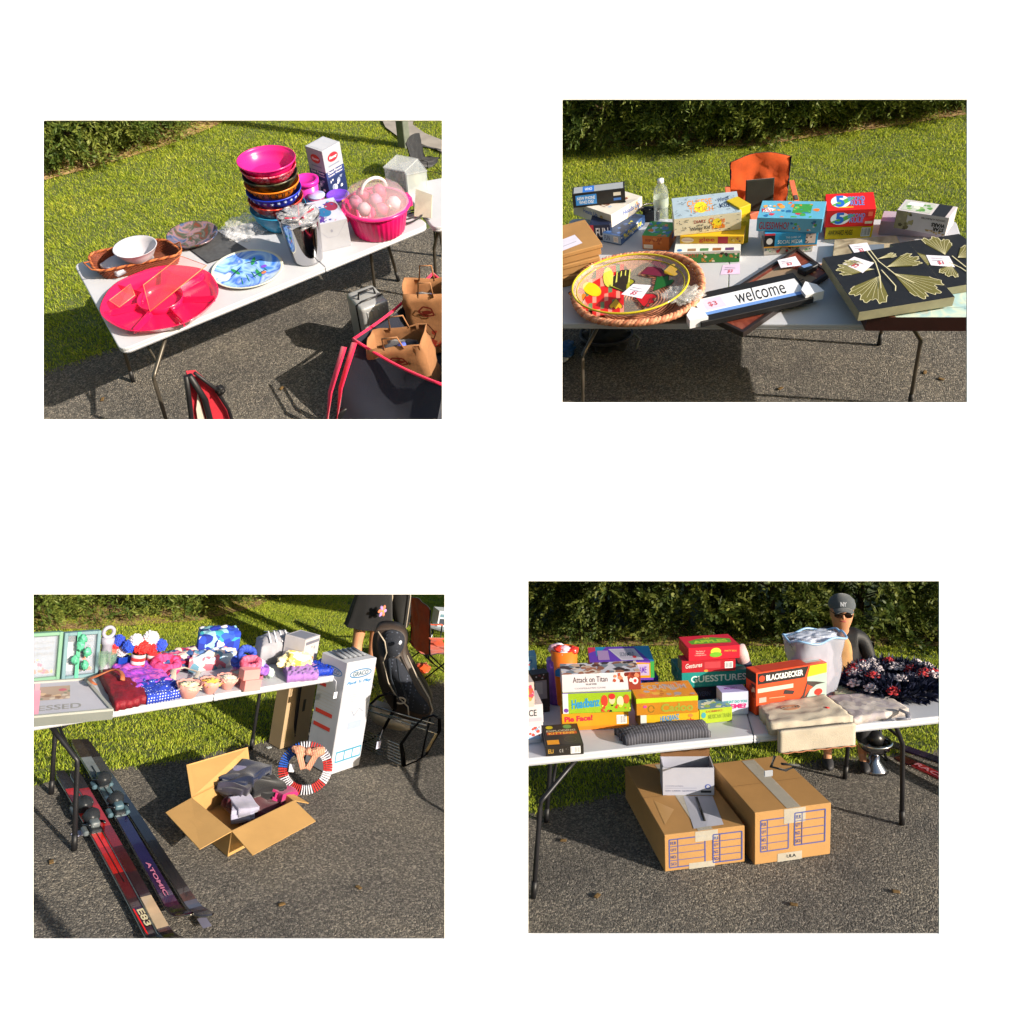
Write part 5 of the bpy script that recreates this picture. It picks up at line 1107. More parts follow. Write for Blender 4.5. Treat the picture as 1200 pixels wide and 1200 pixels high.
def tin(px0, px1, yb, yt, label, cols, sq=False):
    b, r = circ(D, h0, px0, px1, yb); hh = D.H(b, yt); t = thing(D, 'vase', label, 'vase', b)
    if sq:
        mb = MB()
        for sx, sy, a, c in ((1, 0, .006, 2*r), (-1, 0, .006, 2*r), (0, 1, 2*r, .006), (0, -1, 2*r, .006)): mb.box((sx*r*.95, sy*r*.95, hh/2), (a, c, hh), C(cols[0], rough=.15, var=.3, alpha=.9))
        mb.box((0, 0, .01), (2*r, 2*r, .02), plast(cols[0])); mb.build('body', t)
    else:
        n = 6
        for i in range(n): 
            MB().lathe([(r*.96, hh*i/n+.0005), (r, hh*i/n+.004), (r, hh*(i+1)/n-.004), (r*.96, hh*(i+1)/n)], cloth(cols[i % 2]), 32).build('painted_band', t)
        MB().lathe([(.001, .002), (r*.94, .002), (r*.94, hh*.98), (r*.9, hh*.98), (r*.88, .01), (.001, .01)], metalm('#a0a0a0'), 32).build('tin', t)
    return b, hh
b1, _ = tin(132, 149, 785, 768, 'square blue glass vase holding red, white and blue pompoms', ['#1c40a8'], True)
b2, _ = tin(151, 168, 789, 766, 'left of two red and white striped tin vases', ['#c02428', '#c8c0c4'])
b3, _ = tin(169, 186, 785, 763, 'right of two red and white striped tin vases', ['#c8c0c4', '#c02428'])
pr_ = D.W(150, 162, 758, h0)*.62
for (x, y, c, bb, l) in ((131, 758, '#d41c1c', b1, 'red pompom leftmost over the blue vase'), (143, 762, '#c8c4d0', b1, 'white pompom over the blue vase'), (139, 751, '#2040b8', b1, 'blue pompom at the back of the blue vase'),
        (152, 757, '#1c48c0', b2, 'blue pompom over the left striped tin'), (160, 750, '#d8d4dc', b2, 'white pompom at the back of the left striped tin'), (165, 758, '#d41c1c', b2, 'red pompom over the left striped tin'),
        (177, 748, '#dcd8e0', b3, 'large white pompom above the right striped tin'), (177, 758, '#cc1c20', b3, 'red pompom over the right striped tin'), (188, 756, '#2848c0', b3, 'blue pompom at the right of the right striped tin')): pom(x, y, pr_*(1.15 if 'large' in l or 'red' in l else .95), c, bb, 0, l)
# pouches
pur = C('#7c1424', rough=.6, var=.35, scale=40, bump=1., bscale=80)
clothquad(D, [(135, 834), (176, 824), (146, 789), (115, 793)], h0, .035, pur, 'woven_purse', 'dark red woven purse lying open beside the white picture frame', 'purse', .01, 6, 3, puff=.02)
b = D.P(124, 800, h0+.06); mb = MB(); mb.tube([(.09*math.cos(a*.35)-.0, .16*math.sin(a*.35), .02+.02*math.sin(a*.7)) for a in range(13)], .014, C('#a8603c', rough=.5, var=.2), flat=.35)
single(D, mb, 'leather_strap', 'tan leather strap looped over the dark red purse', 'strap', b, -.6)
vio = mix_tex('violetfab', ['#8c40b8', '#b848c8', '#6c3cb0', '#d860b8', '#9860d0'], 'noise', 12., .8, .4)
clothquad(D, [(157, 813), (200, 803), (178, 778), (130, 786)], h0+.02, .02, vio, 'fabric_pouch', 'purple and magenta patterned fabric pouch over the red purse', 'pouch', .02, 7, 5, puff=.005)
dots = mix_tex('navydots', ['#1c38a8', '#c8d0e8'], 'dots', 55., .85, .2)
clothquad(D, [(172, 826), (213, 818), (200, 801), (157, 808)], h0, .03, dots, 'fabric_pouch', 'royal blue pouch with white dots at the table front', 'pouch', .02, 7, 6, puff=.02)
def torusband(x, y, h, R_, r_, mat, label, name='headband', cat='headband', tilt=.5, rz=0., seed=0, group=None, sy=.8):
    b = D.P(x, y, h); mb = MB(); N = 40
    mb.tube([(R_*math.cos(2*PI*i/N), R_*sy*math.sin(2*PI*i/N), .01*noise.noise(Vector((i*.7, seed, 0)))) for i in range(N)], [r_*(1+.25*noise.noise(Vector((i*.5, seed*3, 1)))) for i in range(N)], mat, n=10, closed=True, flat=1.4)
    return single(D, mb, name, label, cat, b+Vector((0, 0, r_+R_*math.sin(tilt))), rz, group, Matrix.Rotation(tilt, 4, 'X'))
crim = mix_tex('crimsonfab', ['#b01440', '#c83068', '#d84c8c', '#a01030'], 'noise', 14., .85, .4)
torusband(193, 789, h0, .075, .032, crim, 'coiled crimson and pink scarf in the middle of the table', 'scarf', 'scarf', .35, .2, 1)
torusband(186, 783, h0, .07, .02, vio, 'small violet scarf coil behind the crimson one', 'scarf', 'scarf', .35, 1.2, 4)
b = D.P(212, 793, h0+.02); mb = MB(); mb.tube([(-.14, -.12, .02), (-.05, .02, .05), (.05, .05, .04), (.12, -.02, .02), (.05, -.08, .01), (-.1, -.09, .01)], .02, cloth('#b8ac9c'), flat=.3); single(D, mb, 'cloth_belt', 'cream cloth belt folded in front of the floral bag', 'belt', b)
pais = mix_tex('paisley', ['#a81c44', '#34508c', '#88a8b8', '#c8b8b0', '#5c3068', '#b85c7c', '#284878'], 'voro', 24., .9, .4)
b = D.P(212, 779, h0); mb = MB(); mb.blob((.22, .12, .065), pais, 2, .3, 2., 5, flat=-.5, X=Matrix.Translation((0, 0, .045))); single(D, mb, 'folded_scarves', 'pile of folded paisley scarves behind the cream belt', 'scarves', b, .3)
flo = mix_tex('bluefloral', ['#14288c', '#1c3cb0', '#2850b8', '#102070', '#88b8c8', '#e0d8e0', '#2c8c9c', '#1830a0'], 'voro', 18., .85, .3)
clothquad(D, [(229, 778), (278, 772), (272, 762), (229, 765)], h0, .17, flo, 'quilted_bag', 'royal blue floral quilted bag standing at the table back', 'bag', .02, 5, 7, puff=.03)
flo2 = mix_tex('paleflor', ['#a8b8c8', '#c8a8b0', '#5c88a0', '#d8c8b8', '#c86878', '#4868a0', '#d8d0d0'], 'voro', 20., .85, .3)
clothquad(D, [(222, 789), (277, 781), (270, 770), (226, 775)], h0, .06, flo2, 'quilted_pouch', 'pale floral quilted pouch in front of the royal blue floral bag', 'pouch', .03, 6, 8, puff=.02)
# headbands
hbm = [mix_tex('hb%d' % i, c, 'noise', 16., .85, .3) for i, c in enumerate((['#20389c', '#3c58c8', '#181c58'], ['#c02c50', '#e06c8c', '#8c1438'], ['#d898a8', '#e8c0c8', '#c86c88'], ['#2c50a8', '#d8d8e8', '#b82c40'], ['#5cb0a0', '#d8e8e0', '#388878'], ['#6c3c9c', '#9c68c8', '#402468']))]
hl = [(281, 786, 0, 2, 'pale pink rolled headband lowest at the left of the pile'), (297, 789, 0, 1, 'rose rolled headband at the front of the pile'), (309, 787, 0, 4, 'mint and white rolled headband at the right of the pile'), (285, 776, .05, 5, 'purple headband in the lower middle of the pile'), (299, 777, .06, 3, 'red, white and blue striped headband in the middle of the pile'), (281, 765, .11, 0, 'navy headband at the upper left of the pile'), (293, 768, .14, 1, 'crimson headband near the top of the pile'), (288, 757, .17, 0, 'blue headband topmost of the pile'), (305, 776, .08, 5, 'violet headband at the upper right of the pile')]
for i, (x, y, z, m, l) in enumerate(hl): torusband(x, y+8+z*60, h0+z*.8, .054, .02, hbm[m], l, tilt=.2+.5*((i*37) % 5)/4, rz=i*.9, seed=i, group='fabric headbands in one pile')
# scalloped pink bowls
def scallop(x0, x1, yt, yb, label, fill=None):
    b, r = circ(D, h0, x0+8, x1-8, yb-4); rt = D.W(x0, x1, (yt+yb)/2, h0+.08)/2; hh = D.H(b, yt+4); mb = MB(); n = 64; vs = []; fs = []
    pr = [(.001, 0), (r*.9, 0), (r, .004), ((r+rt)/2*1.03, hh*.5), (rt, hh), (rt*.96, hh), ((r+rt)/2*.95, hh*.5), (r*.85, .012), (.001, .012)]
    for j, (q, z) in enumerate(pr):
        for k in range(n): t_ = 2*PI*k/n; vs.append((q*math.cos(t_), q*math.sin(t_), z+(.007*abs(math.sin(t_*5))*(1 if j in (4, 5) else 0))))
    for j in range(len(pr)-1):
        for k in range(n): fs.append((j*n+k, j*n+(k+1) % n, (j+1)*n+(k+1) % n, (j+1)*n+k))
    t = thing(D, 'scalloped_bowl', label, 'bowl', b, 0, 'blush pink scalloped paper bowls'); mb.add(vs, fs, C('#cf9088', rough=.6, var=.06), True); mb.build('bowl', t)
    mb = MB(); mb.blob((rt*.8, rt*.8, .02), cloth(fill or '#d8ccb8'), int(x0), .6, 6, 4, X=Matrix.Translation((0, 0, hh*.82))); mb.build('contents', t)
scallop(268, 288, 784, 806, 'farthest blush pink scalloped bowl, beside the pink boxes')
scallop(252, 279, 789, 811, 'third blush pink scalloped bowl from the table front')
scallop(232, 259, 793, 816, 'second blush pink scalloped bowl from the table front', '#d8b048')
scallop(204, 236, 797, 821, 'nearest and largest blush pink scalloped bowl', '#e0d8b0')
_, hq, _ = pbox(D, h0, (286, 811), (305, 809), 798, 'lower of two stacked blush pink gift boxes', '#cf8a88', {}, back=(269, 795), name='gift_box', cat='gift box', group='stacked pink gift boxes')
pbox(D, hq+.001, (285, 798), (304, 796), 786, 'upper of two stacked blush pink gift boxes', '#cf8a88', {}, back=(268, 783), name='gift_box', cat='gift box', group='stacked pink gift boxes')
# grey soft case
clothquad(D, [(304, 780), (350, 775), (338, 764), (297, 768)], h0, .13, cloth('#9a9aa4'), 'soft_case', 'grey soft case with white stripes on its top', 'case', .01, 4, 2, puff=.07,
    parts=lambda mb, q: [mb.tube([q[3].lerp(q[2], .2+.15*i)*1.0+Vector((0, 0, .185)), (q[3].lerp(q[2], .2+.15*i)+q[0].lerp(q[1], .2+.15*i))/2+Vector((0, 0, .222)), q[0].lerp(q[1], .2+.15*i)+Vector((0, 0, .17))], .006, cloth('#dcdce4'), n=5, flat=.5) for i in range(4)])
pbox(D, h0, (353, 785), (370, 778), 750, 'small white carton standing behind the daisy fabric', '#b4b0b4', {'front': [('n', 3, 8, .1, .2, .9, .7, ['#d87840', '#8c8890', '#e0e0e0'], .02), ('r', .05, .8, .95, .9, '#6c6c78')], 'top': [('r', .1, .1, .9, .9, '#787884')], 'left': [('r', .1, .3, .9, .6, '#a09ca4')]}, back=(339, 742), name='carton', cat='carton')
dais = mix_tex('daisies', ['#d8c48c', '#e8dcb0', '#e8d060', '#e0d4b8', '#d8a848', '#ece4cc'], 'voro', 26., .9, .4)
b = D.P(345, 784, h0); mb = MB(); mb.blob((.14, .09, .075), dais, 4, .3, 2.5, 5, flat=-.5, X=Matrix.Translation((0, 0, .06))); single(D, mb, 'daisy_cloth', 'cream and yellow flowered fabric bundle on the right end of the table', 'fabric', b)
clothquad(D, [(336, 800), (373, 797), (368, 784), (332, 786)], h0, .03, cloth('#9a6cb8'), 'folded_cloth', 'lilac cloth bunched in front of the daisy fabric', 'cloth', .022, 9, 4, puff=.005)
clothquad(D, [(367, 793), (394, 791), (388, 779), (362, 781)], h0, .03, C('#1438b0', rough=.35, var=.5, scale=80, bump=1., bscale=150), 'sequin_pouch', 'sparkling royal blue cloth at the right corner of the table', 'pouch', .02, 7, 9, puff=.01)
b = D.P(391, 795, h0); mb = MB(); mb.tube([(0, 0, 0), (.012, -.02, -.02), (.01, -.03, -.09)], .0025, cloth('#c8ccd8'), n=5); mb.box((.01, -.034, -.12), (.035, .004, .05), paper('#c8ccd8'), bev=.001); single(D, mb, 'hanging_tag', 'small white tag hanging on a string from the table corner', 'price tag', b)
# tall cartons at the table end
gr = lambda: [('l', oval(.5, .885, .36, .035, 24)+[(.86, .885)], .008, '#2c6c9c'), ('t', 'GRACO', .24, .865, .76, .905, '#34586c'), ('t', "Pack 'n Play", .08, .79, .92, .825, '#2478b0', {'s': .3, 'b': .03})]
tb_, hgr, (c_, rz, w_, d_, H_) = pbox(D, 0.005, (386, 909), (421, 897), 777, 'tall white play yard carton standing at the end of the table', '#adb0b9', {'front': gr()+[('r', .1, .1, .95, .2, '#3c88a8'), ('r', .13, .115, .36, .185, '#c0c4cc'), ('r', .4, .115, .63, .185, '#c0c4cc'), ('r', .67, .115, .92, .185, '#c0c4cc'), ('r', .35, .38, .8, .45, '#98a4c0'), ('l', [(.4, .55), (.5, .5), (.65, .56), (.8, .52)], .004, '#74809c')]+[('l', [(.12, .72-.02*i), (.5, .72-.02*i)], .004, '#9498a8') for i in range(5)], 'left': gr()[:2]+[('r', .1, .72, .35, .75, '#b83030'), ('r', .1, .48, .75, .515, '#c03830'), ('r', .1, .36, .75, .395, '#c03830')]+[('l', [(.1, .68-.03*i), (.8, .68-.03*i)], .003, '#a8a09c') for i in range(6)]}, back=(366, 766), name='play_yard_carton', cat='carton', bev=.006)
q = [(-w_/2, -d_/2), (w_/2, -d_/2), (w_/2, d_/2), (-w_/2, d_/2)]
for i, lab in enumerate(('front', 'side', 'back', 'inner')):
    pass
b = D.P(402, 772, hgr); mb = MB()
for i in range(5): mb.tube([(-.12+.05*i, -.08, .015), (-.1+.05*i, .08, .02)], .018, plast('#7c8088', .4), n=8, flat=.5)
single(D, mb, 'folded_poles', 'grey folded parts poking from the top of the tall play yard carton', 'folded parts', D.M.inverted()@tb_.matrix_world@Vector((0, 0, H_)), rz)
pbox(D, .005, (328, 878), (360, 869), 806, 'narrow tan carton standing under the table end beside the wreath', '#a48c6c', {'front': [('r', .6, .55, .7, .75, '#3c3830'), ('r', .1, .1, .5, .3, '#94805c')], 'left': []}, d=.14, name='carton', cat='carton', mat=cboard)
# clothespin wreath
b = D.P(353, 931); n_ = D.near(b, 0); rzw = math.atan2(n_.x, -n_.y); R1 = (PV(D, 321, 896, b)-PV(D, 385, 896, b)).length/2
t = thing(D, 'clothespin_wreath', 'red, white and blue clothespin wreath leaning against the tall cartons', 'wreath', b, rzw, None, Matrix.Rotation(-.15, 4, 'X'))
NP = 60
for i in range(NP):
    a = 2*PI*i/NP+PI/2; f = (i/NP*360+0) % 360
    col = '#1c50b0' if 20 < f < 95 else ('#b82c2c' if (i//5) % 2 else '#c8c8d4')
    mb = MB()
    for s_ in (-.5, .5): mb.box((0, 0, 0), (R1*.34, .012, R1*.042), C(col, rough=.7, var=.15), bev=.0015, X=Matrix.Translation((R1*.83*math.cos(a), s_*.016, R1+R1*.83*math.sin(a)))@Matrix.Rotation(-a-s_*.06, 4, 'Y'))
    mb.build('clothespin', t)
mb = MB(); mb.tube([(R1*.78*math.cos(a*PI/20), .002, R1+R1*.78*math.sin(a*PI/20)) for a in range(40)], .006, metalm('#808080'), n=5, closed=True); mb.build('wire_ring', t)
bowm = mix_tex('bowfab', ['#b8a080', '#c8603c', '#b8a484', '#3c508c', '#b89870', '#c8603c'], 'wave', 26., .9, .3)
mb = MB()
for s_ in (-1, 1):
    mb.blob((R1*.3, .035, R1*.17), bowm, 4+s_, .25, 2.5, 4, X=Matrix.Translation((s_*R1*.32, -.06, R1*1.72))@Matrix.Rotation(-s_*.3, 4, 'Y'))
    mb.sheet(R1*.2, R1*.62, .01, bowm, 8+s_, .03, 9, X=Matrix.Translation((s_*R1*.2, -.06, R1*1.38))@Matrix.Rotation(s_*.38, 4, 'Y')@Matrix.Rotation(PI/2, 4, 'X'))
mb.blob((R1*.14, .04, R1*.14), bowm, 2, .2, 3, 3, X=Matrix.Translation((0, -.06, R1*1.72))); mb.build('bow', t)
MB().box((-R1*.5, -.03, R1*1.0), (.035, .003, .055), paper('#c8ccd8')).build('tag', t)
# car seat
b = D.P(470, 868); t = thing(D, 'car_seat', 'black dotted child car seat with grey brown shell behind the wire rack', 'car seat', b)
shell = C('#3c322c', rough=.5, var=.2); pad = mix_tex('dotpad', ['#20242e', '#4c5260'], 'dots', 34., .9, .2); trimm = C('#a89c8c', rough=.6)
sh = smooth_poly([(437, 742), (444, 735), (470, 738), (477, 752), (474, 768), (486, 790), (500, 812), (507, 826), (504, 842), (484, 848), (462, 838), (446, 812), (440, 785), (435, 762)])
MB().bm(slab(D, b, sh, .3, shell, .0, .03), shell, True).build('shell', t)
hp_ = smooth_poly([(450, 742), (459, 738), (474, 744), (474, 758), (466, 771), (453, 772), (447, 760)])
MB().bm(slab(D, b, hp_, .06, pad, .05, .015), pad, True).build('headrest', t)
bp_ = smooth_poly([(452, 772), (466, 772), (478, 788), (488, 812), (502, 826), (504, 838), (490, 838), (474, 830), (462, 812), (455, 790)])
MB().bm(slab(D, b, bp_, .06, pad, .04, .015), pad, True).build('seat_pad', t)
mb = MB()
for ps in ([(443, 740), (451, 752), (453, 765), (449, 776), (455, 800), (463, 814), (478, 828), (479, 840)], [(477, 768), (488, 792), (503, 818), (507, 832), (501, 846)]): mb.tube([PV(D, x, y, b, .055)-b for x, y in ps], .006, trimm, n=6)
mb.build('piping', t)
MB().tube([PV(D, x, y, b, .08)-b for x, y in oval(469, 821, 6, 3.5, 16)], .008, trimm, n=6, closed=True).build('cup_holder', t)
base_ = smooth_poly([(433, 832), (448, 836), (478, 850), (482, 856), (468, 857), (446, 852), (434, 843)])
bs = C('#8c8476', rough=.5); MB().bm(slab(D, b, base_, .28, bs, .03, .01), bs, True).build('base', t)
for s_ in (0, 1): MB().tube([PV(D, x, y, b, .1)-b for x, y in ((456+s_*9, 772), (458+s_*10, 795), (468+s_*10, 822))], .01, cloth('#1c2430'), n=6, flat=.4).build('harness_strap', t)
MB().lathe([(.001, 0), (.02, 0), (.018, .004), (.001, .006)], plast('#c8ccd8'), 16, X=Matrix.Translation(PV(D, 469, 753, b, .12)-b)@Matrix.Rotation(PI/2, 4, 'X')).build('badge', t)
# wire rack
b = D.P(484, 905); t = thing(D, 'wire_rack', 'folding wire rack with curved black metal sides in front of the car seat', 'rack', b); bk_ = metalm('#1c1c1e', .35); wr = metalm('#a8a49c', .25)
q = lambda x, y, o=0.: PV(D, x, y, b, o)-b
def rackside(o, dx, dy):
    mb = MB(); mb.tube([q(x+dx, y+dy, o) for x, y in ((473, 898), (472, 884), (470, 872), (482, 855), (496, 842), (508, 838), (515, 842), (515, 856), (506, 872), (500, 884))], .02, bk_, n=8, flat=.5); mb.tube([q(x+dx, y+dy, o) for x, y in ((473, 898), (488, 892), (500, 884))], .014, bk_, n=6, flat=.5); mb.build('side_frame', t)
rackside(0., 0, 0); rackside(-.35, -52, -26)
for i in range(7):
    mb = MB(); mb.tube([q(427, 856+i*3.4, -.3), q(470, 874+i*3.6, 0.)], .005, wr, n=5); mb.build('wire', t)
for (x0, y0), (x1, y1) in (((432, 826), (508, 848)), ((430, 832), (512, 860)), ((445, 836), (500, 850))): MB().tube([q(x0, y0, -.2), q(x1, y1, .05)], .006, wr, n=5).build('wire', t)
MB().tube([q(504, 842, .03), q(498, 868, .03), q(494, 888, .03)], .008, bk_, n=6).build('strut', t)
MB().tube([q(511, 860, .05), q(500, 880, .05)], .022, C('#8c7c5c', rough=.6), n=8, flat=.3).build('wooden_slat', t)
b = PV(D, 444, 870, D.P(484, 905), .03); mb = MB(); mb.tube([(.02, 0, .1), (0, 0, .02)], .002, cloth('#c8c8d0'), n=4); mb.box((0, 0, -.02), (.045, .003, .06), paper('#b8b8d0')); single(D, mb, 'hanging_tag', 'lavender price tag hanging from the wire rack', 'price tag', b)
# camping chair and far table
b = D.P(502, 792); kk = .8
camp_chair(D, b, 1.15, 'orange camping chair on the lawn beyond the car seat', '#c8481c', k=kk, backh=1.02)
b = D.P(494, 788); mb = MB(); mb.blob((.1, .08, .06), cloth('#d84c14'), 3, .3, 3, 3, flat=-.7, X=Matrix.Translation((0, 0, .05))); single(D, mb, 'orange_pouch', 'crumpled orange pouch under the far camping chair', 'pouch', b)
c_ = D.P(528, 772); t = thing(D, 'side_table', 'small folding side table at the right edge beyond the orange chair', 'side table', c_, .2); ht_ = D.H(c_, 734)
MB().box((0, 0, ht_), (.7, .45, .03), plast('#98a4ac', .5), bev=.005).build('table_top', t)
for sx in (-1, 1):
    for sy in (-1, 1): MB().tube([(sx*.3, sy*.18, 0), (sx*.28, sy*.16, ht_)], .012, metalm('#606468')).build('leg', t)
_x = pbox(D, ht_+.016, (512, 734), (530, 735), 716, 'white and black carton on the small side table', '#b8c0c8', {'front': [('r', .1, .1, .6, .5, '#28303c'), ('r', .1, .6, .9, .8, '#5c7c8c')]}, d=.2, name='carton', cat='carton')
# ------------------------------------------------ people
def skin_body(nodes, edges, name, mat, parent, sub=2, root=0):
    me = bpy.data.meshes.new(name); me.from_pydata([n[0] for n in nodes], edges, []); o = bpy.data.objects.new(name, me); COL.objects.link(o)
    sk = o.modifiers.new('s', 'SKIN'); ly = me.skin_vertices[0].data
    for i, n in enumerate(nodes): r = n[1]; ly[i].radius = r if isinstance(r, tuple) else (r, r); ly[i].use_root = (i == root)
    sk.use_smooth_shade = True; sb = o.modifiers.new('u', 'SUBSURF'); sb.levels = sub; sb.render_levels = sub
    dg = bpy.context.evaluated_depsgraph_get(); m2 = bpy.data.meshes.new_from_object(o.evaluated_get(dg)); m2.name = name
    bpy.data.objects.remove(o); m2.materials.clear(); m2.materials.append(mat)
    for p in m2.polygons: p.use_smooth = True
    o = bpy.data.objects.new(name, m2); COL.objects.link(o); o.parent = parent; return o
SKIN = C('#c08a68', rough=.5, var=.08, scale=12, sub=.15)
def hand(t, p, d, side):
    d = Vector(d).normalized(); x = d.cross(Vector((0, 1, 0))).normalized() if abs(d.y) < .9 else Vector((1, 0, 0)); n = x.cross(d)
    nodes = [(p, (.026, .022)), (p+d*.05, (.036, .016)), (p+d*.09, (.036, .014))]; edges = [(0, 1), (1, 2)]
    for i in range(4):
        b_ = p+d*.088+x*(.027-.018*i); L_ = (.07, .08, .075, .06)[i]; k = len(nodes); nodes += [(b_, .009), (b_+d*L_*.5+n*.006, .0085), (b_+d*L_+n*.022, .0075)]; edges += [(2, k), (k, k+1), (k+1, k+2)]
    k = len(nodes); nodes += [(p+d*.03+x*.03*side, .011), (p+d*.065+x*.055*side, .010), (p+d*.09+x*.055*side+n*.01, .009)]; edges += [(0, k), (k, k+1), (k+1, k+2)]
    return nodes, edges
def standing(D, b, rz, k, label):
    t = thing(D, 'person', label, 'person', b, rz); t.matrix_world = t.matrix_world@Matrix.Scale(k, 4)
    N = [((0, 0, .95), (.155, .11)), ((0, 0, 1.12), (.13, .095)), ((0, .0, 1.3), (.155, .1)), ((0, 0, 1.42), (.1, .08)), ((0, 0, 1.5), .05), ((0, -.01, 1.56), .055), ((0, -.02, 1.64), (.075, .095)), ((0, -.015, 1.71), (.055, .07))]
    E = [(i, i+1) for i in range(7)]
    for s in (-1, 1):
        i = len(N); N += [((s*.09, 0, .86), .088), ((s*.1, -.01, .5), .055), ((s*.1, .02, .35), .057), ((s*.1, .02, .1), .035), ((s*.1, .01, .045), .036), ((s*.115, -.1, .03), .03)]; E += [(0, i)]+[(i+j, i+j+1) for j in range(5)]
        i = len(N); N += [((s*.17, 0, 1.4), .05), ((s*.23, -.02, 1.14), .04), ((s*.1, -.2, 1.2), .028)]; E += [(3, i), (i, i+1), (i+1, i+2)]
        hn, he = hand(t, Vector((s*.06, -.22, 1.21)), (-s, -.1, .2), -s); j = len(N); N += hn; E += [(i+2, j)]+[(a+j, c+j) for a, c in he]
    skin_body(N, E, 'body', SKIN, t)
    mb = MB(); bk = cloth('#0d0d10'); n = 60; vs = []; fs = []
    prof = [(.18, 1.12), (.2, 1.0), (.235, .8), (.26, .68), (.265, .675), (.25, .68), (.2, .8)]
    for j, (r_, z) in enumerate(prof):
        for i in range(n): a = 2*PI*i/n; rr_ = r_*(1+.05*math.sin(a*9)*(1.1-z)*2); vs.append((rr_*math.cos(a), rr_*.72*math.sin(a), z))
    for j in range(len(prof)-1):
        for i in range(n): fs.append((j*n+i, j*n+(i+1) % n, (j+1)*n+(i+1) % n, (j+1)*n+i))
    mb.add(vs, fs, bk, True).build('skirt', t)
    skin_body([((0, 0, 1.08), (.165, .12)), ((0, 0, 1.3), (.17, .115)), ((0, 0, 1.43), (.12, .09))]+[((s*.18, 0, 1.39), .062) for s in (-1, 1)]+[((s*.235, .01, 1.15), .05) for s in (-1, 1)], [(0, 1), (1, 2), (2, 3), (2, 4), (3, 5), (4, 6)], 'top', bk, t)
    mb = MB(); mb.blob((.1, .115, .13), cloth('#5c4028'), 3, .1, 3, 4, X=Matrix.Translation((0, .012, 1.7))); mb.blob((.085, .05, .2), cloth('#5c4028'), 3, .1, 3, 4, X=Matrix.Translation((0, .085, 1.56))); mb.build('hair', t)
    face(t, Vector((0, -.02, 1.64)), 1.)
    for s in (-1, 1): mb = MB(); mb.blob((.05, .13, .04), plast('#c8c4bc', .6), 2, .05, 2, 3, flat=-.6, X=Matrix.Translation((s*.11, -.05, .035))); mb.build('shoe', t)
    return t
def face(t, c, s):
    for q in (-1, 1):
        MB().blob((.013, .008, .009), plast('#e8e4e0', .2), 1, 0, 1, 2, X=Matrix.Translation(c+Vector((q*.032, -.088, .018)))).build('eye', t)
        MB().blob((.007, .018, .028), SKIN, 1, .1, 2, 2, X=Matrix.Translation(c+Vector((q*.078, .0, 0)))).build('ear', t)
    MB().blob((.013, .02, .024), SKIN, 1, .1, 2, 3, X=Matrix.Translation(c+Vector((0, -.098, -.008)))).build('nose', t)
    MB().blob((.024, .009, .007), C('#a8544c', rough=.4), 1, .1, 2, 3, X=Matrix.Translation(c+Vector((0, -.088, -.046)))).build('mouth', t)
yb = 850
for yb in range(800, 880, 2):
    b = D.P(428, yb)
    if abs(D.H(b, 739)-.62) < .02: break
print('PERSON', yb, D.H(D.P(428, yb), 739))
wpx = D.px(D.P(428, yb)+Vector((0, 0, .6)))
standing(D, D.P(420, yb), 2.9, .98, 'person in a short black skirt standing behind the tall carton, seen from the waist down')
b = D.P(466, 800); t = thing(D, 'hanging_coat', 'long black coat with pale trim hanging beside the standing person', 'coat', b)
ct = smooth_poly([(456, 600), (480, 600), (482, 700), (480, 738), (466, 740), (458, 720), (455, 690)]); ctm = cloth('#131214')
MB().bm(slab(D, b, ct, .1, ctm, 0., .03), ctm, True).build('coat_body', t)
mb = MB(); mb.tube([PV(D, x, y, b, .03)-b for x, y in ((480, 640), (481, 700), (476, 735), (466, 741))], .006, trimm, n=5); mb.build('trim', t)
mb = MB()
for i in range(3): mb.tube([PV(D, x+i*3, y, b, .05)-b for x, y in ((452, 660), (454, 700), (450, 735-i*6))], .006, cloth('#b8a890'), n=5)
mb.build('fringe', t)
b = PV(D, 448, 716, D.P(428, yb), .28); mb = MB()
for i in range(6): a = i*PI/3; mb.blob((.03, .012, .018), cloth(['#9c80b8', '#d87858'][i % 2]), i, .2, 2, 3, X=Matrix.Translation((.032*math.cos(a), 0, .032*math.sin(a)))@Matrix.Rotation(-a, 4, 'Y'))
mb.blob((.018, .018, .018), cloth('#d89040'), 1, .1, 2, 2); single(D, mb, 'fabric_flower', 'lilac and coral fabric flower held against the black skirt', 'fabric flower', b)
# open cardboard box of clothes
Fb = D.P(267, 1004, .005); h_ = D.H(Fb, 974); L_, Bk, Rr = [D.P(x, y, .005+h_) for x, y in ((224, 935), (293, 900), (345, 938))]; Ft = Fb+Vector((0, 0, h_)); cb = (L_+Rr+Ft+Bk)/4; cb.z = .005
t = thing(D, 'open_cardboard_box', 'open cardboard box with spread flaps full of folded clothes', 'cardboard box', cb); cm = cboard('#b08a54')
rim = [Ft-cb, Rr-cb, Bk-cb, L_-cb]; mb = MB()
for i in range(4):
    a, b_ = rim[i], rim[(i+1) % 4]; n_ = (b_-a).normalized(); n_ = Vector((-n_.y, n_.x, 0))*.005
    if n_.dot(-a) < 0: n_ = -n_
    lo = Vector((0, 0, h_)); vs = [a-lo, b_-lo, b_, a, a-lo+n_, b_-lo+n_, b_+n_, a+n_]; mb.add(vs, [(0, 1, 2, 3), (7, 6, 5, 4), (3, 2, 6, 7), (0, 3, 7, 4), (1, 5, 6, 2)], cm)
mb.add([p-Vector((0, 0, h_-.004)) for p in rim], [(0, 1, 2, 3)], cm); mb.build('box_body', t)
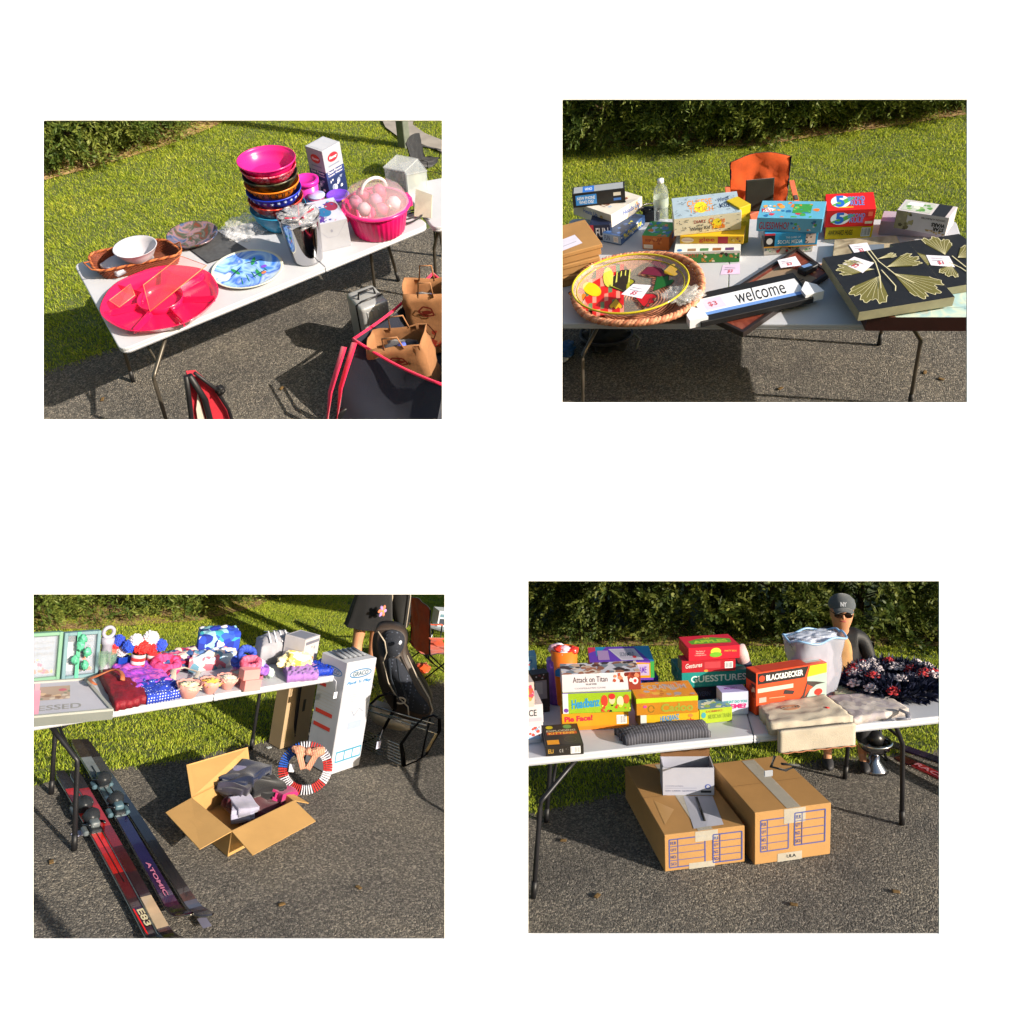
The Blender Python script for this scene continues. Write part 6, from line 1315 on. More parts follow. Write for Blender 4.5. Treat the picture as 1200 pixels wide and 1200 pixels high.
def flap(a, b_, outs, hs):
    o = [D.P(x, y, .005+h_*k)-cb for (x, y), k in zip(outs, hs)]; vs = [a, b_, o[0], o[1]]; n_ = (vs[1]-vs[0]).cross(vs[3]-vs[0]).normalized()*.005
    MB().add(vs+[v+n_ for v in vs], [(0, 1, 2, 3), (7, 6, 5, 4), (0, 4, 5, 1), (1, 5, 6, 2), (2, 6, 7, 3), (3, 7, 4, 0)], cm).build('flap', t)
flap(rim[0], rim[1], [(370, 962), (296, 1002)], [.75, .75]); flap(rim[1], rim[2], [(312, 911), (362, 941)], [1.15, .9])
flap(rim[3], rim[0], [(234, 995), (194, 952)], [.75, .85]); flap(rim[3], rim[2], [(290, 876), (218, 897)], [1.75, 1.6])
mb = MB(); mb.blob((.05, .002, .05), cboard('#8c6838'), 1, .2, 5, 3); 
for i, (x, y, z, s, c, l) in enumerate(((300, 940, .55, (.2, .16, .09), '#4c1020', 'dark red garment at the bottom of the open cardboard box'), (285, 948, .7, (.1, .08, .04), '#9c9ab0', 'white garment with a red edge at the front of the open box'), (280, 925, .95, (.12, .1, .08), '#2c2a3c', 'grey sweatshirt in the middle of the open box'), (312, 925, .9, (.13, .1, .07), '#18181c', 'black garment at the right of the open box'), (290, 910, 1.15, (.17, .12, .09), '#0e1c3c', 'navy folded jeans on top in the open box'), (330, 932, .75, (.08, .07, .05), '#a81c60', 'magenta garment in the right corner of the open box'), (276, 903, 1.1, (.09, .06, .05), '#6c6c94', 'pale lavender garment at the back of the open box'))):
    b = D.P(x, y, h_*z); mb = MB(); [mb.sheet(s[0]*1.7, s[1]*1.7, .014, cloth(c), i*3+q, .035, 7, 30, 22, edge=.05, X=Matrix.Translation((.01*q, 0, -.05+.024*q))@Matrix.Rotation(.25*q, 4, 'Z')@Matrix.Rotation(.12*(-1)**i, 4, 'X')) for q in range(3)]; single(D, mb, 'folded_garment', l, 'clothing', b, i*.8, 'clothes in the open cardboard box')
# skis
def ski(tail, tip, w_, cols, label, curl=.1, h=.03, text=None, group='skis laid on the asphalt'):
    a, b_ = D.P(*tail, h), D.P(*tip, h); L = (b_-a).length; rz_ = math.atan2((b_-a).y, (b_-a).x)
    t = thing(D, 'ski', label, 'ski', a-Vector((0, 0, h)), rz_, group); mb = MB(); n = 60; vs = []; fs = []
    for i in range(n+1):
        u = i/n; x = u*L; wd = w_*(.92+.12*(2*u-1)**2+(.12 if u > .8 else 0)*(u-.8)*5); 
        if u > .94: wd *= max(.12, 1-((u-.94)/.06)**2*.9)
        if u < .02: wd *= .8
        z = h+curl*max(0, (u-.88)/.12)**2+.012*math.sin(PI*u)
        vs += [(x, -wd/2, z), (x, -wd/2*.96, z+.012), (x, wd/2*.96, z+.012), (x, wd/2, z)]
    seg = [int(len(cols)*i/n) for i in range(n)]
    for i in range(n):
        m = C(cols[min(len(cols)-1, seg[i])], rough=.18, var=.2, coat=.6); k = i*4
        mb.add([vs[k+j] for j in range(8)], [(1, 2, 6, 5), (0, 1, 5, 4), (2, 3, 7, 6), (3, 0, 4, 7)], m)
    mb.add(vs[:4], [(0, 1, 2, 3)], card(cols[0])); mb.build('deck', t)
    mb = MB(); e = metalm('#b8b0a0', .25)
    for q in (0, 3): mb.tube([vs[i*4+q] for i in range(n+1)], .0035, e, n=4)
    mb.build('steel_edge', t)
    if text:
        mb = MB()
        for tx, u0, u1, v0, v1, c in text:
            zz_ = h+.012*math.sin(PI*(u0+u1)/2)+.0135
            mb.deco((u0*L, -w_/2, zz_), ((u1-u0)*L, 0, 0), (0, w_, 0), [('t', tx, 0, v0, 1, v1, c, {'b': .03})] if tx else [('r', 0, v0, 1, v1, c)], lay=.0005)
        mb.build('graphic', t)
    return t, L, rz_, a
def binding(sk, x, w_, back, col):
    t, L, rz_, a = sk; mb = MB(); z = .055; dk = plast('#23262a', .4); lt = plast(col, .4)
    mb.box((x, 0, z), (.16, w_*.95, .03), dk, bev=.006); mb.box((x, 0, z+.03), (.1, w_*.8, .035), lt, bev=.012, seg=2)
    mb.blob((.05, w_*.75, .045), dk, 3, .15, 2, 3, X=Matrix.Translation((x+(.05 if back else -.05), 0, z+.04)))
    for s_ in (-1, 1): mb.tube([(x-.06, s_*w_*.5, z), (x, s_*w_*.9, z+.02), (x+.07, s_*w_*.6, z+.05)], .007, metalm('#606468'), n=6); mb.box((x+.02, s_*w_*.75, z-.01), (.08, .03, .03), lt, bev=.008)
    mb.build('heel_piece' if back else 'toe_piece', t)
wsk = D.W(206, 245, 1088, 0)*.4
s1 = ski((70, 905), (196, 1128), wsk*1.0, ['#2a2422', '#b0201c', '#c8241c', '#c8241c', '#a81c1c', '#4c1018', '#2c1216', '#2c1216'], 'bright red ski nearest the table leg, its tip cut by the frame', text=[('', .2, .68, .44, .5, '#1c1a1c'), ('E83', .8, .87, .25, .75, '#c8bc98'), ('', .76, .98, .05, .16, '#d81c1c')])
s2 = ski((86, 905), (210, 1125), wsk*.9, ['#2a2422', '#8c1c18', '#a82018', '#701418', '#3c1016', '#26121a', '#b8a080', '#2c1216'], 'dark red ski lying against the bright red one', h=.045)
for x, bk2 in ((.42, True), (.62, False)): binding(s1, s1[1]*x*.62, wsk, bk2, '#5c6468')
s3 = ski((88, 868), (221, 1098), wsk*1.05, ['#403830', '#7c8488', '#5c747c', '#8ca0a4', '#1c1840', '#1c1844', '#24123c', '#3c1030'], 'purple ski with pink lettering, left one of the purple pair', text=[('ATOMIC', .72, .86, .3, .62, '#b86c88'), ('', .2, .5, .44, .54, '#20282c')], curl=.12)
s4 = ski((98, 868), (246, 1095), wsk*1.0, ['#302a28', '#484848', '#3c4448', '#20242c', '#15151c', '#16161e', '#1c1c22', '#5c5c6c'], 'black ski with a pale round emblem on its grey tip, right one of the pair', h=.02, text=[('', .95, .985, .15, .85, '#6c6c80'), ('Y', .958, .982, .35, .65, '#242848')])
for x, bk2 in ((.3, True), (.46, False)): binding(s3, s3[1]*x, wsk, bk2, '#48606c')
b = D.P(92, 978); mb = MB(); mb.poly([(-.03, -.02), (.04, -.025), (.05, .02), (0, .035), (-.035, .02)], .002, .006, paper('#b4b4d0')); single(D, mb, 'price_tag', 'small lavender tag on the asphalt beside the table leg', 'price tag', b)
RL = random.Random(8)
for PL, xs in ((TR, ((1084, 436), (1103, 444), (915, 455))), (TL, ((120, 468), (330, 455))), (BLp, ((420, 1040), (330, 1060), (60, 1010))), (BRp, ((700, 1050), (930, 1060), (1050, 1045), (660, 985)))):
    for x, y in xs:
        mb = MB(); mb.sheet(.038, .022, .0008, C('#6c5430', rough=.8, var=.4), int(x), .0035, 40, 6, 5, edge=.01); single(PL, mb, 'fallen_leaf', 'small curled yellow brown leaf lying on the bare asphalt', 'leaf', PL.P(x, y, .006), RL.uniform(0, 6), 'fallen leaves on the asphalt')
b = D.P(315, 877); mb = MB(); mb.poly([(-.02, -.012), (.02, -.012), (.022, .012), (-.018, .014)], .005, .009, paper('#b8c0c4')); single(D, mb, 'price_tag', 'scrap of white paper on the asphalt by the far table foot', 'paper scrap', b)
# ================================================================ PLOT 4: party games and cartons
D = BRp; h0 = TH+.001
G = 'game boxes at the left edge'
_, z1, _ = gamebox(D, h0, (600, 874), (635, 870), 853, 'white and blue card game box lowest at the left edge', '#c4c4d0', {'front': [('n', 2, 14, .5, .1, .95, .9, ['#b04c40', '#7c98b8', '#5c5c68'], .015), ('r', .5, .1, .96, .3, '#9ab4d8')], 'right': []}, d=.2)
_, z2, _ = gamebox(D, z1, (600, 854), (637, 850), 829, 'white card game box with black lettering, second at the left edge', '#c0bcc0', {'front': [('t', 'CE', .55, .4, .8, .75, '#28242c'), ('r', .5, .1, .95, .3, '#a8a4b0')], 'top': [('n', 5, 12, .1, .1, .9, .9, ['#c86c58', '#b8a8a8'], .02)], 'right': []}, d=.2)
_, z3, _ = gamebox(D, z2, (596, 832), (627, 828), 803, 'orange, green and white game box topmost at the left edge', '#b8a8a0', {'front': [('e', .85, .5, .12, .3, '#d8503c'), ('e', .7, .5, .1, .35, '#58984c'), ('n', 3, 10, .5, .1, .98, .9, ['#e08848', '#c83c5c', '#d8d8d8'], .015)], 'right': [('r', 0, 0, 1, 1, '#c87c38')]}, d=.16)
gamebox(D, h0, (625, 837), (645, 834), 791, 'upright black game box with a clear window behind the white boxes', '#241c20', {'front': [('r', .15, .25, .85, .8, '#7c7884'), ('r', .2, .4, .6, .75, '#98949c'), ('n', 3, 6, .05, .85, .95, .98, ['#6c3040', '#a8a8b0'], .01)], 'right': []}, d=.08)
gamebox(D, h0, (608, 822), (631, 820), 770, 'light blue box at the back of the left edge group', '#6c9cb8', {'front': [('n', 5, 10, .2, .5, .95, .98, ['#b83c4c', '#3c6c9c', '#d8d8e0'], .02)], 'right': []}, d=.1)
# orange tub
b, r = circ(D, h0, 650, 676, 823); hh = D.H(b, 760); rt = r*1.2
t = thing(D, 'party_tub', 'round orange tub with blue wave print filled with wrapped treats', 'tub', b)
mb = MB(); om = plast('#e0701c', .35); mb.lathe(wall([(r*.95, 0), (r, .01), (rt, hh)], .005), om, 48)
for i in range(16):
    a = -PI/2-.9+i*.12; z = hh*.62; q = r+(rt-r)*.66+.003; mb.add([(q*math.cos(a+dx), q*math.sin(a+dx), z+dz) for dx, dz in ((-.09, -.02), (.09, -.02), (.09, .02+.014*math.sin(i*.7)), (-.09, .02+.014*math.sin(i*.7-.5)))], [(0, 1, 2, 3)], card('#2878b8'))
mb.build('tub', t); mb = MB(); Rn = random.Random(5)
for i in range(16): mb.blob((.035, .03, .02), plast(Rn.choice(['#d8382c', '#c8c8d8', '#e08030', '#3c6cb8', '#d8a8b8']), .25), i, .3, 3, 3, X=Matrix.Translation((Rn.uniform(-.7, .7)*rt, Rn.uniform(-.7, .7)*rt, hh+Rn.uniform(-.02, .015))))
mb.build('treats', t)
mb = MB(); mb.lathe([(.001, 0), (r*.9, 0), (r*.9, hh*.8), (.001, hh*.8)], plast('#7c48a8', .4), 32); b_ = D.P(654, 822, h0); single(D, mb, 'party_tub', 'shorter purple and orange canister left of the orange tub', 'canister', b_)
# purple / orange box on blue box
_, z1, _ = gamebox(D, h0, (700, 818), (772, 814), 797, 'dark blue game box under the multicoloured box', '#1c3490', {'front': [('n', 5, 8, .6, .1, .98, .9, ['#c8a83c', '#3c50b0'], .02)], 'right': []}, d=.25)
gamebox(D, z1, (692, 799), (767, 797), 777, 'purple, teal and orange striped board game box at the back left', '#6c3cb0', {'front': [('p', [(0, 0), (1, 0), (1, .9), (.6, 1), (.5, 1), (0, .4)], '#e09418'), ('r', .68, .15, .92, .85, '#b8a8c8'), ('t', 'GAME', .72, .3, .88, .7, '#6c3cb0'), ('r', .94, 0, 1, 1, '#3c9c48')], 'top': [('r', 0, 0, 1, 1, '#6438b0'), ('p', [(0, .6), (.3, 1), (0, 1)], '#c82c54'), ('p', [(.12, 1), (.3, 1), (.12, .4)], '#1c88b8'), ('p', [(.75, 1), (1, 1), (1, 0), (.95, 0)], '#188cc0'), ('p', [(.33, .85), (.75, .85), (.85, .1), (.5, .1)], '#c8c4d0'), ('p', [(.36, .8), (.7, .8), (.79, .18), (.52, .18)], '#b8b0c0'), ('t', 'SCRAMBLE', .5, .35, .72, .6, '#58606c'), ('r', .14, .15, .32, .75, '#a888b8'), ('e', .72, .3, .03, .08, '#c82c2c')], 'right': [('r', 0, 0, 1, 1, '#3c9c48')], 'left': [('r', 0, 0, 1, 1, '#d87818')]}, back=(686, 759))
# front left stack
_, z1, _ = gamebox(D, h0, (659, 857), (737, 853), 836, 'yellow pie game box at the bottom of the front left stack', '#c88c18', {'front': [('t', 'Pie Face!', .04, .5, .46, .82, '#c01c3c', {'tilt': .05, 'b': .04}), ('r', 0, 0, 1, .2, '#dc7c1c'), ('bars', .82, .25, .97, .75)], 'left': [('r', 0, 0, 1, 1, '#c87c18')], 'top': []}, back=(662, 826), lidf=.02)
hb = [('r', .0, 0, .08, 1, '#c8c8d0'), ('e', .045, .15, .035, .1, '#6c3c98'), ('t', 'Headbanz', .13, .25, .54, .7, '#2c8cc0', {'tilt': .1, 'b': .03}), ('e', .61, .55, .05, .28, '#d83c28'), ('e', .72, .6, .045, .22, '#e0b890'), ('e', .72, .75, .05, .14, '#c82c28'), ('e', .84, .5, .05, .25, '#e8c8a0'), ('e', .93, .6, .045, .22, '#b85028'), ('n', 4, 14, .56, .02, .99, .35, ['#2c5c28', '#d8d048', '#c04028', '#181818'], .014), ('r', .0, .96, 1, 1, '#5c3c98')]
_, z2, _ = gamebox(D, z1, (660, 837), (740, 834), 812, 'lime green guessing game box in the middle of the front left stack', '#8cac20', {'front': hb, 'left': [('r', 0, 0, 1, 1, '#889c3c')], 'top': []}, back=(663, 802), lidf=.02)
gamebox(D, z2, (659, 812), (751, 808), 791, 'white comic strategy game box, topmost of the front left stack', '#c8c4cc', {'front': [('t', 'Attack on Titan', .14, .52, .58, .84, '#3c1c1c', {'b': .0}), ('t', 'THE LAST STAND', .3, .36, .44, .46, '#5c5458'), ('t', 'COOPERATIVE GAME', .16, .14, .56, .24, '#a8a0a8'), ('p', [(.85, .0), (1, 0), (1, 1), (.82, 1), (.84, .6)], '#8c3424'), ('n', 6, 18, .64, .45, .99, .99, ['#a84c34', '#6c2418', '#c87c5c', '#e0d0c8'], .02), ('e', .93, .5, .04, .2, '#d8ccd0'), ('e', .93, .5, .02, .1, '#c02c2c')], 'top': [('n', 7, 60, 0, 0, 1, 1, ['#5c3424', '#8c5840', '#c8a890', '#3c2a24', '#a86c4c', '#788088', '#d8c8b8'], .045)], 'left': [('r', 0, 0, 1, 1, '#a8a4a8')]}, back=(659, 778), lidf=.02)
# black box in front
gamebox(D, h0, (640, 887), (684, 884), 875, 'small black card game box lying alone at the table front', '#26221f', {'front': [('bars', .66, .15, .92, .85), ('t', 'C E', .36, .35, .46, .65, '#a8a4a0'), ('t', 'ELI', .06, .3, .2, .7, '#b8903c'), ('n', 2, 5, .3, .2, .6, .8, ['#5c5854'], .004)], 'top': [('r', .04, .04, .96, .96, '#322b24'), ('r', .1, .5, .92, .62, '#b84c28'), ('t', 'EXPLODING', .1, .64, .9, .72, '#c8b898'), ('t', 'KITTENS', .15, .51, .85, .61, '#e8b038'), ('r', .06, .06, .38, .26, '#d8901c'), ('e', .2, .85, .1, .08, '#b8a81c'), ('e', .7, .85, .12, .1, '#5c8c48'), ('l', oval(.7, .25, .16, .12, 16), .003, '#585038')], 'right': [('r', 0, 0, 1, 1, '#3c3a3a')]}, back=(651, 849), lidf=.02)
# cadoo stack
_, z1, _ = gamebox(D, h0, (751, 856), (819, 851), 838, 'yellow guessing game box under the olive tin style box', '#c89c18', {'front': [('r', .0, .0, .1, 1, '#c8c8c0'), ('e', .05, .2, .04, .15, '#3c9c48'), ('t', 'HEADBANZ', .34, .5, .66, .86, '#2c8cc4', {'tilt': .1}), ('t', 'ACT UP', .44, .15, .7, .45, '#2c8cc4', {'tilt': .05}), ('e', .86, .75, .04, .12, '#d87838'), ('l', [(.86, .6), (.86, .3), (.82, .1)], .004, '#b83c28'), ('l', [(.8, .5), (.92, .45)], .004, '#b83c28')], 'left': [('r', 0, 0, 1, 1, '#b88c18')], 'top': []}, back=(745, 826), lidf=.02)
t, z2, (c_, rz, w_, d_, H_) = gamebox(D, z1, (746, 839), (818, 835), 819, 'orange drawing game box with a bright green lid edge', '#b07418', {'front': [('t', 'Cadoo', .4, .12, .92, .62, '#8c9030', {'b': .04}), ('l', oval(.24, .35, .05, .2, 14), .004, '#6c6420'), ('e', .14, .5, .03, .08, '#b8408c'), ('r', 0, .72, 1, 1, '#a8c01c')], 'left': [('r', 0, .72, 1, 1, '#b09818')], 'top': [('r', 0, 0, 1, 1, '#d88c24'), ('n', 9, 40, .03, .05, .97, .95, ['#c07020', '#e0a840', '#b8a080', '#a89898', '#e07838'], .03), ('t', 'CRANIUM', .25, .5, .9, .8, '#b8a8a0')], 'right': [('r', 0, .72, 1, 1, '#a8c01c')]}, back=(741, 801), lidf=.02)
gamebox(D, h0, (820, 849), (858, 845), 832, 'lime green train game box beside the yellow box', '#98ac24', {'front': [('e', .12, .6, .07, .2, '#3c8c98'), ('t', 'MEXICAN TRAIN', .26, .3, .96, .6, '#7c9024'), ('t', 'DOMINO', .2, .75, .7, .9, '#a85c28')], 'top': [('r', 0, 0, 1, 1, '#5c8ca0'), ('n', 3, 22, .03, .05, .97, .95, ['#8cb058', '#a8c8c8', '#3c6c8c', '#c8d0b8'], .03)], 'left': []}, back=(818, 821), lidf=.02)
# tall middle stack
_, z1, _ = gamebox(D, h0, (806, 824), (872, 820), 806, 'navy card game box at the bottom of the tall middle stack', '#1c1f30', {'front': [('t', 'TAVERN', .1, .4, .4, .7, '#48506c')], 'top': []}, d=.25, lidf=.02)
_, z2, _ = gamebox(D, z1, (799, 807), (876, 802), 789, 'teal party game box with white letters in the tall middle stack', '#14807c', {'front': [('t', 'GUESSTURES', .14, .32, .98, .76, '#c8dcd8', {'b': .02}), ('t', 'THE GAME OF SPLIT SECOND CHARADES', .16, .1, .6, .17, '#4ca8a4')], 'top': [('r', 0, 0, 1, 1, '#106864')], 'left': [('n', 3, 6, .1, .3, .9, .9, ['#28504c', '#8ca8a0'], .02)]}, back=(787, 772), lidf=.02)
_, z3, _ = gamebox(D, z2, (799, 789), (862, 786), 775, 'dark red gesture game box second from the top of the middle stack', '#a81c28', {'front': [('t', 'Gestures', .07, .4, .38, .8, '#d8ccc8', {'s': .2, 'tilt': .1}), ('r', .42, .3, .72, .85, '#b83c44'), ('bars', .8, .25, .95, .8), ('e', .45, .1, .04, .1, '#d8903c')], 'left': [('r', 0, 0, 1, 1, '#6c7c5c')], 'top': []}, back=(791, 768), lidf=.02)
gamebox(D, z3, (807, 775), (867, 771), 760, 'bright red fruit game box with green lettering, topmost of the middle stack', '#c8142c', {'front': [('t', 'The Game of', .14, .66, .32, .78, '#e8a8a0'), ('t', 'Wicked', .14, .5, .3, .62, '#e8a8a0'), ('t', 'Comparisons', .12, .34, .34, .46, '#e8a8a0'), ('e', .53, .62, .1, .3, '#c8c83c'), ('e', .53, .38, .12, .2, '#68a828'), ('t', 'PARTY BOX', .7, .55, .94, .68, '#e0a048', {'tilt': -.05})], 'top': [('r', 0, 0, 1, 1, '#cc1830'), ('p', [(.12, .3), (.9, .28), (.94, .6), (.6, .8), (.3, .72), (.1, .55)], '#5c9c24'), ('t', 'APPLES', .18, .35, .86, .6, '#a8cc2c', {'b': .05}), ('t', 'to', .44, .66, .56, .84, '#e8b03c')], 'left': [('e', .5, .4, .2, .25, '#b82c28'), ('t', 'Box', .3, .65, .7, .8, '#d87c3c')]}, back=(791, 747), lidf=.02)
gamebox(D, h0, (846, 839), (877, 837), 812, 'white cube card game box with magenta and teal lettering', '#b8bcd4', {'front': [('t', 'WHAT DO YOU', .08, .52, .95, .64, '#1c9c9c', {'b': .03}), ('t', 'MEME?', .1, .28, .92, .48, '#c01c6c', {'b': .05})], 'top': [('r', 0, 0, 1, 1, '#9c9cd0'), ('t', 'MEME?', .2, .4, .7, .7, '#7c3c9c')], 'left': [('t', 'MEME?', .1, .3, .9, .45, '#c01c6c')]}, back=(839, 804), lidf=.02)
# tool box
gamebox(D, h0, (886, 839), (968, 825), 789, 'large orange and black power tool carton with a torn top', '#d8461c', {'front': [('p', [(.02, .72), (.68, .72), (.74, .98), (.02, .98)], '#1c1818'), ('e', .08, .85, .04, .07, '#d83c1c'), ('t', 'BLACK&DECKER', .14, .78, .66, .92, '#d8d8d8', {'b': .03}), ('p', [(.72, .72), (1, .76), (1, .98), (.76, .98)], '#c8c41c'), ('p', [(.7, .0), (1, 0), (1, .76), (.72, .72)], '#9cb0a8'), ('r', .02, .52, .52, .62, '#d8b8a8'), ('p', [(.38, .4), (.52, .36), (.54, .44), (.4, .5)], '#2c2828'), ('p', [(.72, .62), (.85, .58), (.98, .52), (.85, .5), (.76, .4), (.68, .1), (.56, .06), (.56, .14), (.66, .3)], '#3c3430'), ('p', [(.72, .54), (.8, .46), (.74, .38), (.68, .24)], '#c84018'), ('r', .04, .28, .14, .4, '#a89890'), ('r', .04, .1, .14, .22, '#8c8078'), ('e', .88, .32, .06, .08, '#b82c1c'), ('l', [(.18, .36), (.4, .34)], .004, '#e89878'), ('l', [(.18, .2), (.36, .18)], .004, '#e89878')], 'left': [('r', 0, .75, 1, .98, '#1c1818'), ('n', 2, 6, .1, .05, .9, .7, ['#8c2c14', '#c8a898', '#3c2420'], .03)], 'top': [('r', .1, .1, .8, .9, '#b83c1c'), ('r', .75, .3, .97, .7, '#a8a8a0')]}, back=(879, 781), lidf=.02, name='tool_carton', cat='carton', basecol='#7c4428')
# zip bag
b, r = circ(D, h0, 927, 980, 812); hh = D.H(b, 745); rt = D.W(918, 995, 744, h0+hh)/2
t = thing(D, 'storage_bag', 'big translucent zip bag with a blue seal holding a white cushion', 'plastic bag', b, .15); zm = C('#b4b8c8', rough=.22, var=.1, alpha=.55, coat=.5, bump=.4, bscale=25)
mb = MB(); vs = []; fs = []; n = 56; rows = 16
for j in range(rows+1):
    f = j/rows
    for i in range(n): a = 2*PI*i/n; rr_ = (r+(rt-r)*f)*(abs(math.cos(a))**4+abs(math.sin(a))**4)**-.25*.93*(1+.1*noise.noise(Vector((math.cos(a)*2.5, math.sin(a)*2.5, f*4)))); vs.append((rr_*math.cos(a), rr_*(.75-.15*f)*math.sin(a), hh*f))
for j in range(rows):
    for i in range(n): fs.append((j*n+i, j*n+(i+1) % n, (j+1)*n+(i+1) % n, (j+1)*n+i))
mb.add(vs, fs, zm, True); mb.build('bag', t)
MB().tube([(rt*.95*math.cos(2*PI*i/n)*(abs(math.cos(2*PI*i/n))**4+abs(math.sin(2*PI*i/n))**4)**-.25, rt*.57*math.sin(2*PI*i/n)*(abs(math.cos(2*PI*i/n))**4+abs(math.sin(2*PI*i/n))**4)**-.25, hh+.012*math.sin(i*.6)) for i in range(n)], .007, C('#8cb4dc', rough=.3, alpha=.8), n=6, closed=True).build('zip_seal', t)
mb = MB(); mb.blob((r*.92, r*.66, hh*.5), cloth('#a8a0ac'), 5, .25, 2, 4, X=Matrix.Translation((0, 0, hh*.48))); mb.blob((rt*.75, rt*.42, .025), C('#c8d0e4', rough=.2, alpha=.6), 2, .5, 3, 4, X=Matrix.Translation((0, 0, hh*.98))); mb.build('cushion', t)
# canvas tote and papers
cream = C('#b0a696', rough=.9, var=.15, bump=.6, bscale=240)
v = clothquad(D, [(904, 862), (999, 852), (966, 826), (888, 838)], h0, .055, cream, 'canvas_tote', 'cream canvas tote folded over the front edge of the table', 'tote bag', .009, 6, 3, puff=.006,
    parts=lambda mb, q: (mb.sheet(.92*(q[1]-q[0]).length, .12, .025, cream, 4, .006, 9, X=Matrix.Translation((q[0]+q[1])/2+Vector((.0, -.03, -.015)))@Matrix.Rotation(math.atan2((q[1]-q[0]).y, (q[1]-q[0]).x), 4, 'Z')@Matrix.Rotation(PI/2, 4, 'X')),
        mb.tube([q[0].lerp(q[1], u)+Vector((0, -.075, -.07+.003*math.sin(u*40))) for u in [i/20 for i in range(1, 20)]], .003, C('#a86c4c', rough=.8), n=4),
        [mb.tube([q[0].lerp(q[1], .35+.04*s*math.cos(a))+(q[3]-q[0])*(.62+.035*s*math.sin(a))+Vector((0, 0, .073)) for a in [k*.35 for k in range(19)]], .0025, C('#9c6c50', rough=.8), n=4) for s in (1, 2, 3)],
        mb.lathe([(.001, 0), (.014, 0), (.001, .003)], plast('#c02424'), 12, X=Matrix.Translation(q[0].lerp(q[1], .78)+(q[3]-q[0])*.45+Vector((0, 0, .072))))))
b = D.P(912, 876, .6); b = D.P(905, 864, h0); mb = MB(); mb.tube([(0, -.03, -.09), (-.03, -.05, -.14), (.05, -.05, -.17), (.12, -.05, -.15), (.03, -.05, -.13)], .014, cloth('#1c1c1e'), n=6, flat=.5); mb.box((-.05, -.06, -.17), (.05, .006, .035), plast('#989ca4', .3), bev=.004); single(D, mb, 'strap', 'black webbing strap hanging under the folded canvas tote', 'strap', b)
news = mix_tex('newsprint', ['#a49c98', '#b4aca8', '#8c8488', '#b8b0ac', '#9c9498'], 'voro', 26., .9, .3)
clothquad(D, [(1000, 850), (1066, 838), (1032, 818), (970, 822)], h0, .035, news, 'newspaper_bundle', 'folded grey newspaper bundle in clear wrap between tote and wreath', 'newspapers', .004, 8, 4, puff=.006)
clothquad(D, [(978, 820), (1022, 817), (1010, 806), (975, 812)], h0+.0, .03, cloth('#7c8068'), 'folded_cloth', 'olive cloth tucked behind the newspaper bundle', 'cloth', .006, 8, 4)
b = D.P(1060, 842, h0+.02); mb = MB(); mb.tube([(-.05, 0, .0), (.01, -.02, .005), (.03, .02, .02), (0, .05, .03)], .02, C('#8c8c98', rough=.2, alpha=.8), flat=.4); single(D, mb, 'folded_wrap', 'curled end of the clear wrap at the corner of the newspaper bundle', 'plastic wrap', b)
# wreath
cw = D.P(1046, 806, h0); Rw = D.W(985, 1112, 806, h0)/2*.93; t = thing(D, 'flower_wreath', 'big navy leaf wreath with red and white flowers on the right end of the table', 'wreath', cw, .1)
R = np.random.default_rng(9); n = 2600; a = R.uniform(0, 2*PI, n); ph = R.uniform(-.5, PI+.5, n); rm, rr_ = Rw*.68, Rw*.27
O = np.stack([np.cos(a)*(rm+rr_*np.cos(ph)), np.sin(a)*(rm+rr_*np.cos(ph))*.8, .02+rr_*.75*np.maximum(0, np.sin(ph))], 1)
dr = np.stack([np.cos(a)*np.cos(ph), np.sin(a)*np.cos(ph), np.sin(ph)*.8+.2], 1)+R.normal(size=(n, 3))*.5; dr /= np.linalg.norm(dr, axis=1)[:, None]; sd = frames(dr, R); ln = R.uniform(.045, .085, n)[:, None]; wd = .011
V = np.stack([O, O+dr*ln*.5+sd*wd, O+dr*ln, O+dr*ln*.5-sd*wd], 1).reshape(-1, 3); V[:, 2] = np.maximum(V[:, 2], .004)
mesh_np('leaves', V, np.arange(len(V)).reshape(-1, 4), [C('#131a38', rough=.6, var=.4, scale=40)], None, t)
MB().tube([(rm*math.cos(x*PI/24), rm*.8*math.sin(x*PI/24), rr_*.45) for x in range(48)], rr_*.55, C('#0e1226', rough=.9), n=8, closed=True).build('ring', t)
Rn = random.Random(3)
for i in range(46):
    a_ = i*2.399; p_ = Rn.choice([.5, 1.1, 1.7, 2.3]); c = Vector((math.cos(a_)*(rm+rr_*1.15*math.cos(p_)), math.sin(a_)*(rm+rr_*1.15*math.cos(p_))*.8, .03+rr_*1.02*math.sin(p_))); col = cloth('#a81420' if i % 2 else '#c8bcc0'); mb = MB(); s = Rn.uniform(.03, .042)
    N_ = Vector((math.cos(a_)*math.cos(p_)*.5, math.sin(a_)*math.cos(p_)*.5, 1)).normalized(); Q = N_.to_track_quat('Z', 'Y').to_matrix().to_4x4()
    for ring, m_, rad, tl in ((0, 6, .8, .2), (1, 5, .45, .55), (2, 3, .2, .95)):
        for j in range(m_):
            mb.blob((s*.5, s*.4, s*.13), col, j+i, .2, 2, 2, X=Matrix.Translation(c)@Q@Matrix.Rotation(2*PI*j/m_+ring*.5, 4, 'Z')@Matrix.Translation((s*rad, 0, .008+ring*.004))@Matrix.Rotation(-tl, 4, 'Y'))
    mb.build('flower', t)
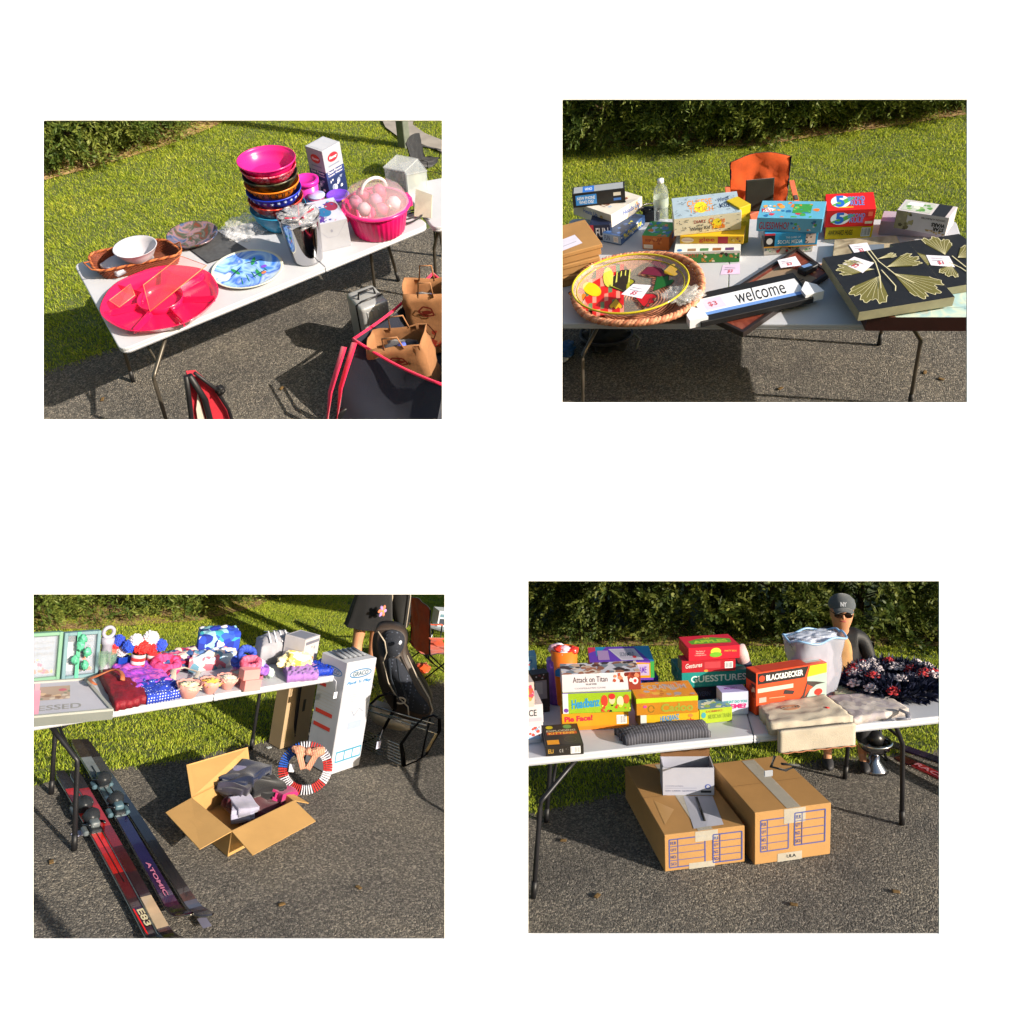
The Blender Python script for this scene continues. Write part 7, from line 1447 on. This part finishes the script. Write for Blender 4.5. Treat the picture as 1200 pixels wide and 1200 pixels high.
# striped roll
stripe = mix_tex('greystripe', ['#3c3c44', '#5c5c66', '#5c5c66', '#34343c'], 'wave', 10., .9, .4, (1, 0, 0))
clothquad(D, [(733, 874), (831, 864), (825, 851), (722, 861)], h0, .03, stripe, 'striped_cloth', 'rolled dark grey striped cloth along the table front', 'cloth', .008, 9, 5, puff=.03)
# hidden second person's forearm and sleeve, shaped as a plain roll without a body
b = D.P(866, 812, h0); mb = MB(); p0 = PV(D, 866, 757, b)-b; p1 = PV(D, 872, 776, b)-b; p2 = PV(D, 880, 795, b)-b
mb.tube([p0, p0.lerp(p1, .5), p1], [.035, .04, .036], cloth('#c8a8a8'), n=10); mb.tube([p1, p1.lerp(p2, .5)], [.038, .04], cloth('#2c3048'), n=10); mb.tube([p1.lerp(p2, .5), p2, p2-Vector((0, 0, .12))], [.036, .04, .04], cloth('#c8a8a8'), n=10)
single(D, mb, 'sleeved_forearm', 'pink and navy sleeved forearm of a hidden person between the red box and tool carton', 'forearm', b)
# seated person
b = D.P(983, 870)
n_ = D.near(b, 0); rzp = math.atan2(n_.x, -n_.y)
t = thing(D, 'person', 'person in a grey cap, sunglasses and black jacket seated behind the table', 'person', b, rzp+.12); t.matrix_world = t.matrix_world@Matrix.Scale(.84, 4)
N = [((0, .05, .52), (.16, .13)), ((0, .08, .68), (.14, .105)), ((0, .09, .85), (.13, .09)), ((0, .07, .96), (.07, .06)), ((0, .045, 1.0), .056), ((0, .0, 1.07), (.078, .088)), ((0, .0, 1.16), (.108, .128)), ((0, .02, 1.25), (.1, .115))]; E = [(i, i+1) for i in range(7)]
for s in (-1, 1):
    i = len(N); N += [((s*.1, -.08, .5), .085), ((s*.13, -.42, .5), .06), ((s*.13, -.44, .3), .052), ((s*.13, -.38, .09), .036), ((s*.14, -.48, .04), .032)]; E += [(0, i)]+[(i+j, i+j+1) for j in range(4)]
    i = len(N); N += [((s*.16, .08, .9), .045), ((s*.24, .06, .7), .042), ((s*.16, -.18, .62), .03)]; E += [(3, i), (i, i+1), (i+1, i+2)]
    hn, he = hand(t, Vector((s*.15, -.22, .6)), (-s*.2, -.9, -.2), -s); j = len(N); N += hn; E += [(i+2, j)]+[(a_+j, c_+j) for a_, c_ in he]
skin_body(N, E, 'body', SKIN, t)
face(t, Vector((0, -.022, 1.165)), 1.)
jk = C('#17181c', rough=.6, var=.2, bump=.4, bscale=60)
skin_body([((0, .06, .6), (.165, .135)), ((0, .09, .84), (.185, .13)), ((0, .06, .96), (.12, .1)), ((.18, .08, .92), .07), ((.25, .06, .7), .056), ((.19, -.1, .64), .046), ((-.18, .08, .92), .07), ((-.25, .06, .7), .056), ((-.19, -.1, .64), .046)], [(0, 1), (1, 2), (2, 3), (3, 4), (4, 5), (2, 6), (6, 7), (7, 8)], 'jacket', jk, t)
MB().blob((.09, .05, .17), cloth('#b88c5c'), 2, .06, 2, 4, X=Matrix.Translation((.0, -.03, .8))).build('shirt', t)
skin_body([((0, .05, .5), (.17, .14)), ((.1, -.1, .5), .095), ((.13, -.42, .5), .072), ((.13, -.43, .2), .06), ((-.1, -.1, .5), .095), ((-.13, -.42, .5), .072), ((-.13, -.43, .2), .06)], [(0, 1), (1, 2), (2, 3), (0, 4), (4, 5), (5, 6)], 'trousers', cloth('#15171d'), t)
for s in (-1, 1): MB().blob((.045, .12, .04), plast('#2c2c30', .6), 2, .05, 2, 3, flat=-.6, X=Matrix.Translation((s*.135, -.46, .035))).build('shoe', t)
hair = C('#3c281c', rough=.7, var=.3, scale=60, bump=.6); MB().blob((.086, .1, .105), hair, 3, .08, 4, 4, X=Matrix.Translation((0, .065, 1.19))).build('hair', t)
cp = cloth('#4c5258'); mb = MB(); mb.lathe([(.098, 0), (.1, .02), (.09, .06), (.06, .092), (.02, .104), (.001, .105)], cp, 36, sx=1.08, sy=1.2, X=Matrix.Translation((0, .005, 1.215))@Matrix.Rotation(.06, 4, 'X')); mb.build('cap', t)
mb = MB(); mb.sheet(.15, .085, .005, cp, 1, .001, 4, 14, 8, X=Matrix.Translation((0, -.15, 1.226))@Matrix.Rotation(.12, 4, 'X'), drape=lambda x, y, z: (x*(1-.25*max(0, -y/.05)), y, z-3.2*x*x)); mb.build('cap_brim', t)
MB().deco((-.024, -.124, 1.25), (.048, 0, 0), (0, .016, .034), [('t', 'NY', 0, 0, 1, 1, '#b8bcc4', {'b': .04})]).build('cap_emblem', t)
mb = MB(); gls = plast('#241610', .06)
for s in (-1, 1): mb.blob((.034, .012, .025), gls, 1, 0, 1, 3, X=Matrix.Translation((s*.038, -.122, 1.176)))
mb.tube([(-.07, -.108, 1.184), (0, -.13, 1.186), (.07, -.108, 1.184)], .0035, gls, n=5)
for s in (-1, 1): mb.tube([(s*.07, -.108, 1.184), (s*.1, .0, 1.184)], .003, gls, n=5)
mb.build('sunglasses', t)
camp_chair(D, b+Vector((0, .03, 0)), rzp+.12, 'dark camping chair under the seated person in the cap', '#22242a', k=.84, backh=.8)
# cartons under the table
tape = C('#b8b4a8', rough=.25, var=.1, alpha=.75, coat=.5)
grid_ = lambda x0, y0, x1, y1: [('l', [(x0, y0), (x1, y0), (x1, y1), (x0, y1), (x0, y0)], .007, '#46508c')]+[('l', [(x0, y0+(y1-y0)*k/4), (x1, y0+(y1-y0)*k/4)], .004, '#46508c') for k in (1, 2, 3)]+[('l', [(x0+(x1-x0)*.24, y0), (x0+(x1-x0)*.24, y1)], .004, '#46508c')]+[('t', w_, x0+(x1-x0)*.04, y0+(y1-y0)*(.07+.25*k), x0+(x1-x0)*.2, y0+(y1-y0)*(.18+.25*k), '#46508c') for k, w_ in enumerate(('SO', 'NO.', 'QTY', 'FLR'))]
def carton(pl, pr, yt, back, label, front, top, left=[]):
    c_, rz, w_, d_, H_ = placebox(D, .005, pl, pr, yt, back); t = thing(D, 'cardboard_box', label, 'cardboard box', c_, rz, None); kb = cboard('#a87f4c'); mb = MB(); mb.box((0, 0, H_/2), (w_, d_, H_), kb, bev=.004); mb.faces(w_, d_, 0, H_, {'front': front, 'top': top, 'left': left}); mb.build('box_body', t)
    mb = MB(); mb.deco((-w_/2, -d_/2, H_+.001), (w_, 0, 0), (0, d_, 0), [('r', .42, 0, .6, .97, tape)]); mb.deco((-w_/2, -d_/2-.001, 0), (w_, 0, 0), (0, 0, H_), [('r', .38, .72, .66, .999, tape), ('r', .3, .0, .62, .16, tape)]); mb.build('packing_tape', t)
    print('CARTON', w_, d_, H_); return t, .005+H_, (c_, rz, w_, d_, H_)
_, H1, cc = carton((779, 1022), (873, 1010), 979, (761, 895), 'left brown cardboard box under the table with a white carton on it', grid_(.06, .1, .5, .86)+grid_(.6, .1, .96, .86), [('l', [(0, .5), (1, .5)], .003, '#7c5c34'), ('p', [(.08, .12), (.3, .3), (.12, .45)], '#b48c58')], [])
_, H2, _ = carton((884, 1014), (973, 1001), 953, (849, 893), 'right brown cardboard box under the table with blue printed grids', grid_(.08, .24, .44, .84)+grid_(.52, .28, .92, .9)+[('t', 'ULA', .42, .06, .54, .12, '#2c2c30')], [('l', [(0, .5), (1, .5)], .003, '#7c5c34')], [])
c_, rz, w_, d_, H_ = placebox(D, H1, (777, 932), (837, 932), 900, (782, 886)); t = thing(D, 'open_carton', 'open white carton with a blue seal on top of the left cardboard box', 'carton', c_, rz); wm_ = paper('#a8aaba'); mb = MB()
for x, y, a_, b_ in ((0, -1, w_, .006), (0, 1, w_, .006), (-1, 0, .006, d_), (1, 0, .006, d_)): mb.box((x*(w_/2-.003), y*(d_/2-.003), H_/2+.002*abs(x)), (a_, b_-.012*abs(x), H_), wm_)
mb.box((0, 0, .004), (w_-.02, d_-.02, .006), cboard('#6c4c30')); mb.deco((-w_/2, -d_/2-.001, 0), (w_, 0, 0), (0, 0, H_), [('e', .88, .32, .055, .09, '#4858a8'), ('e', .88, .32, .035, .06, '#a8aaba'), ('r', .74, .1, .94, .18, '#20242c'), ('t', 'sustainable packaging', .05, .32, .4, .37, '#8486a0'), ('l', [(.05, .27), (.66, .27)], .002, '#6c7090'), ('t', 'SIZE  LARGE  QUANTITY', .05, .14, .66, .19, '#6c7090')]); mb.build('carton_body', t)
mb = MB(); mb.box((0, 0, 0), (w_*.98, .005, .12), cboard('#7c5838'), X=Matrix.Translation((0, d_/2-.01, H_+.05))@Matrix.Rotation(.15, 4, 'X')); mb.build('flap', t)
q = [D.P(x, y, H1+.002) for x, y in ((813, 971), (828, 969), (848, 966), (835, 933), (801, 933))]; c = sum(q, Vector())/5; mb = MB(); mb.add([(p-c)+Vector((0, 0, .003*(i % 2))) for i, p in enumerate(q)], [(0, 1, 2, 3, 4)], paper('#a8aab8')); mb.add([(p-c)*.999+Vector((0, 0, -.001)) for i, p in enumerate(q)], [(4, 3, 2, 1, 0)], paper('#a8aab8'))
a_ = [D.P(x, y, H1+.008)-c for x, y in ((816, 934), (826, 962))]; mb.tube(a_, .007, plast('#181818'), n=4, flat=.3); single(D, mb, 'packing_slip', 'white packing slip with a black bar on the left cardboard box', 'paper', c)
# metal urn and skis on the right
b, r = circ(D, 0, 1010, 1038, 902); k = D.W(1002, 1040, 880, .2)/2; t = thing(D, 'metal_urn', 'polished metal urn with a rim ring under the right side of the table', 'urn', b); ch = metalm('#8c8c94', .12); hu_ = D.H(b, 856)
MB().lathe([(.001, 0), (k*.9, 0), (k*.85, .02), (k*.35, hu_*.25), (k*.3, hu_*.45), (.001, hu_*.45)], ch, 40).build('foot', t)
MB().lathe([(.001, hu_*.42), (k*.5, hu_*.44), (k*.92, hu_*.58), (k, hu_*.7), (k*.95, hu_*.72), (k*.5, hu_*.6), (.001, hu_*.55)], ch, 40).build('bowl', t)
MB().tube([(k*math.cos(a*PI/18), k*math.sin(a*PI/18), hu_*.72) for a in range(36)], .012, metalm('#c8c8c8', .1), closed=True).lathe([(.001, hu_*.7), (k*.5, hu_*.7), (k*.6, hu_*.85), (k*.3, hu_*.98), (.001, hu_)], plast('#1c1c1e', .3), 30).build('rim', t)
s5 = ski((1030, 868), (1185, 925), .085, ['#201c28', '#2c2038', '#201c2c', '#3c3850', '#282038'], 'dark purple ski lying under the right end of the table', curl=.03, group=None)
s6 = ski((1052, 888), (1170, 948), .085, ['#3c1018', '#8c1c24', '#6c1420', '#a8303c', '#5c1018'], 'dark red ski with pale lettering under the right end of the table', curl=.03, group=None, text=[('RACE', .2, .5, .25, .75, '#a86c74')])
